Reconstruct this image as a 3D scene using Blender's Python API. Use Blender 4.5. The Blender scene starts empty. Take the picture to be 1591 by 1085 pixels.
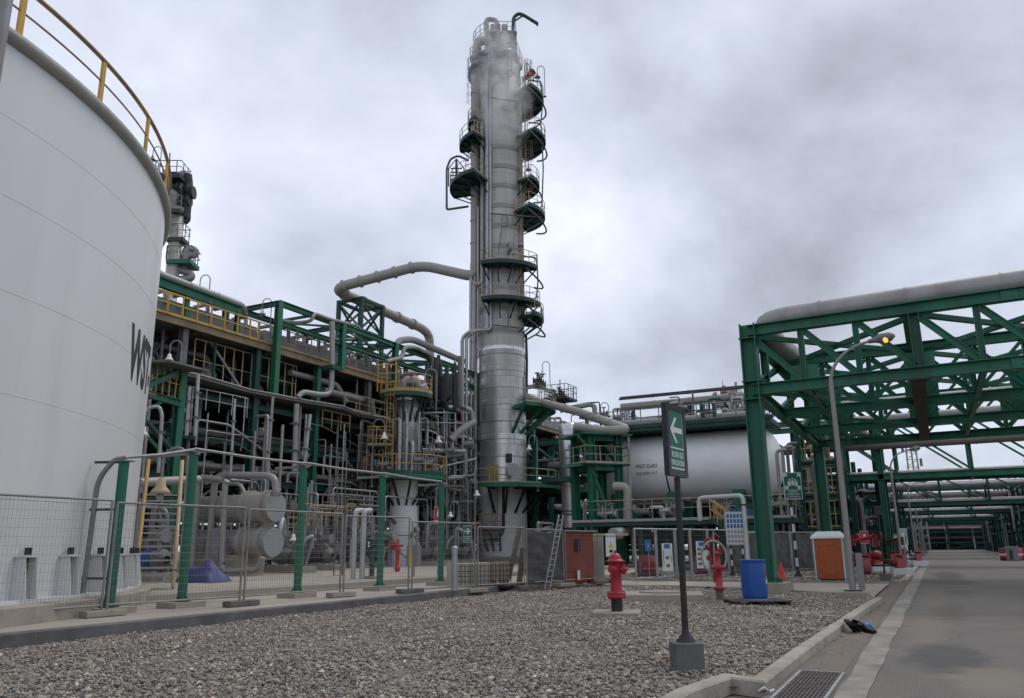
import bpy, math, random
import numpy as np
from mathutils import Vector, Matrix
random.seed(7); rng = np.random.default_rng(7)
S = bpy.context.scene
COL = S.collection
PI = math.pi
# ------------------------------------------------------------------ camera
CAM_H = 1.5; FPX = 1252.0; CX = 795.5; CY = 542.5
_up = np.array([745-CX, -4550-CY, FPX]); _up /= np.linalg.norm(_up)
_rd = np.array([1455-CX, 844-CY, FPX]); _rd -= _up*_rd.dot(_up); _rd /= np.linalg.norm(_rd)
_rt = np.cross(_rd, _up)
if _rt[0] < 0: _rt = -_rt
CM = np.array([_rt, _rd, _up])
S.cycles.volume_bounces = 5
cd = bpy.data.cameras.new('camera'); cam = bpy.data.objects.new('camera', cd); COL.objects.link(cam)
cd.sensor_width = 36.0; cd.lens = FPX/1591*36.0; cd.clip_end = 3000; cd.clip_start = 0.05
m = Matrix.Identity(4)
for i in range(3):
    m[i][0] = CM[i, 0]; m[i][1] = -CM[i, 1]; m[i][2] = -CM[i, 2]
m[0][3] = 0; m[1][3] = 0; m[2][3] = CAM_H
cam.matrix_world = m
S.camera = cam
S.view_settings.view_transform = 'Standard'; S.view_settings.look = 'None'
S.view_settings.exposure = 0.62; S.view_settings.gamma = 1.0
# ------------------------------------------------------------------ sky and sun (overcast)
SUN_EL = math.radians(55); SUN_ROT = math.radians(20)
w = bpy.data.worlds.new('World'); S.world = w; w.use_nodes = True
nt = w.node_tree; N = nt.nodes; L = nt.links; N.clear()
def nn(t, **k):
    n = N.new(t)
    for a, b in k.items(): setattr(n, a, b)
    return n
out = nn('ShaderNodeOutputWorld')
sky = nn('ShaderNodeTexSky', sky_type='NISHITA'); sky.sun_disc = False
sky.sun_elevation = SUN_EL; sky.sun_rotation = SUN_ROT
bg1 = nn('ShaderNodeBackground'); bg1.inputs[1].default_value = 0.06; L.new(sky.outputs[0], bg1.inputs[0])
tc = nn('ShaderNodeTexCoord'); sep = nn('ShaderNodeSeparateXYZ'); L.new(tc.outputs['Generated'], sep.inputs[0])
def wm(op, a, b=None, c=None):
    n = nn('ShaderNodeMath', operation=op)
    for i, x in enumerate((a, b, c)):
        if x is None: continue
        if isinstance(x, (int, float)): n.inputs[i].default_value = x
        else: L.new(x, n.inputs[i])
    return n.outputs[0]
zz = wm('ADD', wm('MAXIMUM', sep.outputs[2], 0.0), 0.62)
cmb = nn('ShaderNodeCombineXYZ'); L.new(wm('DIVIDE', sep.outputs[0], zz), cmb.inputs[0]); L.new(wm('DIVIDE', sep.outputs[1], zz), cmb.inputs[1])
n1 = nn('ShaderNodeTexNoise'); n1.inputs['Scale'].default_value = 2.9; n1.inputs['Detail'].default_value = 7; n1.inputs['Roughness'].default_value = 0.5; n1.inputs['Distortion'].default_value = 0.15
L.new(cmb.outputs[0], n1.inputs['Vector'])
# broad cloud masses placed where the sky has them: a direction, a width and a strength each
acc = wm('MULTIPLY', wm('SUBTRACT', n1.outputs[0], 0.5), 2.05)
def pixdir(px, py):
    d = CM @ np.array([px-CX, py-CY, FPX]); return d/np.linalg.norm(d)
CLOUDS = [((960, 425), 0.075, 0.3), ((120, 160), .3, .04), ((480, 330), .16, .04), ((330, 120), .12, -.06), ((1050, 60), .2, -.04), ((1240, 370), .15, -.24), ((1480, 250), .24, -.16),
          ((960, 560), .12, -.20), ((560, 180), .16, .14), ((1200, 130), .16, .02), ((1120, 490), .10, -.14), ((1350, 60), .2, -.10), ((620, 470), .12, -.10), ((1100, 300), .1, .06)]
for (p, sg, am) in CLOUDS:
    d = pixdir(*p)
    dn = nn('ShaderNodeVectorMath', operation='DISTANCE'); L.new(tc.outputs['Generated'], dn.inputs[0]); dn.inputs[1].default_value = tuple(d)
    q = wm('POWER', 2.718, wm('MULTIPLY', wm('POWER', wm('DIVIDE', dn.outputs['Value'], sg), 2.0), -1.0))
    acc = wm('ADD', acc, wm('MULTIPLY', q, am))
n2 = nn('ShaderNodeTexNoise'); n2.inputs['Scale'].default_value = 7.5; n2.inputs['Detail'].default_value = 8; n2.inputs['Roughness'].default_value = 0.6; L.new(cmb.outputs[0], n2.inputs['Vector'])
acc = wm('ADD', acc, wm('MULTIPLY', wm('SUBTRACT', n2.outputs[0], 0.5), 0.42))
fac = wm('ADD', wm('MULTIPLY', acc, 0.85), 0.52)
cr = nn('ShaderNodeValToRGB'); L.new(fac, cr.inputs[0])
el = cr.color_ramp.elements
el[0].position = 0.0; el[0].color = (.27, .29, .335, 1); el[1].position = 1.0; el[1].color = (.84, .88, .95, 1)
e = el.new(.45); e.color = (.49, .53, .625, 1); e = el.new(.68); e.color = (.61, .65, .75, 1)
bg2 = nn('ShaderNodeBackground'); bg2.inputs[1].default_value = 0.92; L.new(cr.outputs[0], bg2.inputs[0])
mx = nn('ShaderNodeMixShader'); mx.inputs[0].default_value = 0.93
L.new(bg1.outputs[0], mx.inputs[1]); L.new(bg2.outputs[0], mx.inputs[2]); L.new(mx.outputs[0], out.inputs[0])
sd = bpy.data.lights.new('sun', 'SUN'); sd.energy = 0.75; sd.angle = math.radians(25); sd.color = (1, .94, .87)
so = bpy.data.objects.new('sun', sd); COL.objects.link(so)
sdir = Vector((math.sin(SUN_ROT)*math.cos(SUN_EL), math.cos(SUN_ROT)*math.cos(SUN_EL), math.sin(SUN_EL)))
so.rotation_euler = sdir.to_track_quat('Z', 'Y').to_euler(); so.location = (0, 0, 60)

# ------------------------------------------------------------------ helpers
def V(*a): return Vector(a)
def ray(px, py): return CM @ np.array([px-CX, py-CY, FPX])
def AT(px, py, X=None, Y=None, Z=None, D=None):
    d = ray(px, py)
    if X is not None: t = X/d[0]
    elif Y is not None: t = Y/d[1]
    elif Z is not None: t = (Z-CAM_H)/d[2]
    else: t = D/math.hypot(d[0], d[1])
    return Vector((t*d[0], t*d[1], CAM_H+t*d[2]))
ORI = {}
def reg(o, loc): ORI[o.name] = Vector(loc); return o
def thing(name, label, cat, loc=(0, 0, 0), group=None):
    o = bpy.data.objects.new(name, None); COL.objects.link(o); o.location = loc; o.empty_display_size = .2
    o['label'] = label; o['category'] = cat
    if group: o['group'] = group
    return reg(o, loc)
def tag(o, label, cat, group=None):
    o['label'] = label; o['category'] = cat
    if group: o['group'] = group
    return o
class MB:
    def __init__(s): s.v = []; s.f = []; s.sm = []; s.mi = []; s.cur = 0
    def add(s, vs, fs, smooth=False):
        b = len(s.v); s.v.extend([tuple(p) for p in vs])
        for f in fs: s.f.append([b+i for i in f]); s.sm.append(smooth); s.mi.append(s.cur)
    def box(s, c, size, rz=0, R=None):
        hx, hy, hz = size[0]/2, size[1]/2, size[2]/2
        if R is None: R = Matrix.Rotation(rz, 3, 'Z') if rz else None
        c = Vector(c); vs = []
        for x in (-hx, hx):
            for y in (-hy, hy):
                for z in (-hz, hz):
                    p = Vector((x, y, z)); vs.append(c + (R @ p if R is not None else p))
        s.add(vs, [(0,1,3,2),(4,6,7,5),(0,4,5,1),(2,3,7,6),(0,2,6,4),(1,5,7,3)])
    def frame(s, p, q, up=None):
        p = Vector(p); q = Vector(q); d = (q-p); ln = d.length; d.normalize()
        u = Vector(up) if up else Vector((0, 0, 1))
        if abs(d.dot(u)) > .98: u = Vector((0, 1, 0))
        x = d.cross(u).normalized(); y = x.cross(d).normalized()
        return p, q, d, x, y, ln
    def bar(s, p, q, w, h=None, up=None):
        h = w if h is None else h
        p, q, d, x, y, ln = s.frame(p, q, up)
        R = Matrix((x, y, d)).transposed()
        s.box((p+q)/2, (w, h, ln), R=R)
    def ibeam(s, p, q, w, h, t=None, up=None):
        t = t or min(w, h)*.1
        p, q, d, x, y, ln = s.frame(p, q, up)
        R = Matrix((x, y, d)).transposed(); c = (p+q)/2
        s.box(c + y*(h/2-t/2), (w, t, ln), R=R); s.box(c - y*(h/2-t/2), (w, t, ln), R=R)
        s.box(c, (t, h-2*t, ln), R=R)
    def tube(s, pts, r, n=8, fillet=None, caps=True, rs=None):
        pts = [Vector(p) for p in pts]
        if fillet:
            o = [pts[0]]
            for i in range(1, len(pts)-1):
                a, b, c = pts[i-1], pts[i], pts[i+1]
                u = (a-b); v = (c-b); f = min(fillet, u.length*.49, v.length*.49)
                u.normalize(); v.normalize()
                if abs(u.dot(v)) > .995: o.append(b); continue
                for k in range(6):
                    t = k/5; o.append((b+u*f)*(1-t)**2 + b*2*t*(1-t) + (b+v*f)*t*t)
            o.append(pts[-1]); pts = o
        m_ = len(pts); vs = []; ref = None
        for i, p in enumerate(pts):
            d = (pts[min(i+1, m_-1)]-pts[max(i-1, 0)]).normalized()
            if ref is None:
                ref = Vector((0, 0, 1)) if abs(d.z) < .9 else Vector((1, 0, 0))
            x = d.cross(ref).normalized(); y = x.cross(d).normalized(); ref = y
            rr = rs[i] if rs else r
            for k in range(n):
                a = 2*PI*k/n; vs.append(p + x*math.cos(a)*rr + y*math.sin(a)*rr)
        fs = []
        for i in range(m_-1):
            for k in range(n):
                k2 = (k+1) % n; fs.append((i*n+k, i*n+k2, (i+1)*n+k2, (i+1)*n+k))
        s.add(vs, fs, n > 4)
        if caps:
            s.add(vs[:n], [list(range(n))[::-1]]); s.add(vs[-n:], [list(range(n))])
    def cyl(s, p, q, r, r2=None, n=16): s.tube([p, q], r, n, rs=[r, r2 if r2 is not None else r])
    def pipe(s, pts, r, n=10, fillet=None, band=None, bw=.08, bh=.02):
        s.tube(pts, r, n, fillet=fillet if fillet is not None else r*2.2)
        if band:
            P = [Vector(p) for p in pts]
            for a, b in zip(P[:-1], P[1:]):
                ln = (b-a).length; k = int(ln/band)
                for i in range(1, k+1):
                    t = i/(k+1); c = a.lerp(b, t); d = (b-a).normalized()
                    s.cyl(c-d*bw/2, c+d*bw/2, r+bh, n=n)
    def lathe(s, prof, n=32, c=(0, 0, 0), a0=0, a1=2*PI, smooth=True, axis='z'):
        full = abs(a1-a0-2*PI) < 1e-6; m_ = n if full else n+1; vs = []; c = Vector(c)
        for (r, z) in prof:
            for k in range(m_):
                a = a0+(a1-a0)*k/n
                p = Vector((r*math.cos(a), r*math.sin(a), z))
                if axis == 'x': p = Vector((p.z, p.x, p.y))
                if axis == 'y': p = Vector((p.y, p.z, p.x))
                vs.append(c+p)
        fs = []
        for i in range(len(prof)-1):
            for k in range(n):
                k2 = (k+1) % m_
                fs.append((i*m_+k, i*m_+k2, (i+1)*m_+k2, (i+1)*m_+k))
        s.add(vs, fs, smooth)
    def sector(s, c, r0, r1, a0, a1, z0, z1, n=14):
        vs = []; fs = []
        for k in range(n+1):
            a = a0+(a1-a0)*k/n; ca, sa = math.cos(a), math.sin(a)
            for r, z in ((r0, z0), (r1, z0), (r1, z1), (r0, z1)): vs.append((c[0]+r*ca, c[1]+r*sa, z))
        for k in range(n):
            b = 4*k
            for j in range(4): fs.append((b+j, b+(j+1) % 4, b+4+(j+1) % 4, b+4+j))
        fs.append((0, 3, 2, 1)); fs.append((4*n, 4*n+1, 4*n+2, 4*n+3)); s.add(vs, fs)
    def rail(s, pts, h=1.1, sp=1.4, r=.028, toe=True, mid=True, close=False):
        pts = [Vector(p) for p in pts]
        if close: pts.append(pts[0])
        Z = Vector((0, 0, 1))
        s.tube([p+Z*h for p in pts], r, 6)
        if mid: s.tube([p+Z*h*.52 for p in pts], r*.8, 5)
        if toe:
            for a, b in zip(pts[:-1], pts[1:]):
                if (b-a).length > .05: s.bar(a+Z*.07, b+Z*.07, .012, .13)
        d = 0; nxt = 0
        for a, b in zip(pts[:-1], pts[1:]):
            ln = (b-a).length
            while nxt <= d+ln+1e-4:
                p = a.lerp(b, (nxt-d)/ln if ln else 0); s.tube([p, p+Z*h], r, 6); nxt += sp
            d += ln
        s.tube([pts[-1], pts[-1]+Z*h], r, 6)
    def ladder(s, p, z0, z1, ox, out_, cage=True, w=.45):
        # p: (x,y) foot, ox: unit vector along the rungs, out_: unit vector away from the wall
        ox = Vector(ox); ou = Vector(out_); p = Vector((p[0], p[1], 0))
        for sg in (-1, 1): s.tube([p+ox*sg*w/2+V(0,0,z0), p+ox*sg*w/2+V(0,0,z1)], .03, 5)
        k = z0
        while k < z1: s.tube([p-ox*w/2+V(0,0,k), p+ox*w/2+V(0,0,k)], .016, 4, caps=False); k += .3
        if cage:
            k = z0+2.2
            while k <= z1+1e-3:
                s.tube([p+ox*math.cos(a)*.38+ou*(math.sin(a)*.7)+V(0,0,k) for a in np.linspace(0, PI, 8)], .02, 4); k += .9
            for a in np.linspace(.3, PI-.3, 5):
                s.tube([p+ox*math.cos(a)*.38+ou*math.sin(a)*.7+V(0,0,z0+2.2), p+ox*math.cos(a)*.38+ou*math.sin(a)*.7+V(0,0,z1)], .014, 4)
    def wire(s, o, ux, W, Hh, sx=.05, sz=.15, r=.0025):
        # a welded wire panel: o lower corner, ux unit vector, width, height
        o = Vector(o); ux = Vector(ux).normalized(); nx = Vector((-ux.y, ux.x, 0)); Z = V(0,0,1)
        def w4(a, b, x, y):
            vs = [a+x*r, a+y*r, a-x*r, a-y*r, b+x*r, b+y*r, b-x*r, b-y*r]
            s.add(vs, [(0,1,5,4),(1,2,6,5),(2,3,7,6),(3,0,4,7)])
        k = 0
        for i in range(int(W/sx)+1): w4(o+ux*(i*sx), o+ux*(i*sx)+Z*Hh, ux, nx)
        for i in range(int(Hh/sz)+1): w4(o+Z*(i*sz)+nx*r*1.6, o+ux*W+Z*(i*sz)+nx*r*1.6, Z, nx)
    def blob(s, c, r, n=10):
        c = Vector(c); s.lathe([(max(1e-4, r[0]*math.sin(t)), -r[2]*math.cos(t)) for t in np.linspace(0.01, PI-.01, 8)], n, c)
    def build(s, name, mat, parent=None, loc=None, bevel=0):
        me = bpy.data.meshes.new(name)
        o0 = ORI[parent.name] if parent else Vector(loc if loc else (0, 0, 0))
        me.from_pydata([(x-o0.x, y-o0.y, z-o0.z) for x, y, z in s.v], [], s.f)
        me.polygons.foreach_set('use_smooth', s.sm)
        mats = mat if isinstance(mat, (list, tuple)) else [mat]
        for k in mats: me.materials.append(k)
        if len(mats) > 1: me.polygons.foreach_set('material_index', s.mi)
        me.update()
        o = bpy.data.objects.new(name, me); COL.objects.link(o)
        if parent: o.parent = parent
        else: o.location = o0
        if bevel:
            b = o.modifiers.new('b', 'BEVEL'); b.width = bevel; b.segments = 2; b.limit_method = 'ANGLE'
        ORI[o.name] = o0.copy()
        return o
def copy_tree(o, loc=None, rz=None, label=None, parent=None):
    c = o.copy(); COL.objects.link(c)
    if parent: c.parent = parent
    if loc is not None: c.location = loc
    if rz is not None: c.rotation_euler = (0, 0, rz)
    if label: c['label'] = label
    ORI[c.name] = Vector(c.location) if not parent else V(0, 0, 0)
    for ch in [x for x in o.children]: copy_tree(ch, parent=c)
    return c
# ------------------------------------------------------------------ materials
MC = {}
def mat(name, col, rough=.6, metal=0., var=.18, sc=1.2, dirt=None, dsc=.5, bump=0., bsc=8, spec=.4, dstr=.5, streak=False):
    if name in MC: return MC[name]
    M_ = bpy.data.materials.new(name); M_.use_nodes = True; t = M_.node_tree; ns = t.nodes; lk = t.links
    b = ns['Principled BSDF']; b.inputs['Roughness'].default_value = rough; b.inputs['Metallic'].default_value = metal
    b.inputs['Specular IOR Level'].default_value = spec
    tcn = ns.new('ShaderNodeTexCoord'); vec = tcn.outputs['Object']
    if streak:
        mp = ns.new('ShaderNodeMapping'); mp.inputs['Scale'].default_value = (1, 1, .12); lk.new(vec, mp.inputs[0]); vec = mp.outputs[0]
    n = ns.new('ShaderNodeTexNoise'); n.inputs['Scale'].default_value = sc; n.inputs['Detail'].default_value = 6; n.inputs['Roughness'].default_value = .6
    lk.new(vec, n.inputs['Vector'])
    r = ns.new('ShaderNodeValToRGB'); lk.new(n.outputs[0], r.inputs[0])
    r.color_ramp.elements[0].position = .3; r.color_ramp.elements[1].position = .7
    r.color_ramp.elements[0].color = tuple(c*(1-var) for c in col)+(1,); r.color_ramp.elements[1].color = tuple(min(1, c*(1+var)) for c in col)+(1,)
    colr = r.outputs[0]
    if dirt:
        n2 = ns.new('ShaderNodeTexNoise'); n2.inputs['Scale'].default_value = dsc; n2.inputs['Detail'].default_value = 9; n2.inputs['Roughness'].default_value = .7
        lk.new(vec, n2.inputs['Vector'])
        r2 = ns.new('ShaderNodeValToRGB'); lk.new(n2.outputs[0], r2.inputs[0]); r2.color_ramp.elements[0].position = .48; r2.color_ramp.elements[1].position = .72
        r2.color_ramp.elements[0].color = (0,0,0,1); r2.color_ramp.elements[1].color = (dstr, dstr, dstr, 1)
        mx_ = ns.new('ShaderNodeMix'); mx_.data_type = 'RGBA'; lk.new(r2.outputs[0], mx_.inputs[0]); lk.new(colr, mx_.inputs[6]); mx_.inputs[7].default_value = tuple(dirt)+(1,)
        colr = mx_.outputs[2]
    lk.new(colr, b.inputs['Base Color'])
    if bump:
        n3 = ns.new('ShaderNodeTexNoise'); n3.inputs['Scale'].default_value = bsc; n3.inputs['Detail'].default_value = 5; lk.new(tcn.outputs['Object'], n3.inputs['Vector'])
        bp = ns.new('ShaderNodeBump'); bp.inputs['Strength'].default_value = bump; bp.inputs['Distance'].default_value = .02; lk.new(n3.outputs[0], bp.inputs['Height']); lk.new(bp.outputs[0], b.inputs['Normal'])
    MC[name] = M_; return M_
def clad(name, c1, c2, R, bw=1.6, rh=1.0, rough=.42, metal=.55, stain=(.12,.105,.09), sstr=.5, z1=None, joint=.02):
    # panelled metal jacket on an upright shell: sheets told apart by tone, thin dark joints, vertical streaks
    M_ = bpy.data.materials.new(name); M_.use_nodes = True; t = M_.node_tree; ns = t.nodes; lk = t.links
    b = ns['Principled BSDF']; b.inputs['Roughness'].default_value = rough; b.inputs['Metallic'].default_value = metal
    tcn = ns.new('ShaderNodeTexCoord'); sp = ns.new('ShaderNodeSeparateXYZ'); lk.new(tcn.outputs['Object'], sp.inputs[0])
    at = ns.new('ShaderNodeMath'); at.operation = 'ARCTAN2'; lk.new(sp.outputs[1], at.inputs[0]); lk.new(sp.outputs[0], at.inputs[1])
    ml = ns.new('ShaderNodeMath'); ml.operation = 'MULTIPLY'; lk.new(at.outputs[0], ml.inputs[0]); ml.inputs[1].default_value = R
    cb = ns.new('ShaderNodeCombineXYZ'); lk.new(ml.outputs[0], cb.inputs[0]); lk.new(sp.outputs[2], cb.inputs[1])
    br = ns.new('ShaderNodeTexBrick'); lk.new(cb.outputs[0], br.inputs['Vector']); br.inputs['Scale'].default_value = 1
    br.inputs['Brick Width'].default_value = bw; br.inputs['Row Height'].default_value = rh; br.inputs['Mortar Size'].default_value = joint; br.inputs['Mortar Smooth'].default_value = .3
    br.inputs['Color1'].default_value = tuple(c1)+(1,); br.inputs['Color2'].default_value = tuple(c2)+(1,); br.inputs['Mortar'].default_value = tuple(c*.35 for c in c1)+(1,)
    mp = ns.new('ShaderNodeMapping'); mp.inputs['Scale'].default_value = (1.3, 1.3, .1); lk.new(tcn.outputs['Object'], mp.inputs[0])
    n = ns.new('ShaderNodeTexNoise'); n.inputs['Scale'].default_value = 1.4; n.inputs['Detail'].default_value = 8; n.inputs['Roughness'].default_value = .65; lk.new(mp.outputs[0], n.inputs['Vector'])
    r2 = ns.new('ShaderNodeValToRGB'); lk.new(n.outputs[0], r2.inputs[0]); r2.color_ramp.elements[0].position = .42; r2.color_ramp.elements[1].position = .75
    r2.color_ramp.elements[0].color = (0,0,0,1); r2.color_ramp.elements[1].color = (sstr,)*3+(1,)
    mx_ = ns.new('ShaderNodeMix'); mx_.data_type = 'RGBA'; lk.new(r2.outputs[0], mx_.inputs[0]); lk.new(br.outputs[0], mx_.inputs[6]); mx_.inputs[7].default_value = tuple(stain)+(1,)
    lk.new(mx_.outputs[2], b.inputs['Base Color'])
    n3 = ns.new('ShaderNodeTexNoise'); n3.inputs['Scale'].default_value = 1.2; lk.new(tcn.outputs['Object'], n3.inputs['Vector'])
    ad = ns.new('ShaderNodeMath'); ad.operation = 'ADD'; lk.new(n3.outputs[0], ad.inputs[0])
    inv = ns.new('ShaderNodeMath'); inv.operation = 'MULTIPLY'; lk.new(br.outputs['Fac'], inv.inputs[0]); inv.inputs[1].default_value = -.5; lk.new(inv.outputs[0], ad.inputs[1])
    bp = ns.new('ShaderNodeBump'); bp.inputs['Strength'].default_value = .5; bp.inputs['Distance'].default_value = .04; lk.new(ad.outputs[0], bp.inputs['Height']); lk.new(bp.outputs[0], b.inputs['Normal'])
    return M_
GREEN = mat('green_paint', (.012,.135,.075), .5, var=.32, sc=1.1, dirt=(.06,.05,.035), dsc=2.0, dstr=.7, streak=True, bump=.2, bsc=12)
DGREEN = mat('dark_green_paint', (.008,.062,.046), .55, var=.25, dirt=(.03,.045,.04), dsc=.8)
YEL = mat('yellow_paint', (.50,.29,.035), .5, var=.2, dirt=(.22,.15,.07), dsc=2)
OCH = mat('ochre_paint', (.42,.27,.10), .6, var=.2, dirt=(.16,.11,.06), dsc=2)
CREAM = mat('faded_cream_paint', (.45,.36,.2), .6, var=.2, dirt=(.2,.15,.09), dsc=2)
WHITE = mat('white_paint', (.68,.68,.67), .45, var=.05, dirt=(.42,.40,.36), dsc=.35, dstr=.35, streak=True)
WHITE2 = mat('white_tank_paint', (.62,.625,.62), .42, var=.045, sc=.5, dirt=(.42,.42,.39), dsc=.35, dstr=.5, streak=True, bump=.25, bsc=.7)
GREY = mat('grey_steel', (.22,.22,.225), .5, .3, var=.2, dirt=(.13,.11,.09), dsc=1.5)
GALV = mat('galvanised_steel', (.36,.36,.36), .45, .6, var=.2, sc=4)
PIPE = mat('grey_pipe_jacket', (.30,.29,.275), .48, .35, var=.14, sc=.8, dirt=(.16,.14,.12), dsc=.7)
PIPE2 = mat('beige_grey_pipe', (.33,.31,.28), .55, .1, var=.12, sc=.6, dirt=(.16,.145,.12), dsc=.6)
DARK = mat('dark_steel', (.045,.046,.048), .55, .2, var=.3)
MID = mat('weathered_dark_pipe', (.13,.125,.117), .6, .2, var=.35, sc=2)
BROWN = mat('brown_rusty_pipe', (.10,.055,.045), .7, var=.3)
BLACK = mat('black_paint', (.018,.018,.02), .5, var=.3)
RED = mat('red_paint', (.36,.02,.035), .38, var=.2, dirt=(.17,.02,.025), dsc=3, dstr=.6, bump=.15, bsc=20)
DRED = mat('dark_red_paint', (.22,.012,.025), .5, var=.25)
PINK = mat('faded_red_tyre_cover', (.38,.09,.10), .7, var=.2, dirt=(.45,.2,.2), dsc=3)
BLUE = mat('blue_plastic', (.012,.075,.30), .35, var=.1, dirt=(.06,.10,.2), dsc=3, dstr=.3)
CONC = mat('concrete', (.31,.275,.225), .9, var=.22, sc=2, dirt=(.16,.14,.115), dsc=1.2, bump=.4, bsc=30)
CONCL = mat('pale_concrete', (.34,.305,.25), .9, var=.14, sc=.4, dirt=(.20,.18,.145), dsc=.25, bump=.3, bsc=30)
CONCD = mat('dark_concrete', (.125,.122,.12), .85, var=.3, sc=2, dirt=(.075,.072,.07), dsc=1.5, bump=.5, bsc=25)
WOOD = mat('old_wood', (.12,.08,.055), .8, var=.4, sc=3)
LAMPW = mat('lamp_shade_white', (.7,.68,.62), .4, var=.05)
RUBBER = mat('rubber', (.02,.02,.022), .8, var=.2)
# ------------------------------------------------------------------ ground, road, kerbs
def poly(name, pts, z, m_, thick=None, kind='structure', z0=None):
    b = MB(); n = len(pts)
    top = [(x, y, z) for x, y in pts]; b.add(top, [list(range(n))])
    if thick:
        bot = [(x, y, z-thick) for x, y in pts]
        b.add(top+bot, [(i, (i+1) % n, n+(i+1) % n, n+i) for i in range(n)])
    o = b.build(name, m_)
    if kind: o['kind'] = kind
    return o
DIRT = mat('bare_ground', (.16,.145,.125), .95, var=.2, sc=.3, dirt=(.1,.09,.08), dsc=.2, bump=.4)
poly('ground', [(-900, -300), (900, -300), (900, 1500), (-900, 1500)], -.05, DIRT)
def asphalt():
    M_ = mat('asphalt', (.142,.13,.115), .88, var=.10, sc=.5, dirt=(.21,.175,.14), dsc=.35, dstr=.75, bump=.5, bsc=60)
    t = M_.node_tree; ns = t.nodes; lk = t.links; b = ns['Principled BSDF']
    src = b.inputs['Base Color'].links[0].from_socket
    tcn = ns.new('ShaderNodeTexCoord'); n = ns.new('ShaderNodeTexNoise'); n.inputs['Scale'].default_value = 55; n.inputs['Detail'].default_value = 6; lk.new(tcn.outputs['Object'], n.inputs['Vector'])
    r = ns.new('ShaderNodeValToRGB'); r.color_ramp.elements[0].position = .35; r.color_ramp.elements[1].position = .7; r.color_ramp.elements[0].color = (.6,.6,.6,1); r.color_ramp.elements[1].color = (1.4,1.4,1.4,1); lk.new(n.outputs[0], r.inputs[0])
    m1 = ns.new('ShaderNodeMix'); m1.data_type = 'RGBA'; m1.blend_type = 'MULTIPLY'; m1.inputs[0].default_value = 1; lk.new(src, m1.inputs[6]); lk.new(r.outputs[0], m1.inputs[7])
    # oil and damp patches with shapes of their own
    cur = m1.outputs[2]
    sp = ns.new('ShaderNodeSeparateXYZ'); nd = ns.new('ShaderNodeTexNoise'); nd.inputs['Scale'].default_value = 2.2; nd.inputs['Detail'].default_value = 4
    lk.new(tcn.outputs['Object'], nd.inputs['Vector'])
    vm = ns.new('ShaderNodeVectorMath'); vm.operation = 'SCALE'; vm.inputs[3].default_value = .9; lk.new(nd.outputs['Color'], vm.inputs[0])
    va = ns.new('ShaderNodeVectorMath'); va.operation = 'ADD'; lk.new(vm.outputs[0], va.inputs[0]); lk.new(tcn.outputs['Object'], va.inputs[1])
    for (x, y, sx, sy, colr, st) in [(-.05, 13.0, .55, 1.6, (.062,.06,.058), .75), (.3, 45, .7, 6, (.065,.06,.055), .8), (.2, 37, 1.2, 3.0, (.075,.066,.055), .7), (.1, 21, .35, 2.5, (.10,.08,.06), .5), (.5, 30, .5, 1.6, (.075,.07,.065), .5), (5, 33, 7, .5, (.07,.068,.065), .5), (5, 47, 7, .8, (.075,.07,.066), .5), (.35, 11.0, .45, 1.3, (.21,.18,.135), .7), (-.35, 17, .4, 3, (.19,.165,.13), .6), (-.3, 26, .4, 5, (.18,.16,.13), .6)]:
        mp = ns.new('ShaderNodeVectorMath'); mp.operation = 'SUBTRACT'; lk.new(va.outputs[0], mp.inputs[0]); mp.inputs[1].default_value = (x+.45, y+.45, .45)
        dv = ns.new('ShaderNodeVectorMath'); dv.operation = 'DIVIDE'; lk.new(mp.outputs[0], dv.inputs[0]); dv.inputs[1].default_value = (sx, sy, 9)
        ln = ns.new('ShaderNodeVectorMath'); ln.operation = 'LENGTH'; lk.new(dv.outputs[0], ln.inputs[0])
        mr = ns.new('ShaderNodeMapRange'); lk.new(ln.outputs['Value'], mr.inputs[0]); mr.inputs[1].default_value = .65; mr.inputs[2].default_value = 1.15; mr.inputs[3].default_value = st; mr.inputs[4].default_value = 0
        mm = ns.new('ShaderNodeMix'); mm.data_type = 'RGBA'; lk.new(mr.outputs[0], mm.inputs[0]); lk.new(cur, mm.inputs[6]); mm.inputs[7].default_value = colr+(1,); cur = mm.outputs[2]
    # hairline cracks
    vo = ns.new('ShaderNodeTexVoronoi'); vo.feature = 'DISTANCE_TO_EDGE'; vo.inputs['Scale'].default_value = .42; lk.new(va.outputs[0], vo.inputs['Vector'])
    mr = ns.new('ShaderNodeMapRange'); lk.new(vo.outputs['Distance'], mr.inputs[0]); mr.inputs[1].default_value = .0; mr.inputs[2].default_value = .012; mr.inputs[3].default_value = .55; mr.inputs[4].default_value = 0
    n9 = ns.new('ShaderNodeTexNoise'); n9.inputs['Scale'].default_value = .5; lk.new(tcn.outputs['Object'], n9.inputs['Vector'])
    m9 = ns.new('ShaderNodeMapRange'); lk.new(n9.outputs[0], m9.inputs[0]); m9.inputs[1].default_value = .48; m9.inputs[2].default_value = .6
    mq = ns.new('ShaderNodeMath'); mq.operation = 'MULTIPLY'; lk.new(mr.outputs[0], mq.inputs[0]); lk.new(m9.outputs[0], mq.inputs[1])
    mm = ns.new('ShaderNodeMix'); mm.data_type = 'RGBA'; lk.new(mq.outputs[0], mm.inputs[0]); lk.new(cur, mm.inputs[6]); mm.inputs[7].default_value = (.04,.038,.035,1); cur = mm.outputs[2]
    lk.new(cur, b.inputs['Base Color'])
    return M_
poly('road', [(-1.75, -20), (9, -20), (9, 420), (-1.75, 420)], 0.0, asphalt())
GUT = mat('gutter_concrete', (.25,.235,.205), .9, var=.2, sc=1.5, dirt=(.135,.118,.098), dsc=1.6, dstr=.9, bump=.5, bsc=30)
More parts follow.
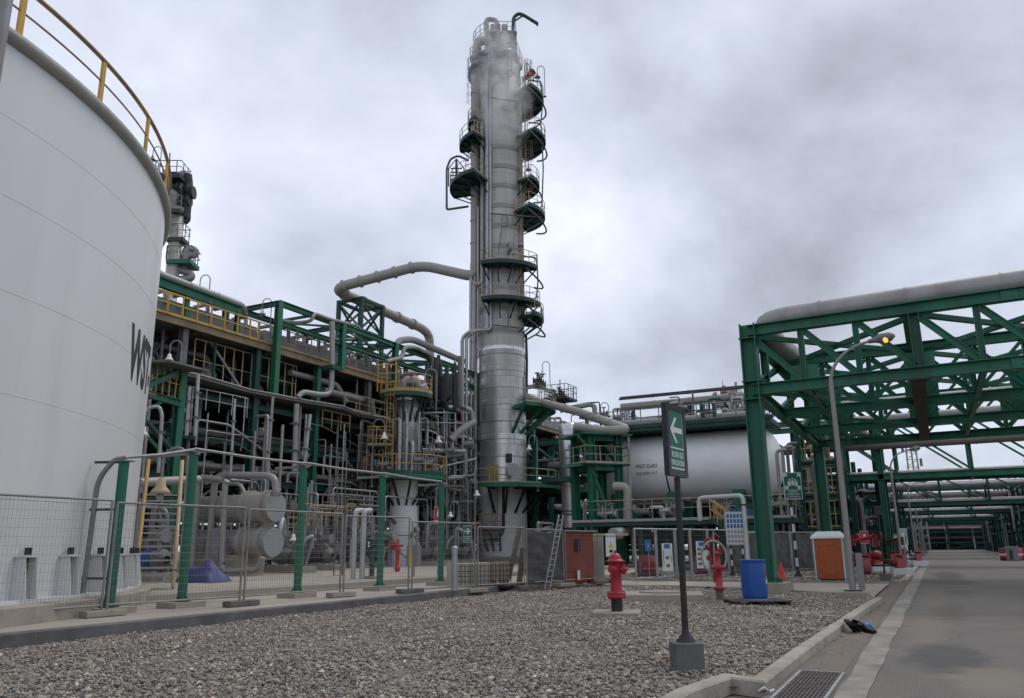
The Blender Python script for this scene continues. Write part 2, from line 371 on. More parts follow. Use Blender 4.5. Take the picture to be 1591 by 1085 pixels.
DIRTY = mat('dirty_gutter', (.17,.145,.115), .95, var=.2, sc=1.5, dirt=(.10,.085,.07), dsc=1.5, dstr=.8, bump=.5, bsc=30)
poly('gutter', [(-1.72, 8), (-1.16, 8), (-1.2, 25), (-1.23, 80), (-1.7, 80)], .004, DIRTY)
rq = random.Random(5); lf, rt = [], []
for k in range(120):
    y = 8+k*.6; lf.append((-1.10-.0005*y+rq.uniform(-.015, .015)+.012*math.sin(y*.7), y)); rt.append((-.82+.0018*y+rq.uniform(-.015, .015)+.012*math.sin(y*1.1+1), y))
poly('gutter_strip', rt+lf[::-1], .008, GUT)
# kerbs: one continuous cast strip each
def kerb(name, pts, wd, h, m_, z0=-.04):
    b = MB(); P = [Vector((x, y, 0)) for x, y in pts]; n = len(P); off = []
    for i in range(n):
        d1 = (P[i]-P[max(0, i-1)]); d2 = (P[min(n-1, i+1)]-P[i])
        d = ((d1.normalized() if d1.length else V(0,0,0))+(d2.normalized() if d2.length else V(0,0,0))).normalized()
        nx = V(-d.y, d.x, 0); k = 1/max(.5, nx.dot(V(-d2.y, d2.x, 0).normalized() if d2.length else nx)); off.append(nx*wd*k)
    vs = []
    for p, o in zip(P, off):
        q = p+o; c = .02/wd
        vs += [(p.x, p.y, z0), (p.x, p.y, h-.02), (p.x+o.x*c, p.y+o.y*c, h), (q.x-o.x*c, q.y-o.y*c, h), (q.x, q.y, h-.02), (q.x, q.y, z0)]
    fs = [(6*i+j, 6*i+j+1, 6*i+7+j, 6*i+6+j) for i in range(n-1) for j in range(5)]
    fs += [(0,1,2,3,4,5), tuple(6*(n-1)+j for j in (5,4,3,2,1,0))]
    b.add(vs, fs); o = b.build(name, m_); o['kind'] = 'structure'; return o
KC = mat('kerb_concrete', (.34,.31,.26), .9, var=.16, sc=3, dirt=(.17,.15,.12), dsc=2, dstr=.7, bump=.5, bsc=25)
road_kerb = [(-2.35, 2), (-2.25, 9.0), (-2.16, 9.4), (-1.72, 9.15)]
kp = [(-2.33, 3.0), (-2.28, 8.3), (-2.12, 9.25), (-1.74, 9.12), (-1.72, 12), (-1.66, 15), (-1.60, 18), (-1.53, 21), (-1.42, 23.9)]
kerb('road_kerb', kp, .19, .13, KC)
kerb('far_kerb', [(-1.22, 80), (-1.2, 60), (-1.2, 36.4), (-1.45, 34.9), (-2.2, 34.4), (-14, 35.1)][::-1][::-1], -.18, .11, KC)
lk_ = kerb('yard_kerb', [(-13.0, -2), (-13.0, 12), (-13.0, 26.5)], .24, .27, CONCD)
kerb('back_kerb', [(-13.1, 26.6), (-12.5, 29.3), (-9, 29.4), (-6, 28.6), (-2.7, 26.2)], .16, .12, CONC)
poly('walkway', [(-12.6, 29.5), (-9, 29.6), (-6, 28.8), (-2.7, 26.4), (-1.76, 24.2), (-1.76, 34.6), (-13, 35.0)], .03, CONCL)
poly('plant_floor', [(-13.24, -6), (-13.24, 26.5), (-13.5, 60), (-14, 110), (-90, 110), (-90, -6)], .25, CONCL, thick=.4)
poly('plant_step', [(-17.6, 12.5), (-17.0, 30), (-16, 45), (-80, 45), (-80, 12.5)], .42, CONCL, thick=.18)
# ------------------------------------------------------------------ gravel
GB = mat('gravel_bed', (.15,.135,.115), .95, var=.4, sc=14, dirt=(.2,.185,.16), dsc=40, dstr=.8, bump=1, bsc=35)
poly('gravel_bed', [(-13.0, -2), (-2.45, -2), (-2.4, 9.0), (-1.9, 9.3), (-1.75, 20), (-1.6, 24), (-2.8, 26.2), (-6, 28.6), (-9, 29.4), (-12.5, 29.3), (-13, 26.5)], .045, GB)
poly('far_gravel_bed', [(-13.8, 35.2), (-2.3, 34.6), (-1.6, 35.2), (-1.4, 36.6), (-1.4, 80), (-14, 80)], .05, GB)
def gravel_mat():
    M_ = bpy.data.materials.new('gravel_stones'); M_.use_nodes = True; t = M_.node_tree; ns = t.nodes; lk = t.links; b = ns['Principled BSDF']; b.inputs['Roughness'].default_value = .85
    g = ns.new('ShaderNodeNewGeometry'); r = ns.new('ShaderNodeValToRGB'); lk.new(g.outputs['Random Per Island'], r.inputs[0]); r.color_ramp.interpolation = 'CONSTANT'
    cs = [(0.263, 0.231, 0.189), (0.321, 0.286, 0.236), (0.206, 0.185, 0.158), (0.298, 0.246, 0.194), (0.389, 0.346, 0.283), (0.263, 0.225, 0.184), (0.241, 0.216, 0.189), (0.355, 0.291, 0.226), (0.287, 0.254, 0.215), (0.321, 0.225, 0.174), (0.493, 0.439, 0.379), (0.155, 0.14, 0.125), (0.664, 0.603, 0.525)]
    ps = [0, .12, .25, .36, .46, .56, .64, .73, .80, .875, .91, .95, .985]
    e = r.color_ramp.elements; e[0].position = 0; e[0].color = cs[0]+(1,); e[1].position = ps[1]; e[1].color = cs[1]+(1,)
    for p, c in zip(ps[2:], cs[2:]): q = e.new(p); q.color = c+(1,)
    lk.new(r.outputs[0], b.inputs['Base Color']); return M_
GM = gravel_mat()
def stones(name, n, region, s0, s1, zb, inside):
    pos = []
    x0, x1, y0, y1 = region
    P = np.column_stack([rng.uniform(x0, x1, n), rng.uniform(y0, y1, n)])
    P = P[inside(P[:, 0], P[:, 1])]; n = len(P)
    th = np.array([[1,0,0],[.3,.95,.1],[-.85,.5,-.1],[-.8,-.6,.1],[.35,-.95,-.1],[.1,.1,.75],[-.25,.05,.62],[.0,.0,-.6]], float)
    F = np.array([[0,1,5],[1,2,6],[1,6,5],[2,3,6],[3,4,5],[3,5,6],[4,0,5],[1,0,7],[2,1,7],[3,2,7],[4,3,7],[0,4,7]])
    k = len(th); base = th[None]*np.ones((n, 1, 1)) + rng.normal(0, .16, (n, k, 3))
    sc = (s0+(s1-s0)*rng.random((n, 1))**1.6) * (1+.75*(rng.random((n, 1)) > .94)); el_ = np.stack([np.ones(n), rng.uniform(.55, .95, n), rng.uniform(.45, .9, n)], 1)
    base = base*(sc*el_)[:, None, :]
    tx = rng.normal(0, .35, n); c, s_ = np.cos(tx)[:, None], np.sin(tx)[:, None]
    y = base[:, :, 1]*c-base[:, :, 2]*s_; z = base[:, :, 1]*s_+base[:, :, 2]*c
    a = rng.uniform(0, 2*PI, n); c, s_ = np.cos(a)[:, None], np.sin(a)[:, None]
    x = base[:, :, 0]*c-y*s_; y = base[:, :, 0]*s_+y*c
    lump = .026*np.sin(P[:, 0]*1.7+.6*P[:, 1])*np.cos(P[:, 1]*1.1)+.012*np.sin(P[:, 0]*5.1)*np.sin(P[:, 1]*4.3)
    z = z+zb+(rng.uniform(0, 1, n)**2*.03+lump)[:, None]
    Vv = np.stack([x+P[:, 0][:, None], y+P[:, 1][:, None], z], 2).reshape(-1, 3)
    Fa = (F[None]+(np.arange(n)*k)[:, None, None]).reshape(-1, 3)
    me = bpy.data.meshes.new(name); me.vertices.add(len(Vv)); me.vertices.foreach_set('co', Vv.ravel())
    me.loops.add(Fa.size); me.loops.foreach_set('vertex_index', Fa.ravel().astype(np.int32))
    me.polygons.add(len(Fa)); me.polygons.foreach_set('loop_start', np.arange(0, Fa.size, 3, dtype=np.int32)); me.polygons.foreach_set('loop_total', np.full(len(Fa), 3, dtype=np.int32))
    me.materials.append(GM); me.update(); me.validate()
    o = bpy.data.objects.new(name, me); COL.objects.link(o); return o
def in_front(x, y):
    xk = np.interp(y, [2, 8.3, 9.2, 9.3, 12, 18, 23.9, 25], [-2.56, -2.52, -2.38, -1.98, -1.95, -1.83, -1.65, -1.7])
    yb = np.interp(x, [-13.1, -12.5, -9, -6, -2.7, -1.5], [26.5, 29.2, 29.3, 28.5, 26.1, 25.2])
    # only the ground the photograph's wedge of view can meet
    return (x > -12.97) & (x < xk) & (y < yb) & (y > 5.4)
g1 = stones('gravel', 76000, (-13, -1.6, 5.4, 14.5), .015, .038, .055, in_front)
g1['kind'] = 'stuff'; g1['label'] = 'loose grey and brown crushed stones nearest the camera'
g2 = stones('gravel', 62000, (-13, -1.6, 14.5, 29.4), .02, .042, .052, in_front)
g2['kind'] = 'stuff'; g2['label'] = 'loose grey crushed stones around the hydrants'
g3 = stones('gravel', 15000, (-13.6, -1.5, 35.3, 62), .04, .065, .055, lambda x, y: (x > -13.6+0*y) & (x < -1.55))
g3['kind'] = 'stuff'; g3['label'] = 'far patch of grey stones beyond the walkway'
def near_road(x, y): return (x > -1.7)
# scraps of grit along the kerb
g4 = stones('grit', 260, (-1.68, -1.3, 9.4, 24), .008, .022, .01, near_road); g4['kind'] = 'stuff'; g4['label'] = 'scattered grit in the road gutter'
# drain grating
t = thing('drain_grate', 'rusty steel drain grating set in the road beside the kerb', 'drain', (-1.35, 9.9, 0))
b = MB(); 
for (x0, y0, x1, y1) in [(-1.64, 7.6, -1.64, 10.85), (-1.16, 7.6, -1.16, 10.85), (-1.64, 10.85, -1.16, 10.85)]: b.bar((x0, y0, .014), (x1, y1, .014), .035, .02)
b.build('frame', GALV, t)
b = MB()
for i in range(11): b.bar((-1.60+i*.04, 7.6, .012), (-1.60+i*.04, 10.83, .012), .012, .018)
for i in range(9): b.bar((-1.62, 7.7+i*.38, .010), (-1.18, 7.7+i*.38, .010), .018, .012)
b.build('bars', mat('rusty_grate', (.12,.10,.085), .7, .3, var=.3, sc=5), t)
b = MB(); b.box((-1.4, 9.2, .006), (.5, 3.3, .004)); b.build('drain_shade', BLACK, t)  # flat black sheet under the bars, painting the shade of the open drain

# ------------------------------------------------------------------ text
def text_mesh(body, size, depth=.004, align='CENTER', bold=0.0):
    c = bpy.data.curves.new('t', 'FONT'); c.body = body; c.size = size; c.extrude = depth; c.align_x = align; c.align_y = 'CENTER'; c.offset = bold; c.resolution_u = 3
    o = bpy.data.objects.new('t', c); COL.objects.link(o); dg = bpy.context.evaluated_depsgraph_get()
    me = bpy.data.meshes.new_from_object(o.evaluated_get(dg)); vs = [Vector(v.co) for v in me.vertices]; fs = [tuple(p.vertices) for p in me.polygons]
    bpy.data.objects.remove(o); bpy.data.curves.remove(c); bpy.data.meshes.remove(me); return vs, fs
def put_text(b, body, size, o, ux, uz=(0, 0, 1), depth=.004, sx=1., bold=0., align='CENTER'):
    vs, fs = text_mesh(body, size, depth, align, bold); o = Vector(o); ux = Vector(ux).normalized(); uz = Vector(uz); nx = ux.cross(uz).normalized()
    b.add([o+ux*v.x*sx+uz*v.y+nx*v.z for v in vs], fs)

# ------------------------------------------------------------------ storage tank
TC = V(-27.8, 4.51, 0); TR = 13.7; TH = 11.0
def tank_hit(px, py, R=TR):
    d = ray(px, py); d2 = Vector((d[0], d[1])).normalized(); c = Vector((TC.x, TC.y)); tca = c.dot(d2); q = c.length_squared-tca*tca
    if q > R*R: return d2*tca
    return d2*(tca-math.sqrt(R*R-q))
def tank_ang(px, py, R=TR):
    h = tank_hit(px, py, R); return math.atan2(h.y-TC.y, h.x-TC.x)
tank = thing('storage_tank', 'huge white cylindrical storage tank with yellow rim handrail at the left', 'tank', (TC.x, TC.y, 0))
b = MB(); b.lathe([(TR, .62), (TR, 4), (TR, 8), (TR, TH)], 160, TC); b.lathe([(TR, TH), (TR*.5, TH+1.2), (.01, TH+1.8)], 80, TC)
b.build('shell', WHITE2, tank)
for z in (2.45, 4.3, 6.15, 7.9, 9.4): b = MB(); b.lathe([(TR-.01, z-.008), (TR+.004, z-.005), (TR+.004, z+.005), (TR-.01, z+.008)], 160, TC, smooth=False); b.build('weld_seam', WHITE2, tank)
b = MB(); b.lathe([(TR, TH-.2), (TR+.1, TH-.17), (TR+.17, TH-.07), (TR+.15, TH+.04), (TR+.05, TH+.08), (TR-.1, TH+.08)], 160, TC)
b.build('rim', mat('rim_paint', (.30,.295,.27), .6, var=.12, dirt=(.2,.17,.13)), tank)
b = MB(); b.lathe([(TR+.30, .60), (TR+.30, .66), (TR, .66)], 120, TC, smooth=False); b.build('base_plate', WHITE2, tank)
b = MB(); b.lathe([(TR+.55, .2), (TR+.55, .55), (TR+.42, .6), (TR, .6)], 120, TC, smooth=False); b.build('foundation', CONC, tank)
# vertical weld seams, anchor chairs
a_first = tank_ang(100, 862)
for i in range(-5, 7):
    a = a_first + i*.098
    ca, sa = math.cos(a), math.sin(a); ur = V(ca, sa, 0); ut = V(-sa, ca, 0); c = TC+ur*TR
    ch = MB(); ch.box(c+ur*.11+V(0,0,1.42), (.24, .42, .035), rz=a)
    for sg in (-1, 1):
        p0 = c+ut*sg*.15; th = ut*.012
        q = [p0+V(0,0,.66), p0+ur*.30+V(0,0,.66), p0+ur*.20+V(0,0,1.40), p0+V(0,0,1.40)]
        ch.add([x-th for x in q]+[x+th for x in q], [(0,1,2,3),(7,6,5,4),(0,4,5,1),(1,5,6,2),(2,6,7,3),(3,7,4,0)])
    co = ch.build('anchor_chair', WHITE2, tank)
    k = MB(); k.cyl(c+ur*.12+V(0,0,.66), c+ur*.12+V(0,0,1.44), .028, n=8); k.cyl(c+ur*.12+V(0,0,1.44), c+ur*.12+V(0,0,1.58), .065, n=8); ko = k.build('anchor_bolt', BLACK, co)
# handrail
pa = [tank_ang(34, 60, TR), tank_ang(160, 165, TR), tank_ang(227, 241, TR)]
def rimang(px, py):
    p = AT(px, py, Z=TH); return math.atan2(p.y-TC.y, p.x-TC.x)
pa = [rimang(36, 60), rimang(159, 165), rimang(226, 241), rimang(252, 290)]
st = (pa[1]-pa[0]); pa = [pa[0]+i*st for i in range(-6, 9)]
b = MB(); fl = MB()
for a in pa:
    c = TC+V(math.cos(a), math.sin(a), 0)*(TR+.02); po = MB(); po.box(c+V(0,0,TH+.55), (.06, .12, 1.1), rz=a); po.build('rail_post', YEL, tank)
aa = np.linspace(pa[0], pa[-1], 90)
arc = [TC+V(math.cos(a), math.sin(a), 0)*(TR+.02) for a in aa]
b.tube([p+V(0,0,TH+1.12) for p in arc], .05, 8); b.build('top_rail', mat('weathered_rail', (.27,.17,.08), .6, var=.3, dirt=(.14,.10,.08), dsc=1), tank)
b = MB(); b.tube([p+V(0,0,TH+.6) for p in arc], .022, 6); b.build('mid_rail', mat('weathered_rail', (0,0,0)), tank)
# lettering bent round the shell
W0 = tank_ang(202, 545)
vs, fs = text_mesh('WST-', 1.8, .0, 'LEFT', .065)
hW = AT(204, 545, D=tank_hit(204, 545).length); 
zc = AT(215, 560, D=tank_hit(215, 560).length).z
b = MB(); b.add([TC+V(math.cos(W0+v.x*.68/TR), math.sin(W0+v.x*.68/TR), 0)*(TR+.006)+V(0,0,zc+v.y) for v in vs], fs)
b.build('lettering', BLACK, tank)
# the dark steel pole that clips the upper left corner
t = thing('steel_pole', 'dark grey steel pole cut off by the left edge of the photo', 'pole', (0, 0, 0))
p = AT(1, 60, D=9.0)
ORI[t.name] = V(p.x-.07, p.y, 0); t.location = ORI[t.name]
b = MB(); b.cyl((p.x-.07, p.y, .04), (p.x-.07, p.y, 12), .09, n=16); b.build('shaft', GREY, t)
b = MB(); b.box((p.x-.07, p.y, .10), (.4, .4, .1)); b.build('base_plate', GREY, t)
# ------------------------------------------------------------------ main distillation tower
DT = 68.0
TP = AT(780, 650, D=DT); TX, TY = TP.x, TP.y
ER = V(CM[0, 0], CM[1, 0], 0).normalized(); EN = V(-TX, -TY, 0).normalized()   # picture-right, towards the viewer
ER = V(-EN.y, EN.x, 0) if V(-EN.y, EN.x, 0).dot(ER) > 0 else V(EN.y, -EN.x, 0)
AR = math.atan2(ER.y, ER.x); AN = math.atan2(EN.y, EN.x)
sgn = 1 if abs(((AN-AR+PI) % (2*PI))-PI-PI/2) < .2 else -1
def ang(deg): return AR + sgn*math.radians(deg)      # 0 = picture right, 90 = towards viewer, 180 = left
PM = 1252/DT                                          # rough pixels per metre there
def tz(py, px=780): return AT(px, py, D=DT).z
def tp(px, py, dn=0.0):
    # a point near the tower that shows at (px, py), dn metres nearer than its axis
    return AT(px, py, D=DT-dn)
TGREEN = mat('deep_teal_paint', (.010,.045,.038), .6, var=.3, dirt=(.02,.02,.02), dsc=1.2)  # dark teal matched to the near-black tone of the platform undersides
tower = thing('distillation_tower', 'tall grey metal distillation tower with green platforms, tallest thing in view', 'tower', (TX, TY, .25))
R0 = 2.02
CL_LO = clad('tower_jacket_lower', (.78,.78,.77), (.66,.66,.66), 2.0, 2.3, .95, .33, .75, stain=(.33,.325,.31), sstr=.5)
CL_UP = clad('tower_jacket_upper', (.43,.42,.385), (.37,.36,.33), 2.0, 2.6, 1.35, .5, .25, stain=(.2,.19,.165), sstr=.45, joint=.012)
zs, z1, z2, z3 = tz(754), tz(650), tz(548), tz(112)
b = MB(); b.lathe([(R0+.1, .25), (R0+.05, 1.0), (R0, 3), (R0, zs)], 48, (TX, TY, 0)); b.build('skirt', WHITE, tower)
b = MB(); b.lathe([(R0+.35, .25), (R0+.35, .75), (R0, .8)], 40, (TX, TY, 0), smooth=False); b.build('pedestal', CONC, tower)
def bands(b, r, za, zb, step, h=.12, o=.03):
    k = za+step*.5
    while k < zb: b.lathe([(r, k-h/2), (r+o, k-h/2), (r+o, k+h/2), (r, k+h/2)], 48, (TX, TY, 0), smooth=False); k += step
b = MB(); b.lathe([(R0+.02, zs), (R0+.02, z2-.3), (R0+.10, z2-.15), (R0+.10, z2), (R0-.04, z2+.25)], 48, (TX, TY, 0)); b.build('lower_shell', CL_LO, tower)
b = MB(); b.lathe([(R0-.02, z2+.2), (R0-.04, tz(400)), (R0-.06, z3), (R0*.85, z3+.5), (R0*.4, z3+.9), (.01, z3+1)], 48, (TX, TY, 0)); b.build('upper_shell', CL_UP, tower)
b = MB(); bands(b, R0+.02, zs, z2-.5, 1.45, .05, .035); bands(b, R0-.05, z2+.6, z3, 1.9, .42, .05)
b.build('shell_band', mat('shell_band', (.25,.243,.22), .5, .4, var=.15), tower)
# riser pipe on the left, with its bend over the head
g = []
def ringpt(deg, r, z): a = ang(deg); return V(TX+r*math.cos(a), TY+r*math.sin(a), z)
x738 = (738-780)/PM
def left(xm, nm, z): return V(TX, TY, 0)+ER*xm+EN*nm+V(0,0,z)
rz0 = tz(416)
b = MB(); b.pipe([V(TX, TY, z3+.8), V(TX, TY, tz(70)), left(x738+.15, .5, tz(66)), left(x738+.1, .5, tz(90)), left(x738, .5, tz(120)), left(x738, .5, rz0)], .42, 16, fillet=.9, band=2.3, bw=.12, bh=.05)
b.build('overhead_riser', PIPE2, tower)
for (xp, y0, y1, r, dn) in [(731, 430, 815, .16, .6), (738, 425, 790, .2, .6), (749.5, 205, 445, .19, 1.6), (757.5, 120, 522, .16, 1.9), (763, 150, 518, .15, 1.9), (742.5, 330, 560, .1, 1.2)]:
    xm = (xp-780)/PM*(1-dn/DT); b = MB()
    pts = [left(xm, dn, tz(y1)), left(xm, dn, tz(y0))]
    if xp == 749.5: pts = [left(xm-.75, dn, tz(y1)-.4), left(xm-.7, dn, tz(y1)-.35), left(xm, dn, tz(y1)-.3), left(xm, dn, tz(y0))]
    if xp in (757.5, 763):
        dd = .35 if xp == 763 else 0
        pts = [left(-3.3+dd, 2.0, tz(800)), left(-3.3+dd, 2.0, tz(533)), left(-2.6+dd, 2.2, tz(524)), left(xm, dn, tz(521)), left(xm, dn, tz(y0))]
        pts += [left(xm+.9, dn, tz(y0)+.35)]
    b.pipe(pts, r, 10, band=3.4, bw=.06, bh=.02); b.build('pipe', GALV if r < .17 else PIPE, tower)
# platforms: (deg from, deg to, pixel row, radius out, colour)
plats = [(-62, 48, 158, 4.1), (-50, 42, 222, 4.2), (-48, 40, 290, 3.55), (-48, 52, 338, 4.0), (28, 118, 425, 3.6), (18, 118, 478, 3.5), (-30, 40, 497, 3.7),
         (128, 190, 228, 3.75), (120, 200, 293, 4.6), (140, 205, 196, 3.0), (110, 215, 116, 3.0)]
for (a0, a1, py, ro) in plats:
    z = tz(py); A0, A1 = sorted((ang(a0), ang(a1)))
    b = MB(); b.sector((TX, TY), R0-.1, ro, A0, A1, z-.12, z-.02, 16)
    b.sector((TX, TY), ro-.03, ro+.03, A0-.01, A1+.01, z-.25, z+.08, 16)
    for a in np.linspace(A0, A1, 5):
        u = V(math.cos(a), math.sin(a), 0); c = V(TX, TY, 0)
        b.bar(c+u*R0+V(0,0,z-.2), c+u*ro+V(0,0,z-.2), .1, .18); b.bar(c+u*(R0-.05)+V(0,0,z-1.5), c+u*(ro-.15)+V(0,0,z-.25), .09, .09)
    po = b.build('platform', TGREEN if py != 338 else DGREEN, tower)
    b = MB(); n = 12; b.rail([V(TX, TY, 0)+V(math.cos(a)*ro, math.sin(a)*ro, z) for a in np.linspace(A0, A1, n)], 1.1, 1.1, .032)
    for A in (A0, A1): b.rail([V(TX, TY, 0)+V(math.cos(A)*r_, math.sin(A)*r_, z) for r_ in (R0+.1, ro)], 1.1, 1.2, .03)
    b.build('railing', mat('pale_railing', (.36,.30,.2), .55, var=.25) if py > 150 else GREY, po)
# wavy conduit and hangers beyond the platforms on the right
random.seed(11)
for k, (xp, y0, y1) in enumerate([(851, 140, 200), (850, 205, 330), (848, 345, 352), (838, 412, 470), (844, 482, 520)]):
    xm = (xp-780)/PM; b = MB()
    pts = [left(xm-1.2, .8, tz(y0)+.5), left(xm-.1, .8, tz(y0)+.4), left(xm, .8, tz(y0)), left(xm+.1, .8, tz((y0+y1)/2)), left(xm-.1, .8, tz(y1)), left(xm-1.5, .8, tz(y1)-.8)]
    b.tube(pts, .07, 6, fillet=.5); b.build('conduit', MID, tower)
for k in range(7):
    a0 = -20+random.uniform(-15, 15); z = tz([158, 222, 290, 338, 425, 478, 500][k]); r = [4.3, 4.3, 3.8, 4.1, 3.7, 3.6, 3.8][k]; b = MB()
    b.tube([ringpt(a, r*1.0, z-.5-.9*math.sin((a+40)/100*PI)*(a < 60)) for a in np.linspace(-35, 55, 14)], .08, 6); b.build('conduit', DARK, tower)
for (a_, y0, y1) in [(12, 222, 160), (16, 290, 222), (20, 338, 290), (58, 478, 425), (30, 500, 478), (8, 160, 112), (150, 228, 196)]:
    u = V(math.cos(ang(a_)), math.sin(ang(a_)), 0); p = V(TX, TY, 0)+u*(R0+.35); b = MB()
    b.ladder((p.x, p.y), tz(y0), tz(y1)+.9, (-u.y, u.x, 0), u); b.build('ladder', mat('pale_railing', (0,0,0)), tower)
u = V(math.cos(ang(26)), math.sin(ang(26)), 0); p = V(TX, TY, 0)+u*(R0+.3)
for a_ in (24, 30, 35):
    b = MB(); b.tube([ringpt(a_, R0+.15, tz(495)), ringpt(a_, R0+.15, tz(170))], .05, 6); b.build('conduit', mat('pale_railing', (0,0,0)), tower)
b = MB(); b.tube([ringpt(5, R0+.12, tz(520)), ringpt(3, R0+.16, tz(560)), ringpt(18, R0+.2, tz(600)), ringpt(18, R0+.16, tz(640))], .12, 8); b.build('conduit', BLACK, tower)
# thin frames and lines strung on the shell face
for (pts, r) in [([(762, 332), (840, 338)], .06), ([(762, 152), (815, 160)], .07), ([(780, 345), (780, 336), (788, 336), (788, 352), (780, 352), (774, 395)], .045), ([(790, 478), (790, 508)], .05), ([(766, 505), (812, 510)], .06), ([(745, 480), (772, 472)], .04)]:
    b = MB(); b.tube([tp(x, y, 2.4) for x, y in pts], r, 6); b.build('conduit', MID, tower)
b = MB(); b.pipe([ringpt(70, R0-.1, tz(393)), ringpt(70, R0+.7, tz(393)), ringpt(72, R0+.75, tz(402)), ringpt(72, R0-.05, tz(405))], .2, 10, fillet=.3); b.build('nozzle', PIPE2, tower)
# left outrigger with its hexagonal pipe frame
b = MB(); zt_ = tz(293)
b.tube([tp(694, 318), tp(694, 262), tp(700, 247), tp(712, 242), tp(728, 250)], .1, 8, fillet=.3); b.tube([tp(694, 318), tp(694, 326), tp(728, 321)], .11, 8, fillet=.2)
b.build('pipe', MID, tower)
b = MB(); b.tube([tp(709, 290, .5), tp(709, 248, .5)], .1, 8)
for q in (262, 268, 273, 279): b.tube([tp(700, q, .5), tp(718, q, .5)], .06, 6)
b.tube([tp(697, 290, .5), tp(697, 262, .5), tp(709, 247, .5), tp(721, 262, .5), tp(721, 290, .5)], .06, 6); b.build('pipe_manifold', DGREEN, tower)
# head of the tower: upper deck, valves, bent stack, davit, wind sock, floodlight
zt1 = tz(98)
b = MB(); c0 = V(TX, TY, 0)
hx = [c0+V(math.cos(AR+k*PI/3+.3)*2.6-ER.x*.3, math.sin(AR+k*PI/3+.3)*2.6-ER.y*.3, 0) for k in range(6)]
b.add([p+V(0,0,zt1) for p in hx]+[p+V(0,0,zt1-.25) for p in hx]+[c0+V(0,0,zt1-.25)], [tuple(range(6)), tuple(range(11, 5, -1))]+[(i, (i+1) % 6, 6+(i+1) % 6, 6+i) for i in range(6)]); po = b.build('platform', DARK, tower)
b = MB(); b.rail([p+V(0,0,zt1) for p in hx], 1.1, 1.3, .035, close=True); b.build('railing', GREY, po)
zt2 = tz(62)
b = MB()
for (dx, dn) in ((-1.2, 1), (1.5, 1), (1.5, -1), (-1.2, -1)): b.bar(left(dx, dn, zt1), left(dx, dn, zt2+.2), .2, .2)
b.bar(left(1.5, 1, zt1), left(-1.2, 1, zt2), .12); b.bar(left(1.5, -1, zt1), left(1.5, 1, zt2), .12); b.bar(left(.2, 1, zt1), left(1.5, 1, zt2), .12); b.build('top_frame', DARK, tower)
b = MB(); b.box(left(.15, 0, zt2), (3.0, 2.4, .15), rz=AR); po = b.build('platform', DARK, tower)
q = [left(x_, n_, zt2+.08) for x_, n_ in ((-1.45, 1.15), (1.55, 1.15), (1.55, -1.15), (-1.45, -1.15))]
b = MB(); b.rail(q, 1.1, 1.1, .03, close=True); b.build('railing', GREY, po)
b = MB(); b.pipe([left(-.2, .6, zt1), left(-.2, .6, tz(38)), left(-1.2, .6, tz(36)), left(-1.25, .6, tz(45))], .24, 10, fillet=.4); b.build('vent_pipe', PIPE, tower)
b = MB(); b.pipe([left(.5, .9, zt1), left(.5, .9, tz(50))], .3, 10, band=1.2); b.build('vent_pipe', PIPE, tower)
for k in range(4):
    p = left(-1.2+k*.55, .9, zt2+.5); b = MB(); b.cyl(p-V(0,0,.4), p+V(0,0,.45), .14, n=8); b.cyl(p+V(0,0,.05), p+V(0,0,.12), .24, n=10); b.cyl(p+V(0,0,.4), p+V(0,0,.46), .22, n=10); b.build('relief_valve', GREY, tower)
b = MB(); b.tube([tp(797, 118, 1), tp(797, 45, 1), tp(798, 27, 1), tp(806, 21, 1), tp(814, 24, 1), tp(835, 37, 1)], .17, 8, fillet=.5); b.tube([tp(798, 34, 1), tp(812, 25, 1)], .08, 6); b.tube([tp(835, 37, 1), tp(835, 40, 1)], .1, 6)
b.build('davit', DGREEN, tower)
rh = random.Random(19)
for k in range(16):
    a_ = rh.uniform(-30, 210); r_ = rh.uniform(2.1, 2.6); z_ = tz(rh.uniform(70, 150)); q_ = ringpt(a_, r_, z_); m2 = rh.choice([GREY, MID, PIPE, DARK])
    if k % 2: b = MB(); b.tube([q_, q_-V(0,0,rh.uniform(1, 4))], rh.uniform(.04, .1), 6); b.build('head_line', m2, tower)
    else: b = MB(); b.cyl(q_-V(0,0,.3), q_+V(0,0,.3), .16, n=8); b.cyl(q_+V(0,0,.28), q_+V(0,0,.34), .24, n=10); b.build('head_valve', m2, tower)
for (r_, py, a0, a1) in ((2.35, 86, 95, 220), (2.5, 74, 100, 200), (2.9, 128, -35, 30), (2.6, 140, 150, 215)):
    b = MB(); b.rail([ringpt(a, r_, tz(py)) for a in np.linspace(a0, a1, 10)], 1.2, .8, .035, toe=False); b.build('railing', GREY, tower)
for (a_, y0, y1) in ((172, 196, 100), (178, 293, 230), (-8, 150, 98)):
    u = V(math.cos(ang(a_)), math.sin(ang(a_)), 0); p = V(TX, TY, 0)+u*(R0+.4); b = MB(); b.ladder((p.x, p.y), tz(y0), tz(y1)+.5, (-u.y, u.x, 0), u); b.build('ladder', GREY, tower)
sock = thing('wind_sock', 'red wind sock on a pole near the tower top', 'wind sock', tuple(tp(829, 128)))
b = MB(); b.tube([tp(829, 128), tp(829, 110)], .05, 6); b.build('pole', GREY, sock)
b = MB(); b.tube([tp(829, 111), tp(822, 117), tp(813, 125)], .3, 10, rs=[.34, .26, .14], caps=False); b.build('sock', mat('red_cloth', (.42,.03,.03), .8, var=.15), sock)
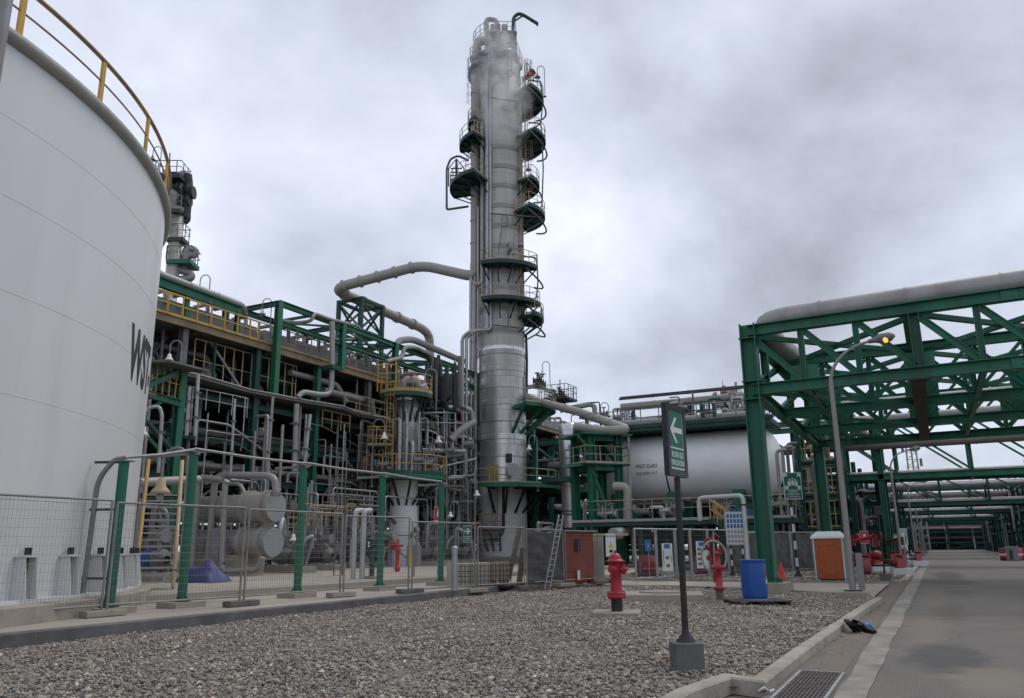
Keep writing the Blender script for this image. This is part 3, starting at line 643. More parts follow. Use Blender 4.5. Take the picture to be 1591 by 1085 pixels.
# lowest deck: wide round platform, struts, yellow patch door, manway
zb = tz(757); A0, A1 = sorted((ang(-75), ang(118)))
b = MB(); b.sector((TX, TY), R0-.1, 4.75, A0, A1, zb-.14, zb-.02, 26); b.sector((TX, TY), 4.72, 4.79, A0, A1, zb-.3, zb+.05, 26); po = b.build('platform', GREEN, tower)
b = MB(); b.rail([V(TX+4.75*math.cos(a), TY+4.75*math.sin(a), zb) for a in np.linspace(A0, A1, 18)], 1.15, 1.3, .035); b.build('railing', mat('pale_railing', (0,0,0)), po)
b = MB()
for d_ in range(-60, 130, 24):
    b.bar(ringpt(d_, R0, zb-2.2), ringpt(d_, 3.7, zb-.2), .16, .12); b.bar(ringpt(d_, R0, zb-.22), ringpt(d_, 4.6, zb-.22), .14, .16)
b.build('bracket', BLACK, po)
def shell_patch(deg, px_w, ya, yb, m_, nm, r=R0+.05):
    dd = math.degrees(px_w/PM/R0); b = MB(); b.sector((TX, TY), r-.03, r, *sorted((ang(deg-dd/2), ang(deg+dd/2))), tz(yb), tz(ya), 6); return b.build(nm, m_, tower)
shell_patch(112, 17, 726, 752, OCH, 'painted_patch')
b = MB(); b.cyl(ringpt(70, R0-.1, tz(735)), ringpt(70, R0+.55, tz(735)), .42, n=20); b.cyl(ringpt(70, R0+.5, tz(735)), ringpt(70, R0+.62, tz(735)), .56, n=20); b.build('manway', GALV, tower)
b = MB(); b.box(ringpt(75, R0+.1, tz(716)), (.5, .3, .7), rz=AR); b.build('junction_box', BLACK, tower)
# lower small platform on the skirt
zq = tz(823); A0, A1 = sorted((ang(92), ang(150)))
b = MB(); b.sector((TX, TY), R0, 3.4, A0, A1, zq-.25, zq, 12)
for d_ in (95, 110, 125, 140): b.bar(ringpt(d_, R0, zq-1.7), ringpt(d_, 3.1, zq-.2), .16, .12)
po = b.build('platform', DARK, tower)
b = MB(); b.rail([V(TX+3.4*math.cos(a), TY+3.4*math.sin(a), zq) for a in np.linspace(A0, A1, 8)], 1.1, 1.0, .035); b.build('railing', OCH, po)
b = MB(); b.ladder(tuple(ringpt(106, R0+.3, 0))[:2], zq, zb, (-math.sin(ang(106)), math.cos(ang(106)), 0), (math.cos(ang(106)), math.sin(ang(106)), 0)); b.build('ladder', mat('pale_railing', (0,0,0)), tower)
b = MB(); b.tube([ringpt(88, R0+.12, zb), ringpt(88, R0+.12, tz(826)), ringpt(98, R0+.5, tz(838)), ringpt(110, 2.8, tz(838))], .11, 8, fillet=.4); b.build('pipe', BLACK, tower)
# side deck where the big elbow pipe leaves on the right
zc_ = tz(637); A0, A1 = sorted((ang(-70), ang(65)))
b = MB(); b.sector((TX, TY), R0, 4.6, A0, A1, zc_-.3, zc_, 14)
for d_ in range(-60, 66, 25): b.bar(ringpt(d_, R0, zc_-2.2), ringpt(d_, 4.2, zc_-.3), .2, .2)
po = b.build('platform', GREEN, tower)
b = MB(); b.rail([V(TX+4.6*math.cos(a), TY+4.6*math.sin(a), zc_) for a in np.linspace(A0, A1, 12)], 1.1, 1.2, .035); b.build('railing', mat('pale_railing', (0,0,0)), po)

# big overhead line: tower -> corner -> along the rack -> down
P0 = left(x738, .5, rz0); cA = AT(655, 412, D=70); cB = AT(517, 449, D=70.5); xB = cB.x
e1 = AT(655, 510, X=xB); e2 = AT(670, 532, X=xB)
line = thing('overhead_pipeline', 'thick grey pipe leaving the tall tower and doubling back at a sharp bend', 'pipe', (P0.x, P0.y, P0.z))
b = MB(); b.pipe([P0+V(0,0,.2), P0-V(0,0,.9), P0-V(0,0,.9)+(cA-P0)*.15, cA, cB, e1, V(e1.x, e1.y+1.5, e1.z-.4), V(e1.x, e1.y+2.0, e1.z-6)], .46, 16, fillet=1.4)
b.build('pipe', PIPE2, line)
b = MB()
for (a_, c_) in ((cA, cB), (cB, e1)):
    for k in range(5):
        c = a_.lerp(c_, (k+.6)/5.2); d = (c_-a_).normalized(); b.cyl(c-d*.14, c+d*.14, .57, n=16)
b.build('flange', PIPE2, line)
# its braced support tower
sx, sy, st_ = cB.x+.2, None, AT(572, 476, X=cB.x).z
pA = AT(560, 480, X=cB.x+1.2)
t = thing('pipe_support_frame', 'slim green cross-braced steel frame holding up the bent overhead pipe', 'frame', (cB.x, pA.y+1.6, .25))
b = MB(); y0_, y1_ = pA.y, pA.y+3.2; x0_, x1_ = cB.x-1.3, cB.x+1.3
for x_ in (x0_, x1_):
    for y_ in (y0_, y1_): b.bar((x_, y_, .25), (x_, y_, st_), .32)
b.build('column', DGREEN, t)
b = MB(); k = st_
while k > 14:
    for (a_, c_) in (((x0_, y0_), (x1_, y0_)), ((x0_, y1_), (x1_, y1_)), ((x0_, y0_), (x0_, y1_)), ((x1_, y0_), (x1_, y1_))):
        b.bar((*a_, k-.15), (*c_, k-.15), .28); 
        if k-3 > 13: b.bar((*a_, k-.3), (*c_, k-3), .16); b.bar((*c_, k-.3), (*a_, k-3), .16)
    k -= 3
b.build('brace', DGREEN, t)

# elbow line from the tower to the slim column beside the green frame
zE = tz(624)
q0 = ringpt(10, R0, zE+.4); q1 = AT(905, 642, D=58.5); q2 = AT(968, 664, D=57); q3 = AT(905, 665, D=56.4); q2b = AT(977, 668, D=51.0)
SC = AT(886, 740, D=56); 
el2 = thing('elbow_pipeline', 'thick grey pipe sloping from the tall tower to a U-bend above the green frame', 'pipe', (q1.x, q1.y, q1.z))
b = MB(); b.pipe([q0, AT(838, 624, D=66), q1, q2b, AT(940, 670, D=52.5), V(SC.x+.4, SC.y, AT(900, 663, D=56).z)], .30, 14, fillet=1.0, band=3.2, bw=.1, bh=.03); b.build('pipe', PIPE2, el2)
# slim stainless column
sc = thing('stainless_column', 'slim shiny steel column standing between the tall tower and the green frame', 'column', (SC.x, SC.y, .25))
def scz(py): return AT(886, py, D=56).z
SR = .72; STL = clad('stainless_jacket', (.58,.58,.58), (.5,.5,.5), .72, 1.5, 1.3, .28, .9, stain=(.14,.135,.13), sstr=.4, joint=.012)
b = MB(); b.lathe([(SR*.9, scz(820)), (SR*.9, scz(735)), (SR, scz(728)), (SR, scz(664)), (SR*.8, scz(659)), (.01, scz(656))], 28, (SC.x, SC.y, 0)); b.build('shell', STL, sc)
b = MB(); b.lathe([(SR*.8, .25), (SR*.85, scz(820))], 24, (SC.x, SC.y, 0)); b.build('skirt', DARK, sc)
for py in (678, 681, 728, 795, 800): b = MB(); b.lathe([(SR, scz(py)-.04), (SR+.07, scz(py)-.04), (SR+.07, scz(py)+.04), (SR, scz(py)+.04)], 28, (SC.x, SC.y, 0), smooth=False); b.build('band', DARK if py > 700 else GALV, sc)
zz_ = scz(744); b = MB(); b.sector((SC.x, SC.y), SR*.9, 2.0, 0, 2*PI, zz_-.3, zz_, 20); b.build('platform', DGREEN, sc)
# green support frame
gf = AT(922, 828, D=52); g2_ = AT(966, 828, D=53)
fr = thing('green_support_frame', 'bright green steel frame under the U-bend of the thick pipe', 'frame', (gf.x, gf.y, .25))
ztop = AT(922, 676, D=52).z; zmid = AT(922, 722, D=52).z
u = (g2_-gf); u.z = 0; u.normalize(); n_ = V(-u.y, u.x, 0); wdt = 2.0
b = MB(); cols = [gf, gf+u*wdt, gf+n_*2.2, gf+u*wdt+n_*2.2]
for c in cols: k = MB(); k.ibeam((c.x, c.y, .25), (c.x, c.y, ztop), .42, .42, .04, up=u); k.build('column', GREEN, fr)
b = MB()
for (i, j) in ((0, 1), (2, 3), (0, 2), (1, 3)):
    for z in (ztop, zmid): b.ibeam((cols[i].x, cols[i].y, z-.18), (cols[j].x, cols[j].y, z-.18), .25, .35)
b.build('beam', GREEN, fr)
b = MB(); b.bar((cols[1].x, cols[1].y, 1.5), (cols[0].x, cols[0].y, zmid-.3), .18); b.bar((cols[0].x, cols[0].y, zmid), (cols[2].x, cols[2].y, ztop-.3), .16); b.bar((cols[1].x, cols[1].y, zmid), (cols[3].x, cols[3].y, ztop-.3), .16)
b.bar((cols[0].x, cols[0].y, ztop-1), (cols[0].x-.9*u.x, cols[0].y-.9*u.y, ztop-.1), .15); b.bar((cols[0].x, cols[0].y, zmid+.1), (cols[0].x-2.1*u.x, cols[0].y-2.1*u.y, zmid-2.1+1.9), .2); b.build('brace', GREEN, fr)
cc = (cols[0]+cols[3])/2; R_ = Matrix.Rotation(math.atan2(u.y, u.x), 3, 'Z')
b = MB(); b.box((cc.x, cc.y, ztop+.05), (3.6, 3.4, .1), R=R_); b.build('top_plate', GREEN, fr)
b = MB(); b.box((cc.x, cc.y, zmid+.03), (3.3, 3.0, .08), R=R_); po = b.build('deck', DGREEN, fr)
b = MB(); b.rail([cc+u*a_+n_*c_+V(0,0,zmid+.07-cc.z) for a_, c_ in ((-1.65,-1.5), (1.65,-1.5), (1.65,1.5), (-1.65,1.5))], 1.1, 1.1, .03, close=True); b.build('railing', mat('pale_railing', (0,0,0)), po)
b = MB(); b.tube([cc+u*1.7-n_*1.3+V(0,0,z-cc.z) for z in (ztop, .3)], .1, 8); b.build('drain_pipe', GALV, fr)
# white vertical pipes and the U pipe right of the frame
ul = thing('bent_downpipe', 'pale insulated pipe with elbows dropping between green frame and white drum', 'pipe', tuple(AT(972, 800, D=52)))
b = MB(); b.pipe([AT(952, 756, D=52), AT(975, 756, D=52), AT(975, 826, D=52), AT(951, 828, D=50)], .28, 12, fillet=.5, band=1.8); b.build('pipe', PIPE2, ul)
b = MB(); q = AT(962, 829, D=50.5); b.cyl(q-ER*.2, q+ER*.2, .36, n=12); b.build('flange', GALV, ul)

# ------------------------------------------------------------------ small column with yellow decks
D2 = 54.0; CP = AT(629, 700, D=D2); PM2 = 1252/D2
def cz(py): return AT(629, py, D=D2).z
col2 = thing('short_column', 'short grey column on a white skirt with yellow railed decks', 'column', (CP.x, CP.y, .25))
CN = V(-CP.x, -CP.y, 0).normalized(); CR = V(-CN.y, CN.x, 0)
if CR.dot(ER) < 0: CR = -CR
CA = math.atan2(CR.y, CR.x); s2 = 1 if abs(((math.atan2(CN.y, CN.x)-CA+PI) % (2*PI))-PI-PI/2) < .2 else -1
def a2(deg): return CA+s2*math.radians(deg)
def rp2(deg, r, z): return V(CP.x+r*math.cos(a2(deg)), CP.y+r*math.sin(a2(deg)), z)
def lf2(xm, nm, z): return V(CP.x, CP.y, 0)+CR*xm+CN*nm+V(0,0,z)
b = MB(); b.lathe([(1.0, .25), (.93, 1.4), (.90, cz(748))], 32, (CP.x, CP.y, 0)); b.build('skirt', WHITE, col2)
SH2 = clad('short_column_jacket', (.36,.355,.345), (.30,.295,.285), .8, 1.3, .8, .42, .6, stain=(.15,.14,.125), sstr=.7)
b = MB(); b.lathe([(.80, cz(748)), (.80, cz(680)), (.86, cz(676)), (.86, cz(625)), (.6, cz(620)), (.01, cz(617))], 32, (CP.x, CP.y, 0)); b.build('shell', SH2, col2)
for (py, ro, a_0, a_1, m1) in ((741, 2.75, -60, 240, GREEN), (614, 1.75, -70, 200, DGREEN)):
    z = cz(py); A0, A1 = sorted((a2(a_0), a2(a_1)))
    b = MB(); b.sector((CP.x, CP.y), .8, ro, A0, A1, z-.28, z-.02, 24); po = b.build('platform', m1, col2)
    b = MB(); b.sector((CP.x, CP.y), ro-.02, ro+.02, A0, A1, z-.02, z+.2, 24); b.build('toe_plate', OCH if py < 700 else DGREEN, po)
    b = MB(); b.rail([V(CP.x+ro*math.cos(a), CP.y+ro*math.sin(a), z) for a in np.linspace(A0, A1, 20)], 1.2, .95, .03, toe=False); b.build('railing', OCH, po)
    b = MB()
    for d_ in range(a_0, a_1, 28): b.bar(rp2(d_, .85, z-1.9), rp2(d_, ro-.3, z-.3), .13, .1)
    b.build('bracket', BLACK, po)
z = cz(695); b = MB(); b.box(lf2(-1.6, .3, z), (1.6, 1.4, .2), rz=CA); po = b.build('platform', DGREEN, col2)
b = MB(); b.rail([lf2(x_, n_, z) for x_, n_ in ((-2.4, 1), (-.8, 1), (-.8, -.4), (-2.4, -.4))], 1.2, .55, .04, close=True); b.build('railing', OCH, po)
b = MB(); p = lf2(-1.0, 1.0, 0); b.ladder((p.x, p.y), cz(735), cz(600), CR, CN); b.build('ladder', OCH, col2)
z = cz(612); b = MB()
for (x_, n_, h_) in ((-1.9, .6, 1.9), (-1.3, .9, 1.9), (-.7, 1.0, 2.0)): b.tube([lf2(x_, n_, z), lf2(x_, n_, z+h_)], .05, 6)
for k in (.6, 1.2, 1.8): b.tube([lf2(-1.9, .6, z+k), lf2(-.7, 1.0, z+k)], .05, 6)
b.build('cage', YEL, col2)
for (x_, n_, ya, yb, r) in ((.1, 1.05, 645, 735, .11), (-.35, 1.1, 655, 738, .14), (-.8, .8, 655, 742, .09), (.5, .95, 690, 735, .13), (.9, .5, 640, 740, .07)):
    b = MB(); b.pipe([lf2(x_-.3, n_-.3, cz(ya)), lf2(x_, n_, cz(ya)), lf2(x_, n_, cz(yb))], r, 8, fillet=.25, band=.9, bw=.05, bh=.05); b.build('pipe', GALV, col2)
b = MB(); b.pipe([lf2(-.1, 0, cz(620)), lf2(-.1, 0, cz(590)), lf2(.7, 0, cz(590)), lf2(.75, 0, cz(602)), lf2(1.3, -.2, cz(603))], .3, 12, fillet=.4); b.build('overhead_pipe', PIPE2, col2)
for (x_, py) in ((.9, 718), (1.5, 722), (-1.4, 725), (.3, 600)):
    p = lf2(x_, 1.2, cz(py)); b = MB(); b.cyl(p-CR*.25, p+CR*.25, .2, n=10); b.cyl(p-CR*.3, p-CR*.24, .32, n=12); b.cyl(p+CR*.24, p+CR*.3, .32, n=12); b.cyl(p, p+V(0,0,.5), .05, n=6); b.cyl(p+V(0,0,.5), p+V(0,0,.54), .25, n=12); b.build('valve', GREY, col2)
def one(par, name, m_, meth, *a, **k):
    b = MB(); getattr(b, meth)(*a, **k); return b.build(name, m_, par)
def valve(par, p, ax, r=.2, m_=None, nm='valve'):
    p = Vector(p); ax = Vector(ax).normalized(); b = MB(); m_ = m_ or GREY
    b.cyl(p-ax*r*1.6, p+ax*r*1.6, r, n=10)
    for s_ in (-1, 1): b.cyl(p+ax*s_*r*1.5, p+ax*s_*r*1.9, r*1.6, n=12)
    b.cyl(p, p+V(0,0,r*3.2), r*.35, n=6); b.cyl(p+V(0,0,r*3.2), p+V(0,0,r*3.35), r*1.2, n=12); return b.build(nm, m_, par)
def rack(name, label, cat, x0, x1, y0, y1, bay, levels, along, npipes, seed, cm=GREEN, grp=None, cw=.35, top=None, pm=None, rs=(.08, .32), braces=True, cross=True, floor=None, risers=0, drop=None, base=.25, bmat=None, cmat=None):
    rd = random.Random(seed); t = thing(name, label, cat, ((x0+x1)/2, (y0+y1)/2, base), grp); top = top or levels[-1]
    L_ = (y1-y0) if along == 'y' else (x1-x0); nb = max(1, round(L_/bay)); st_ = L_/nb
    def W(s_, c_, z): return V(c_, y0+s_, z) if along == 'y' else V(x0+s_, c_, z)
    ca, cb = (x0, x1) if along == 'y' else (y0, y1)
    for i in range(nb+1):
        for c_ in (ca, cb): one(t, 'column', cmat[i % len(cmat)] if cmat else cm, 'ibeam', W(i*st_, c_, base), W(i*st_, c_, top+.2), cw, cw, .04, up=(1,0,0))
        if cross:
            for z in levels: one(t, 'cross_beam', rd.choice(bmat) if bmat else cm, 'ibeam', W(i*st_, ca, z-.2), W(i*st_, cb, z-.2), .22, .36)
    for c_ in (ca, cb):
        for z in levels: one(t, 'side_beam', rd.choice(bmat) if bmat else cm, 'ibeam', W(0, c_, z-.62), W(L_, c_, z-.62), .2, .34)
        if braces:
            for i in range(0, nb, 2):
                z0_, z1_ = (levels[0]-.6, base+.2) if i % 4 else (levels[-1]-.6, levels[0]); a, c = W(i*st_, c_, z0_), W((i+1)*st_, c_, z1_)
                one(t, 'brace', cm, 'bar', a, c, .15); one(t, 'brace', cm, 'bar', W(i*st_, c_, z1_), W((i+1)*st_, c_, z0_), .15)
    pm = pm or [PIPE, MID, PIPE2, GALV, MID]
    wd = abs(cb-ca); k = 0
    for z in levels:
        n = npipes; u = .35
        while u < wd-.3 and k < 95:
            r = rd.uniform(*rs); c_ = min(ca, cb)+u+r
            if c_+r > max(ca, cb)-.2: break
            a = rd.uniform(-.5, 1.0) if rd.random() < .7 else rd.uniform(0, L_*.4); e = L_-(rd.uniform(-.5, 1) if rd.random() < .7 else rd.uniform(0, L_*.4))
            pts = [W(a, c_, z+r), W(e, c_, z+r)]
            if rd.random() < .3: pts = [W(a, c_, z+r-rd.uniform(1, 2.4))]+pts
            if rd.random() < .3: pts = pts+[W(e, c_, z+r-rd.uniform(1, 2.6))]
            one(t, 'pipe', rd.choice(pm), 'pipe', pts, r, 8, fillet=r*2.5, band=rd.choice([2.2, 3.1, None]), bw=.07, bh=.02); k += 1
            u += 2*r+rd.uniform(.12, .5)*max(1, wd/npipes)
    for k in range(risers):
        s_ = rd.uniform(0, L_); c_ = ca+rd.choice([-.4, .4, 1.2, wd/2])*(1 if cb > ca else -1); r = rd.uniform(.04, .13); za = rd.choice(levels)+rd.uniform(0, 1); zb_ = max(base, za-rd.uniform(3, 9))
        one(t, 'riser', rd.choice([GALV, PIPE, GALV, MID]), 'pipe', [W(s_+rd.uniform(-.8, .8), c_+.5, za), W(s_, c_, za), W(s_, c_, zb_)], r, 8, fillet=.25)
        if rd.random() < .4: valve(t, W(s_, c_, rd.uniform(zb_+.5, za)), (1, 0, 0) if along == 'y' else (0, 1, 0), max(.1, r*1.2))
    if floor:
        for (za, m2) in floor: one(t, 'walkway', m2, 'box', ((x0+x1)/2, (y0+y1)/2, za), (abs(x1-x0)+.3, abs(y1-y0)+.3, .06))  # solid slabs across the levels, added to block sky light and darken the inside
    return t
GRATE = mat('dark_grating', (.05,.05,.05), .8, .2, var=.3)
DKG = mat('deep_green_paint', (.006,.05,.035), .6, var=.4, dirt=(.02,.025,.022), dsc=1.0)  # deepest of the greens, for rear racks, side beams and walkway edges
# ------------------------------------------------------------------ long process rack on the left
RX = -34.0; RXB = -50.0
r1 = rack('pipe_rack', 'long dark green pipe rack running away from the white tank, packed with pipes', 'pipe rack', RX, RX-7, 23.4, 81.7, 5.3, [5.8, 7.9, 10.1], 'y', 7, 3, cm=GREEN, top=13.0, risers=60, floor=[(10.05, GRATE)], bmat=[DKG, DKG, MID], rs=(.05, .24), pm=[PIPE, MID, PIPE2, GALV, PIPE], cmat=[GREEN, MID, DGREEN])
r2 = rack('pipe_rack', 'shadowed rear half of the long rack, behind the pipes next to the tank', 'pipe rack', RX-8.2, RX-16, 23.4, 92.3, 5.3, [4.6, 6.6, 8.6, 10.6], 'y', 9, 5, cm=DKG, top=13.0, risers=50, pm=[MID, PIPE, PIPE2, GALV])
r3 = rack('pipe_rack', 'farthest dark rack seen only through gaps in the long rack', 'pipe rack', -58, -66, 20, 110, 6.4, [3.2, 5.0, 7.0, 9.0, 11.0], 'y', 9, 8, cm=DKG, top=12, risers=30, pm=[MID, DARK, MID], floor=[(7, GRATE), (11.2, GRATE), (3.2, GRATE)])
# ledge with grey lip at 10.2 m, railings
dk = thing('access_walkway', 'grey edged upper walkway hung along the front of the long rack', 'walkway', (RX, 45, 10.1))
b = MB(); pts = [(RX+1.2, 24), (RX+1.25, 29), (RX+.6, 33), (RX+1.0, 37), (RX+1.6, 40), (RX+.6, 43), (RX+1.2, 46), (RX+.9, 62)]
b.add([(x, y, 10.28) for x, y in pts]+[(RX-.3, y, 10.28) for x, y in pts[::-1]]+[(x, y, 10.08) for x, y in pts]+[(RX-.3, y, 10.08) for x, y in pts[::-1]], [tuple(range(16)), tuple(range(31, 15, -1))]+[(i, (i+1) % 16, 16+(i+1) % 16, 16+i) for i in range(16)]); b.build('deck', MID, dk)
b = MB(); b.tube([(x+.02, y, 10.26) for x, y in pts], .05, 8); b.build('edge_pipe', PIPE, dk)
b = MB(); b.rail([(RX+.9, 41, 10.3), (RX+.7, 62, 10.3)], 1.1, 1.6, .03); b.build('railing', mat('pale_railing', (0,0,0)), dk)
b = MB(); b.rail([(RX-.6, 30, 10.3), (RX-.6, 38, 10.3)], 2.4, .7, .035); b.build('railing', CREAM, dk)
# cooler deck
cdk = thing('cooler_deck', 'high walkway deck with yellow railing on top of the long rack', 'deck', ((RX+RXB)/2, 50, 13.0))
one(cdk, 'deck', MID, 'box', ((RX+RXB)/2, 57, 13.08), (16.6, 66.5, .14))
for y in np.arange(23.9, 91, 5.3): one(cdk, 'joist', DARK, 'ibeam', (RX+.2, y, 12.85), (RXB-.2, y, 12.85), .25, .4)
one(cdk, 'edge_beam', mat('ochre_beam', (.22,.17,.10), .7, var=.3, dirt=(.1,.09,.07)), 'ibeam', (RX+.3, 23.8, 13.05), (RX+.3, 89, 13.05), .2, .42)
b = MB(); b.rail([(RX+.35, 26.3, 13.25), (RX+.35, 33.6, 13.25)], 1.15, .95, .05); b.build('railing', YEL, cdk)
b = MB(); b.rail([(RX+.35, 33.7, 13.25), (RX+.35, 60, 13.25)], 1.15, 1.5, .035); b.build('railing', mat('ochre_rail', (.30,.20,.09), .6, var=.3), cdk)
b = MB(); b.rail([(RX+.35, 60.1, 13.25), (RX+.35, 89, 13.25)], 1.15, 1.7, .03, toe=False); b.build('railing', mat('pale_railing', (0,0,0)), cdk)
b = MB(); b.add([(RX+.2, y, z) for y, z in ((23.8, 11.5), (23.8, 13))], []);
# fin-fan coolers on the deck, hoppers below it
names = ['nearest the white tank', 'second from the white tank', 'third from the white tank', 'midway along the deck', 'fifth along the deck', 'just left of the slim support frame', 'behind the yellow railed column', 'far end beside the tall tower']
c0_ = None
for i in range(8):
    y = 27.5+i*8.0; loc = (RX-8.4, y+3.7, 13.2)
    lab = 'grey fan cooler box on the high deck, '+names[i]
    if c0_ is None:
        c0_ = thing('air_cooler', lab, 'cooler', loc, 'fan coolers on the high deck')
        b = MB(); b.box((loc[0], loc[1], 14.2), (14.6, 7.3, .55)); b.build('tube_bundle', mat('cooler_box', (.14,.135,.13), .6, .3, var=.3, sc=2), c0_)
        b = MB(); b.box((loc[0]+7.1, loc[1], 14.1), (.5, 7.4, .9)); b.build('header_box', GREY, c0_)
        for sx in (-6.9, -2.3, 2.3, 6.7):
            for sy in (-3.4, 3.4): one(c0_, 'leg', MID, 'box', (loc[0]+sx, loc[1]+sy, 13.55), (.2, .2, .85))
        for sx in (3.6, -3.6):
            b = MB(); b.lathe([(2.1, 11.9), (2.1, 12.5)], 24, (loc[0]+sx, loc[1], 0)); b.lathe([(2.1, 12.5), (3.2, 12.95)], 4, (loc[0]+sx, loc[1], 0), a0=PI/4, a1=2*PI+PI/4, smooth=False); b.build('fan_hopper', mat('hopper', (.10,.10,.10), .6, .3, var=.3), c0_)
        for k in range(5):
            b = MB(); yy = loc[1]-3+k*1.45; b.pipe([(loc[0]+7.3, yy, 14.3), (loc[0]+7.3, yy, 15.0+.25*(k % 2)), (loc[0]+6.2, yy, 15.0+.25*(k % 2))], .12, 8, fillet=.3); b.build('nozzle', [PIPE, MID][k % 2], c0_)
    else: copy_tree(c0_, loc=loc, label=lab)
rd = random.Random(61)
for k in range(44):
    y = 24+k*1.05+rd.uniform(-.3, .3); x_ = RX-rd.choice([.3, 1.2, 2.4, 3.5]); m2 = rd.choice([MID, PIPE, MID, GREY, DGREEN])
    if k % 3 == 0: one(cdk, 'strut', m2, 'bar', (x_, y, 10.3), (x_+rd.choice([-1.6, 1.6, 0])*.3, y+rd.choice([-2.2, 2.2]), 12.8), .12)
    elif k % 3 == 1: one(cdk, 'hanger', m2, 'bar', (x_, y, 10.3), (x_, y, 12.9), rd.uniform(.07, .2))
    else:
        z = rd.uniform(10.9, 12.4); one(cdk, 'duct', m2, 'pipe', [V(x_, y-rd.uniform(1, 4), z), V(x_, y+rd.uniform(1, 4), z), V(x_, y+4, z-1)], rd.uniform(.06, .25), 8, fillet=.3)
for k in range(8):
    y = 27.5+k*4.6; x_ = RX-1.6-rd.uniform(0, 2); b = MB(); b.lathe([(.01, 10.2), (.5, 10.3), (.55, 11.2), (.3, 11.6), (.01, 11.7)], 14, (x_, y, 0)); b.build('separator_pot', rd.choice([PIPE, MID, BROWN]), cdk)
# green beam with grey pipe on top, nearest the tank
gb = thing('beam_run', 'green beam carrying a grey pipe above the yellow railing by the tank', 'beam', (RX+.1, 28, 13.2))
one(gb, 'beam', GREEN, 'ibeam', (RX+.1, 24, 14.95), (RX+.1, 32.4, 14.75), .35, .5)
for y in (25, 28.6, 32.2): one(gb, 'post', GREEN, 'ibeam', (RX+.1, y, 13.2), (RX+.1, y, 14.7), .25, .25, up=(1,0,0))
one(gb, 'pipe', PIPE, 'pipe', [(RX+.05, 23, 15.4), (RX+.05, 32.6, 15.15), (RX-.4, 33.2, 14.7)], .2, 10, band=2.2)
# ------------------------------------------------------------------ upper green portal frame
pf = thing('portal_frame', 'tall green steel portal frame rising through the front of the high deck', 'frame', (RX+.6, 45, 10.3))
fx0, fx1 = RX+.6, RX-2.6; ft = 16.0
ys = [34.9, 40.9, 46.9, 52.9, 58.9, 64.9]
for i, y in enumerate(ys):
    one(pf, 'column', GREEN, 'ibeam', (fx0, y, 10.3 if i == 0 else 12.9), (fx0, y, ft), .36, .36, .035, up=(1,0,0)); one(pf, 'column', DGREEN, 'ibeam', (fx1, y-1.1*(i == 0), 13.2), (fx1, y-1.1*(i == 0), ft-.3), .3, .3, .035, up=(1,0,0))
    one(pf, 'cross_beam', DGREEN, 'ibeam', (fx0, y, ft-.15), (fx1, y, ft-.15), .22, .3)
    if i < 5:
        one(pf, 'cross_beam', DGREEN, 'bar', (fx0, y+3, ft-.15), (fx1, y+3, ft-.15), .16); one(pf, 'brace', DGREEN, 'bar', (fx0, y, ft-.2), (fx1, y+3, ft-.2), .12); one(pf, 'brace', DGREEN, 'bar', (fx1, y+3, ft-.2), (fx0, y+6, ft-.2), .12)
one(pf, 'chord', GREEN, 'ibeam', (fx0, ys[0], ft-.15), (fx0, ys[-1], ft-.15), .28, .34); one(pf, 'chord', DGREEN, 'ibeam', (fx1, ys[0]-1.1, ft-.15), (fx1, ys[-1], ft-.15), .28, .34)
one(pf, 'chord', GREEN, 'ibeam', (fx0, ys[0], ft-1.35), (fx0, ys[-1], ft-1.35), .22, .26)
for i in range(5): one(pf, 'brace', GREEN, 'bar', (fx0, ys[i], ft-.3) if i % 2 else (fx0, ys[i], ft-1.3), (fx0, ys[i]+6, ft-1.3) if i % 2 else (fx0, ys[i]+6, ft-.3), .1)
# pipes looping over the frame: pixel-measured heights on the plane of the frame
def onx(pts, X=RX+.9): return [AT(px, py, X=X+dx) for px, py, dx in pts]
for (pts, r, m_) in [([(425, 497, -2), (462, 502, -1), (484, 499, 0), (488, 487, 0), (515, 497, 0), (556, 507, -.5), (562, 516, -.5), (550, 528, -1), (520, 528, -1.4)], .17, PIPE),
                     ([(516, 500, .3), (516, 570, .3), (514, 612, .3), (498, 614, .3), (470, 609, 0), (462, 618, 0)], .26, PIPE),
                     ([(463, 528, -2), (462, 512, -2), (470, 512, -2.2)], .16, PIPE), ([(505, 546, -2), (505, 526, -2), (512, 526, -2)], .16, PIPE), ([(535, 560, -2), (536, 538, -2), (545, 538, -2)], .16, PIPE),
                     ([(608, 560, -1), (614, 552, -1), (617, 530, -1), (640, 527, -1), (672, 541, -1), (720, 562, -1)], .38, PIPE2), ([(600, 562, 0), (625, 556, 0), (628, 540, 0), (645, 540, 0), (670, 552, 0), (674, 570, 0)], .24, PIPE),
                     ([(600, 575, -2), (602, 563, -2), (612, 563, -2), (613, 580, -2)], .2, PIPE), ([(560, 560, -2.5), (575, 556, -2.5), (577, 580, -2.5)], .15, PIPE)]:
    q = onx(pts); r *= .68; one(pf, 'pipe', m_, 'pipe', q, r, 12, fillet=r*3)
p = AT(515, 572, X=RX+1.2); one(pf, 'clamp', DGREEN, 'box', p, (.8, .8, .25))
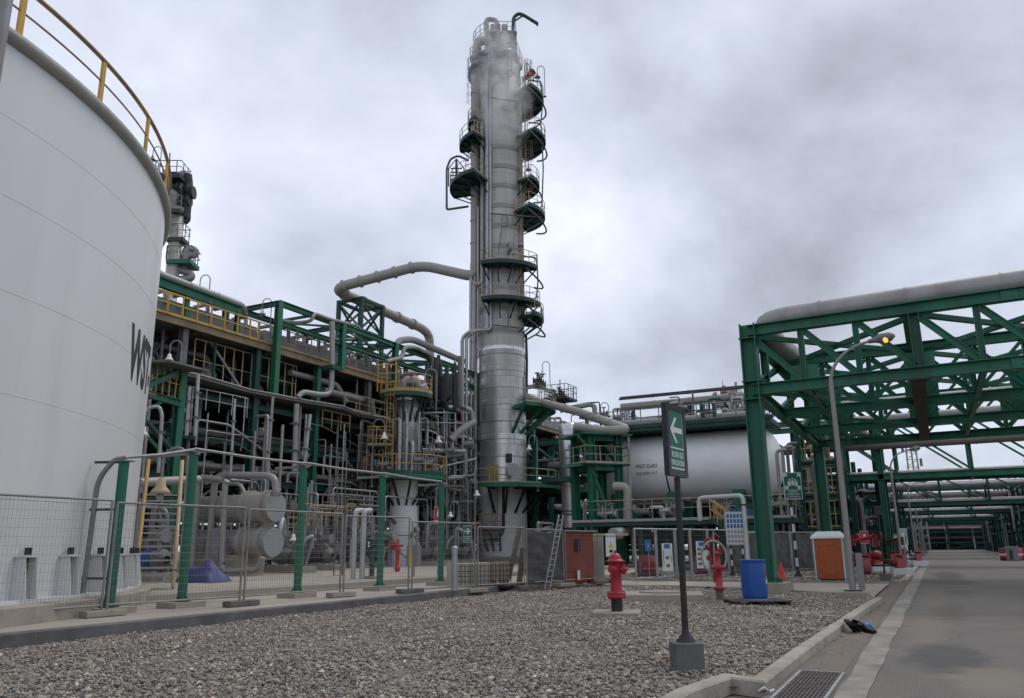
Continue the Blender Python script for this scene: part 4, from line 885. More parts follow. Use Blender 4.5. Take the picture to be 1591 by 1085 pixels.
# dark vertical bundle right of the yellow column, under the frame
vb = thing('pipe_bundle', 'cluster of dark vertical pipes hanging beside the yellow railed column', 'pipes', tuple(AT(690, 620, D=60)))
rd = random.Random(4)
for k in range(16):
    px = 664+k*3.3+rd.uniform(-1, 1); dd = 58+rd.uniform(-2, 4); a = AT(px, rd.uniform(552, 585), D=dd); c = AT(px, rd.uniform(612, 640), D=dd)
    one(vb, 'pipe', rd.choice([DARK, MID, DARK, BLACK]), 'pipe', [V(a.x, a.y, a.z), V(a.x, a.y, c.z), V(a.x+rd.uniform(-1, 1), a.y+.5, c.z)], rd.uniform(.09, .2), 8, fillet=.3)
for k in range(5):
    a = AT(662, 590+k*11, D=59); c = AT(722, 596+k*11, D=63); one(vb, 'beam', DGREEN if k % 2 else DARK, 'bar', a, c, .16)
# pale pipe lattice between short column and tall tower
lt = thing('pipe_lattice', 'tangle of pale pipes and thin rails between the short column and the tall tower', 'pipes', tuple(AT(695, 860, D=58)))
for (pts, r, m_) in [([(688, 633), (732, 636), (735, 660)], .22, PIPE), ([(655, 657), (738, 658)], .06, GALV), ([(652, 642), (720, 641), (735, 643)], .09, GALV), ([(655, 700), (722, 702)], .2, PIPE), ([(690, 705), (722, 700), (724, 742), (695, 744)], .17, PIPE), ([(660, 715), (720, 707)], .16, MID),
                     ([(700, 684), (716, 668), (738, 655)], .3, PIPE2), ([(690, 683), (672, 670), (655, 668)], .08, GALV), ([(703, 696), (703, 680), (722, 678), (732, 684)], .12, GALV), ([(655, 733), (676, 728), (740, 713)], .09, GALV), ([(680, 645), (680, 690)], .09, PIPE), ([(690, 590), (690, 690)], .07, GALV), ([(707, 560), (707, 680)], .09, GALV), ([(718, 530), (719, 700)], .14, PIPE),
                     ([(694, 600), (694, 850)], .06, GALV), ([(738, 736), (738, 860)], .05, GALV), ([(720, 690), (720, 790)], .07, MID), ([(700, 740), (738, 739), (739, 716)], .07, GALV), ([(654, 690), (654, 650), (665, 650), (665, 690)], .06, GALV), ([(670, 712), (670, 690), (660, 690)], .07, GALV), ([(660, 758), (720, 756), (720, 770)], .13, MID), ([(700, 780), (735, 780)], .1, MID)]:
    one(lt, 'pipe', m_, 'pipe', [AT(x, y, D=59+(x-650)*.03) for x, y in pts], r, 8, fillet=.5, band=1.7 if r > .15 else None, bw=.06, bh=.03)
for (px, py, r) in ((672, 735, .22), (728, 690, .2), (700, 700, .15), (667, 705, .2)): valve(lt, AT(px, py, D=58), ER, r)
rd = random.Random(91)
for (nm_, lab, xa, xb, ya, yb, za, zb_, n) in (('rack_face_piping', 'fine pale pipework and valves running down the front face of the long rack', RX+.35, RX+1.5, 27, 60, .5, 10.2, 95), ('yard_piping', 'thin pale pipes and valves standing behind the fence between exchangers and short column', -32.5, -29.2, 31, 41.5, .5, 5.2, 80), ('column_piping', 'thin pipes and supports packed between the short column and the long rack', -33.3, -31.6, 47.5, 57, .5, 12.0, 70)):
    t = thing(nm_, lab, 'pipes', ((xa+xb)/2, (ya+yb)/2, .42))
    for k in range(n):
        x_, y_ = rd.uniform(xa, xb), rd.uniform(ya, yb); r = rd.choice([.03, .04, .05, .06, .09]); m2 = rd.choice([GALV, PIPE, PIPE2, GALV, MID]); z_ = rd.uniform(za+1, zb_); q = rd.random()
        if q < .5: pts = [V(x_, y_, z_), V(x_, y_, max(za, z_-rd.uniform(1.5, 6)))]
        elif q < .8: pts = [V(x_, y_, max(.5, z_-rd.uniform(.6, 2))), V(x_, y_, z_), V(x_, y_+rd.uniform(.8, 5), z_), V(x_-.3, y_+5.2, z_-rd.uniform(.2, 2))]
        else: pts = [V(x_-.8, y_, z_), V(x_+.2, y_, z_), V(x_+.2, y_, max(.5, z_-rd.uniform(1, 3))), V(x_+.2, y_+rd.uniform(-1.5, 1.5), max(.5, z_-3))]
        one(t, 'pipe', m2, 'pipe', pts, r, 7, fillet=.2)
    for k in range(26): valve(t, V(rd.uniform(xa, xb), rd.uniform(ya, yb), rd.uniform(za+.4, zb_*.8)), rd.choice([(1,0,0), (0,1,0)]), rd.uniform(.08, .2), rd.choice([GREY, GALV, MID, PIPE2]))
    for k in range(7):
        x_, y_, z_ = rd.uniform(xa, xb), rd.uniform(ya, yb-5), rd.uniform(1.0, zb_-1.2); b = MB(); b.rail([(x_, y_, z_), (x_, y_+rd.uniform(2, 5), z_)], 1.1, .9, .028, toe=False); b.build('railing', rd.choice([CREAM, GALV, OCH]), t)
# ------------------------------------------------------------------ stepped green frame next to the tank
sf = thing('stair_landing_frame', 'green post and beam landing frame beside the edge of the white tank', 'frame', (-30.5, 26, .42))
pA = AT(284, 575, D=40.5); pB = AT(270, 740, D=40.5)
one(sf, 'column', GREEN, 'ibeam', (pA.x, pA.y, .42), (pA.x, pA.y, pA.z), .34, .34, .035, up=(1,0,0))
one(sf, 'column', GREEN, 'ibeam', (pA.x-4.5, pA.y-.8, .42), (pA.x-4.5, pA.y-.8, pA.z), .34, .34, .035, up=(1,0,0))
for (ya, yb, h_) in ((612, 628, .3), (572, 588, .3)):
    q0_ = AT(228, ya, D=38); q1_ = AT(282, yb, D=40.5); one(sf, 'beam', GREEN, 'ibeam', q0_, q1_, .24, h_)
q0_, q1_ = AT(228, 600, D=38), AT(275, 578, D=40); one(sf, 'brace', GREEN, 'bar', q0_, q1_, .22)
q0_, q1_ = AT(228, 655, D=38), AT(268, 700, D=40); one(sf, 'brace', DGREEN, 'bar', q0_, q1_, .16)
b = MB(); b.rail([AT(230, 612, D=38), AT(278, 624, D=40.5)], 1.5, .6, .035); b.build('railing', OCH, sf)
one(sf, 'roof_edge', MID, 'bar', AT(236, 561, D=37.5), AT(300, 577, D=41), 1.6, .1)
# loose standpipes in front of the rack
for i, (pts, r, m_, D_, lab) in enumerate([
    ([(308, 582), (303, 678)], .08, GALV, 38, 'long pale vertical pipe right of the green landing frame'),
    ([(295, 602), (290, 677)], .08, GALV, 38, 'shorter pale vertical pipe hanging nearest the green landing frame'),
    ([(365, 620), (358, 738)], .06, GALV, 39, 'thin pale vertical pipe between the green rack columns, above the heat exchangers'),
    ([(424, 617), (415, 740)], .07, PIPE, 41, 'pale vertical pipe directly under the tall portal frame column'),
    ([(461, 628), (457, 732)], .14, PIPE, 43, 'thick grey vertical pipe right of the portal frame column'),
    ([(482, 644), (473, 722)], .09, GALV, 43, 'grey vertical pipe above the second green fence post'),
    ([(476, 644), (471, 722)], .05, GALV, 43.3, 'thin vertical pipe just left of the grey pipe above the second green fence post'),
    ([(246, 735), (252, 645), (248, 632), (235, 632), (224, 640)], .06, GALV, 30, 'bent conduit with a hooked top close to the tank edge')]):
    q = [AT(x, y, D=D_) for x, y in pts]; t = thing('standpipe', lab, 'pipe', (q[0].x, q[0].y, q[-1].z)); one(t, 'pipe', m_, 'pipe', q, r, 10, fillet=.4)
    for k in range(2): c = q[0].lerp(q[1], .3+.4*k); one(t, 'clamp', MID, 'box', c, (r*3, r*3, .08))
# ------------------------------------------------------------------ distant column above the tank edge
DC = 70.0
dc = thing('distant_column', 'cluttered column top of pipes and decks rising behind the white tank', 'column', tuple(AT(250, 600, D=DC)))
def dq(x, y): return AT(x, y, D=DC)
base_ = AT(251, 600, D=DC); ORI[dc.name] = V(base_.x, base_.y, .25); dc.location = ORI[dc.name]
b = MB(); b.lathe([(.55, .25), (.55, dq(252, 320).z), (.01, dq(252, 315).z)], 24, (base_.x, base_.y, 0)); b.build('shell', CL_UP, dc)
for (pts, r, m_) in [([(264, 440), (272, 372), (278, 300), (281, 270)], .36, PIPE), ([(281, 272), (285, 268), (290, 272), (289, 285)], .25, PIPE), ([(291, 272), (293, 290), (288, 340)], .4, DARK), ([(262, 300), (271, 304), (270, 340)], .5, PIPE2), ([(285, 425), (289, 385), (305, 389), (303, 397), (285, 398), (270, 392)], .3, PIPE), ([(262, 438), (266, 417), (296, 424), (298, 432), (272, 436)], .33, PIPE), ([(255, 350), (278, 340)], .3, MID), ([(270, 330), (292, 330), (292, 342), (286, 346)], .25, DARK), ([(262, 355), (278, 345)], .2, MID), ([(277, 372), (279, 352)], .2, MID), ([(263, 275), (264, 238)], .05, DARK)]:
    one(dc, 'pipe', m_, 'pipe', [dq(x, y) for x, y in pts], r, 10, fillet=.6)
for (px, py, wx, m_) in [(268, 281, 1.8, DARK), (270, 333, 1.4, DARK), (276, 376, 1.2, DARK), (284, 412, 1.7, GREEN)]:
    p = dq(px, py); po = one(dc, 'platform', m_, 'box', p, (wx*1.2, wx*1.2, .35), rz=AR)
    b = MB(); e = wx*.6; b.rail([p+ER*sx_*e+EN*sy_*e+V(0,0,.2) for sx_, sy_ in ((-1, 1), (1, 1), (1, -1), (-1, -1))], 1.15, .9, .045, close=True, toe=False); b.build('railing', GREY, po)
for (x, y) in ((268, 290), (275, 300), (283, 295), (270, 315), (284, 312), (290, 300)): valve(dc, dq(x, y), ER, .35, DARK)
# ------------------------------------------------------------------ heat exchangers
def exchanger(px, py, y, r, L_, lab):
    c = AT(px, py, Y=y); t = thing('heat_exchanger', lab, 'heat exchanger', (c.x-L_/2, c.y, c.z-r), 'stacked heat exchangers')
    b = MB(); b.lathe([(.01, -L_-r*.4), (r*.6, -L_-r*.3), (r*.98, -L_), (r*.98, -1.5)], 32, c, axis='x'); b.build('shell', mat('exchanger_shell', (.27,.265,.25), .5, .15, var=.1, dirt=(.17,.15,.12), dsc=1), t)
    b = MB(); b.lathe([(r*.8, -1.6), (r*1.25, -1.6), (r*1.25, -1.38), (r*1.08, -1.38), (r*1.08, -.5), (r*1.22, -.5), (r*1.22, -.30), (r, -.30), (r, -.04)], 36, c, axis='x', smooth=False); b.build('channel', PIPE2, t)
    for xo in (-1.3, -.62): b = MB(); b.lathe([(r, xo-.02), (r+.02, xo-.02), (r+.02, xo+.02), (r, xo+.02)], 36, c, axis='x', smooth=False); b.build('strap', DARK, t)
    b = MB(); b.lathe([(r, -.05), (r*1.0, .02), (.01, .02)], 36, c, axis='x', smooth=False); b.build('cover', mat('exchanger_cover', (.32,.335,.34), .4, .3, var=.06), t)
    for k in range(26):
        a = 2*PI*k/26; p = c+V(-.40, math.cos(a)*r*1.15, math.sin(a)*r*1.15); one(t, 'bolt', DARK, 'cyl', p-V(.1,0,0), p+V(.1,0,0), .022, n=5)
    return t, c
e1_, c1 = exchanger(429, 788, 27.6, .63, 4.8, 'upper of the two stacked grey heat exchangers with round end cover')
e2_, c2 = exchanger(425, 843, 27.6, .62, 4.6, 'lower of the two stacked grey heat exchangers with round end cover')
one(e1_, 'nozzle', PIPE2, 'cyl', c1+V(-1.0, 0, -.8), c2+V(-.9, 0, .7), .2, n=12)
b = MB(); b.box((c2.x-2.6, c2.y, .85), (2.9, 1.4, .9)); sd_ = b.build('saddle_block', CONC, e2_)
one(e2_, 'saddle', GREY, 'box', (c2.x-2.2, c2.y, (1.3+c2.z)/2), (.4, 1.3, c2.z-1.2)); one(e2_, 'saddle', GREY, 'box', (c2.x-3.6, c2.y, (1.3+c2.z)/2), (.4, 1.3, c2.z-1.2))
one(e2_, 'plate_frame', GREY, 'box', (c2.x-2.5, c2.y-.9, c2.z), (.5, .15, 1.3))
def py_(pts, Y=27.0): return [AT(x, y, Y=Y) for x, y in pts]
for (pts, r, lab, Y) in [([(322, 895), (334, 745), (345, 738), (411, 739), (427, 742), (429, 768)], .155, 'thick grey pipe arching over into the top of the upper heat exchanger', 27.0),
                      ([(408, 866), (402, 886), (346, 888), (345, 866), (350, 752), (353, 747)], .13, 'grey pipe looping from under the lower heat exchanger up its front', 26.3),
                      ([(298, 890), (308, 742), (322, 742), (346, 746)], .13, 'pale vertical pipe just right of the second green fence post', 26.6),
                      ([(355, 752), (374, 752), (382, 772)], .09, 'thin grey pipe bending behind the upper heat exchanger', 28.5)]:
    q = py_(pts, Y); t = thing('process_pipe', lab, 'pipe', tuple(q[0])); one(t, 'pipe', PIPE, 'pipe', q, r, 14, fillet=.45, band=1.4, bw=.05, bh=.012)
    if r > .15:
        c = py_([(353, 739)], Y)[0]; one(t, 'flange', GREY, 'cyl', c-V(.08,0,0), c+V(.08,0,0), .25, n=14)
        c = q[-1]; one(t, 'flange', GREY, 'cyl', c-V(0,0,.08), c+V(0,0,.08), .25, n=14)
q = [AT(215, 750, D=33), AT(308, 745, D=36)]; t = thing('process_pipe', 'long horizontal grey pipe emerging from behind the tank towards the heat exchangers', 'pipe', tuple(q[0])); one(t, 'pipe', PIPE, 'pipe', q, .17, 12, band=1.5)
# blue tarpaulin
tp_ = AT(315, 905, Z=.42); b = MB(); n = 16; gx = []
for i in range(n+1):
    for j in range(n+1):
        u_, v_ = i/n*2-1, j/n*2-1; h = max(0, 1-u_*u_)*max(0, 1-v_*v_); z = .44+.62*h**.6*(1+.18*math.sin(5*u_+3*v_)+.1*math.sin(9*v_-4*u_))
        gx.append((tp_.x+u_*.85, tp_.y+v_*.55, z))
b.add(gx, [(i*(n+1)+j, (i+1)*(n+1)+j, (i+1)*(n+1)+j+1, i*(n+1)+j+1) for i in range(n) for j in range(n)], True)
tag(b.build('tarpaulin', mat('blue_tarp', (.035,.045,.15), .55, var=.25, sc=2), None, (tp_.x, tp_.y, .44)), 'crumpled blue tarpaulin over a heap below the heat exchangers', 'tarpaulin')
# ------------------------------------------------------------------ yellow stair beside the tank
s0 = AT(238, 932, Z=.3); sdv = V(-.72, .69, 0); swv = V(.69, .72, 0)*1.0
s0 = AT(238, 925, D=26.0); s0.z = .42
sdv = V(s0.x, s0.y, 0).normalized(); swv = V(sdv.y, -sdv.x, 0)
stt = thing('yellow_stair', 'steep steel stair with yellow handrails beside the white tank', 'stair', tuple(s0))
NT = 14; rise = .2; run = .17
for k in range(NT): one(stt, 'tread', GALV, 'box', s0+sdv*(.1+k*run)+V(0,0,.2+k*rise), (.2, .98, .05), rz=math.atan2(sdv.y, sdv.x))
for sg_ in (-1, 1):
    o_ = swv*sg_*.5; one(stt, 'stringer', DARK, 'bar', s0+o_, s0+o_+sdv*(NT*run+.1)+V(0,0,NT*rise+.1), .04, .2)
    for k in (0, 5, 10, 14): one(stt, 'rail_post', CREAM, 'bar', s0+o_+sdv*(k*run)+V(0,0,k*rise+.1), s0+o_+sdv*(k*run)+V(0,0,k*rise+1.1), .07)
    one(stt, 'handrail', OCH if sg_ < 0 else CREAM, 'tube', [s0+o_+V(0,0,.05)-sdv*.1, s0+o_+V(0,0,1.1), s0+o_+sdv*(NT*run)+V(0,0,NT*rise+1.1), s0+o_+sdv*(NT*run+.9)+V(0,0,NT*rise+1.1)], .06, 8, fillet=.2)
    one(stt, 'handrail', OCH, 'tube', [s0+o_+V(0,0,.6), s0+o_+sdv*(NT*run)+V(0,0,NT*rise+.6), s0+o_+sdv*(NT*run+.9)+V(0,0,NT*rise+.6)], .04, 8)
one(stt, 'landing', DGREEN, 'box', s0+sdv*(NT*run+.6)+V(0,0,NT*rise), (1.2, 1.3, .12), rz=math.atan2(sdv.y, sdv.x))
# ------------------------------------------------------------------ gooseneck floodlights
def floodlight(px, py, D_, drop, side, lab, sz=1.0, seat=None, col=LAMPW):
    h = AT(px, py, D=D_); r_ = V(CM[0,0], CM[1,0], 0).normalized()*side; s_ = sz
    t = thing('floodlight', lab, 'lamp', (h.x+r_.x*.55*s_, h.y+r_.y*.55*s_, h.z-drop), 'gooseneck floodlights on the plant'); p = h+r_*.55*s_
    b = MB(); pts = [V(p.x, p.y, h.z-drop), p+V(0,0,.55*s_)]+[h+r_*(.275*s_)+r_*math.cos(a)*.275*s_+V(0,0,.55*s_+math.sin(a)*.3*s_) for a in np.linspace(0, PI, 9)]+[h+V(0,0,.1*s_)]
    b.tube(pts, .03*s_, 7); b.build('gooseneck_pole', GREY, t)
    b = MB(); b.lathe([(.04*s_, .2*s_), (.08*s_, .16*s_), (.10*s_, .02*s_), (.17*s_, -.06*s_), (.235*s_, -.15*s_), (.21*s_, -.145*s_), (.06*s_, -.02*s_)], 20, h); b.build('shade', col, t)
    b = MB(); b.blob(h+V(0,0,-.2*s_), (.08*s_, .08*s_, .10*s_)); b.build('glass', GALV, t)
    b = MB(); b.cyl(V(p.x, p.y, h.z-drop), V(p.x, p.y, h.z-drop+.06), .12*s_, n=10); b.build('foot', GREY, t)
for a_ in [(310, 450, 46, 2.2, 1, 'floodlight standing on the yellow railed deck nearest the tank'), (407, 485, 49, 2.6, 1, 'floodlight left of the tall green portal frame'),
           (263, 556, 41, .9, 1, 'floodlight just right of the letters on the tank'), (526, 588, 60, 2.6, -1, 'floodlight under the slim braced support frame', 1.2), (660, 601, 56, 2.2, 1, 'large floodlight above the short column right railing', 1.5),
           (597, 678, 52, 3.2, -1, 'floodlight left of the short column between its two decks', 1.3), (681, 684, 56, 1.2, -1, 'floodlight hanging among pipes between short column and tall tower', 1.5), (741, 767, 55, 3.6, -1, 'floodlight just left of the white skirt of the tall tower', 1.1),
           (843, 579, 66, 2.6, 1, 'floodlight on a tall pole against the sky right of the tall tower', 1.1), (822, 696, 60, 3.2, 1, 'floodlight right of the tall tower above its lowest deck', 1.1), (946, 644, 62, 1.8, -1, 'floodlight beyond the end of the U-bend pipe', 1.1),
           (222, 671, 30, 1.5, -1, 'floodlight half hidden behind the lower edge of the tank'), (250, 757, 24, 2.2, 1, 'cream floodlight in front of the yellow stair', 1.25, None, CREAM),
           (835, 118, 67, 2.2, 1, 'floodlight on the highest right deck of the tall tower', 1.2, None, GREY), (821, 262, 67, 1.0, -1, 'floodlight beside the ladder below the second right tower deck', 1.1, None, GREY), (809, 380, 65, .9, -1, 'floodlight on the tower face above the two front decks', 1.1, None, GREY),
           (456, 836, 36, 1.6, 1, 'small floodlight behind the fence right of the heat exchangers', .8), (237, 246, 60, 1.2, 1, 'dark floodlight just above the tank rim', 1.1, None, GREY), (700, 800, 50, 2.0, 1, 'floodlight low down beside the last tall green fence post', .9)]:
    floodlight(*a_)
# ------------------------------------------------------------------ low equipment between fence and rack
rd = random.Random(21)
def skid(px, py, D_, w_, lab, seed):
    rr = random.Random(seed); p = AT(px, py, D=D_); p.z = .42; t = thing('pump_set', lab, 'pump', tuple(p), 'pumps behind the fence')
    one(t, 'plinth', CONC, 'box', p+V(0,0,.15), (w_, 1.0, .3))
    b = MB(); b.lathe([(.01, -w_*.4), (.3, -w_*.38), (.34, -w_*.3), (.34, 0), (.2, .05), (.12, .1), (.12, .25)], 16, p+V(0,0,.75), axis='x'); b.build('motor', rr.choice([DARK, BLUE, MID]), t)
    b = MB(); b.lathe([(.12, .2), (.38, .28), (.42, .4), (.38, .55), (.15, .6), (.15, .75)], 16, p+V(0,0,.75), axis='x'); b.build('pump_casing', MID, t)
    for k in range(3):
        x_ = p.x+rr.uniform(-w_*.45, w_*.45); one(t, 'pipe', rr.choice([PIPE, MID, GALV]), 'pipe', [V(x_, p.y, 1.0), V(x_, p.y, rr.uniform(1.8, 3.2)), V(x_+rr.uniform(-1.2, 1.2), p.y+.4, rr.uniform(1.9, 3.3)), V(x_+rr.uniform(-1, 1), p.y+.8, .6)], rr.uniform(.07, .15), 8, fillet=.3)
    valve(t, p+V(.3, 0, 1.6), (1, 0, 0), .16, GREY); valve(t, p+V(-.5, .2, 1.3), (1, 0, 0), .12, GREY)
for i, (px, py, D_, lab) in enumerate([(450, 880, 41, 'dark pump set seen through the mesh beside the heat exchangers'), (500, 878, 45, 'pump set with arched pipes behind the mesh left of the twin white pipes'), (545, 874, 50, 'pump set behind the twin white bent pipes'), (590, 872, 55, 'pump set at the left foot of the short white skirted column'), (670, 872, 52, 'pump set right of the short white skirt'), (715, 868, 56, 'pump set between the two white skirts'), (235, 895, 33, 'pump set behind the treads of the yellow stair'), (840, 868, 58, 'pump set right of the tall tower skirt behind the grey sheet')]):
    skid(px, py, D_, 2.4, lab, 30+i)
# twin white bent pipes behind the fence
for i, (dx, lab) in enumerate(((0, 'left one of the twin white bent pipes behind the mesh fence'), (13.5, 'right one of the twin white bent pipes behind the mesh fence'))):
    q = [AT(549+dx-1, 905, D=31), AT(552+dx, 802, D=31), AT(553+dx, 794, D=31), AT(562+dx, 793, D=31.6)]; q[0].z = .3; q[0].x, q[0].y = q[1].x, q[1].y
    t = thing('bent_pipe', lab, 'pipe', tuple(q[0]), 'twin white bent pipes'); one(t, 'pipe', mat('pale_insulated_pipe', (.42,.42,.42), .5, .1, var=.1), 'pipe', q, .095, 12, fillet=.3)
    if i: one(t, 'support', DGREEN, 'box', q[0]+V(.25, .25, .75), (.15, .12, 1.5)); one(t, 'footing', CONC, 'box', q[0]+V(.25, .25, .1), (.6, .4, .25)); one(t, 'arm', DARK, 'bar', q[0]+V(-.4, .1, 1.35), q[0]+V(.35, .3, 1.35), .06)
# ladder-like vertical cable tray and slim pipe row
q = AT(531, 745, D=36); t = thing('cable_ladder', 'vertical dark cable ladder behind the fence left of the third green post', 'cable tray', (q.x, q.y, .42)); b = MB(); b.ladder((q.x, q.y), .42, q.z+1.2, ER, EN, cage=False, w=.35); b.build('tray', MID, t)
t = thing('slim_pipe_row', 'row of four slim pale vertical pipes left of the short white skirt', 'pipes', tuple(AT(572, 800, D=50)))
for k in range(4):
    a = AT(566+k*4.2, 770, D=50); one(t, 'pipe', GALV, 'tube', [a, V(a.x, a.y, a.z-2.2-.3*(k % 2))], .07, 8)
# ------------------------------------------------------------------ green fence posts with footings
fp = [((168, 957), 'green fence post nearest the camera, in front of the white tank, with bracketed arm'), ((281.6, 942), 'thick green fence post left of the heat exchangers'), ((461.3, 926.5), 'green fence post right of the heat exchangers'), ((589.6, 918.5), 'green fence post left of the short white skirt'), ((684.4, 913), 'green fence post right of the short white skirt')]
tops = [(212.5-26, 718), (297+4.5, 704), (472.3, 724.6), (595, 740), (687.5, 752)]
FP = []
for i, ((b_, lab), tpx) in enumerate(zip(fp, tops)):
    c = AT(*b_, X=-15.35); D_ = math.hypot(c.x, c.y); zt_ = AT(*tpx, D=D_).z
    t = thing('fence_post', lab, 'post', (c.x, c.y, .25), 'green steel posts along the fence'); FP.append((c, zt_))
    one(t, 'footing', CONCL, 'box', (c.x, c.y, .31), (.62, .85, .13)); r_ = .105
    b = MB(); b.cyl((c.x, c.y, .39), (c.x, c.y, zt_), r_, n=20); b.cyl((c.x, c.y, .39), (c.x, c.y, .42), .2, n=20)
    b.build('post', GREEN, t)
    for a in (0, PI/2, PI, 3*PI/2):
        g = MB(); u = V(math.cos(a), math.sin(a), 0); n_ = V(-u.y, u.x, 0)*.006; q = [c+u*.10+V(0,0,.015), c+u*.24+V(0,0,.015), c+u*.10+V(0,0,.30)]
        g.add([x-n_ for x in q]+[x+n_ for x in q], [(0,1,2),(5,4,3),(0,3,4,1),(1,4,5,2),(2,5,3,0)]); g.build('gusset', GREEN, t)
    if i: one(t, 'bracket', GREY, 'bar', V(c.x-.9, c.y-.1, zt_-.02), V(c.x+.15, c.y, zt_-.02), .12, .06)
    one(t, 'cap_plate', GREY, 'box', (c.x, c.y, zt_+.02), (.3, .3, .03))
# bent conduit ladder on the first post
c, zt_ = FP[0]; t = thing('pipe_hanger', 'bent grey pipe on three brackets beside the first green fence post', 'pipe', (c.x-.9, c.y-.6, .45))
o_ = ER*(-.52)
one(t, 'pipe', GREY, 'pipe', [V(c.x+o_.x*1.1, c.y+o_.y*1.1, .6), V(c.x+o_.x, c.y+o_.y, zt_-.35), V(c.x+o_.x*.4, c.y+o_.y*.4, zt_+.06), V(c.x, c.y, zt_+.08)], .055, 10, fillet=.3)
for z in (zt_, zt_-1.0, .95): one(t, 'bracket', DARK, 'bar', V(c.x+o_.x*1.2, c.y+o_.y*1.2, z), V(c.x, c.y, z), .05)
labs = ['first span of grey pipe over the fence, from the tank post to the second post', 'second span of grey pipe over the fence, above the heat exchangers', 'third span of grey pipe over the fence', 'last span of grey pipe over the fence, in front of the short white skirt']
for i in range(4):
    a, c = V(FP[i][0].x, FP[i][0].y, FP[i][1]+.1), V(FP[i+1][0].x, FP[i+1][0].y, FP[i+1][1]+.08)
    t = thing('overhead_conduit', labs[i], 'pipe', tuple(a)); one(t, 'pipe', PIPE, 'tube', [a, a.lerp(c, .5)-V(0,0,.03), c], .034, 8)
# ------------------------------------------------------------------ mesh fence panels
FGR = mat('weathered_galvanised', (.26,.25,.235), .6, .3, var=.25, dirt=(.13,.11,.09), dsc=3)
WIRE = mat('fence_wire', (.20,.20,.20), .5, .5, var=.2)
FB = [((-150, 985), (-150, 760)), ((160, 957), (174, 779)), ((375, 941), (385, 791)), ((530, 927), (533, 799)), ((637, 921), (640, 807)), ((740, 920), (743, 817)), ((817, 915), (817, 822)), ((878, 911), (878, 824)), ((932, 907), (930, 827))]
plabs = ['mesh fence panel in front of the white tank', 'mesh fence panel in front of the yellow stair', 'mesh fence panel right of the heat exchangers', 'mesh fence panel in front of the twin white bent pipes', 'mesh fence panel in front of the short white skirt', 'mesh fence panel with leaning planks behind it', 'fence panel hung with wrinkled grey sheet', 'fence panel hung with orange red tarpaulin']
FR = []
for i, (pb, pt) in enumerate(FB):
    zb_ = .27 if i < 5 else .15; c = AT(*pb, Z=zb_); D_ = math.hypot(c.x, c.y); FR.append((V(c.x, c.y, zb_), AT(*pt, D=D_).z))
for i in range(8):
    (a, za), (c, zc) = FR[i], FR[i+1]; u = (c-a); u.z = 0; W_ = u.length; u.normalize(); o0 = a+u*.06; o1 = c-u*.06; zb_ = min(a.z, c.z)+.12; H_ = (za+zc)/2-zb_
    t = thing('mesh_fence_panel' if i < 6 else 'screened_fence_panel', plabs[i], 'fence', (a.x, a.y, zb_), 'panels of the temporary mesh fence')
    for p in (o0, o1): one(t, 'post', FGR, 'tube', [V(p.x, p.y, zb_-.1), V(p.x, p.y, zb_+H_)], .026, 8)
    one(t, 'top_rail', FGR, 'tube', [V(o0.x, o0.y, zb_+H_), V(o1.x, o1.y, zb_+H_)], .023, 8); one(t, 'bottom_rail', FGR, 'tube', [V(o0.x, o0.y, zb_+.08), V(o1.x, o1.y, zb_+.08)], .02, 8)
    b = MB(); b.wire((o0.x, o0.y, zb_+.1), u, W_-.12, H_-.12, sx=.075 if i < 3 else .06, sz=.16, r=.0028 if i < 2 else .0032)
    w_ = b.build('wire_mesh', WIRE, t)
for i in range(9):
    c, z_ = FR[i]
    t = thing('ballast_block', 'flat concrete foot block under the fence joint '+['left of the frame edge', 'in front of the white tank right side', 'under the heat exchangers', 'right of the second thick green post', 'left of the pale block stack', 'at the middle of the pale block stack', 'at the left end of the grey sheet', 'between grey sheet and orange tarpaulin', 'right of the orange tarpaulin'][i], 'block', (c.x, c.y, c.z-.02), 'fence foot blocks')
    b = MB(); u = (FR[min(i+1, 8)][0]-FR[max(0, i-1)][0]).normalized(); b.box((c.x, c.y, c.z+.05), (.85, .28, .12), rz=math.atan2(u.y, u.x)); b.build('block', CONC if i % 2 else CONCD, t, bevel=.015)
# grey wrinkled sheet and orange booth
def sheet(par, nm, a, c, z0, z1, m_, amp=.05, off=(0, 0), th=.01):
    b = MB(); n1_, n2_ = 26, 22; u = (c-a); u.z = 0; ln = u.length; u.normalize(); nn_ = V(u.y, -u.x, 0); g = []
    for i in range(n1_+1):
        for j in range(n2_+1):
            s_, v_ = i/n1_, j/n2_; sag = amp*(math.sin(7*s_+9*v_+2*math.sin(5*v_))+.6*math.sin(17*s_-6*v_)+.5*math.sin(23*v_+5*s_*s_*3))
            p = a+u*(ln*s_)+nn_*(sag+.05+off[0])+V(0, 0, z0+(z1-z0)*v_+(.05*math.sin(9*s_) if j in (0, n2_) else 0)-a.z); g.append(p)
    f = [(i*(n2_+1)+j, (i+1)*(n2_+1)+j, (i+1)*(n2_+1)+j+1, i*(n2_+1)+j+1) for i in range(n1_) for j in range(n2_)]
    b.add(g, f, True); o = b.build(nm, m_, par); s_ = o.modifiers.new('s', 'SOLIDIFY'); s_.thickness = th; return o
(a, za), (c, zc) = FR[6], FR[7]
t = thing('grey_sheet', 'wrinkled dark grey plastic sheet hung on the fence beside the orange booth', 'sheet', (a.x, a.y, a.z)); sheet(t, 'sheet', a-EN*.12, c-EN*.12, .3, za-.05, mat('grey_plastic_sheet', (.085,.08,.078), .5, var=.15, sc=1.5), .035)
(a, za), (c, zc) = FR[7], FR[8]
bo = thing('orange_booth', 'orange red tarpaulin covered booth with a small dark window', 'booth', (a.x, a.y, .15))
ORG = mat('orange_red_tarp', (.27,.045,.022), .6, var=.12, sc=1.2, dirt=(.2,.05,.03), dsc=2)
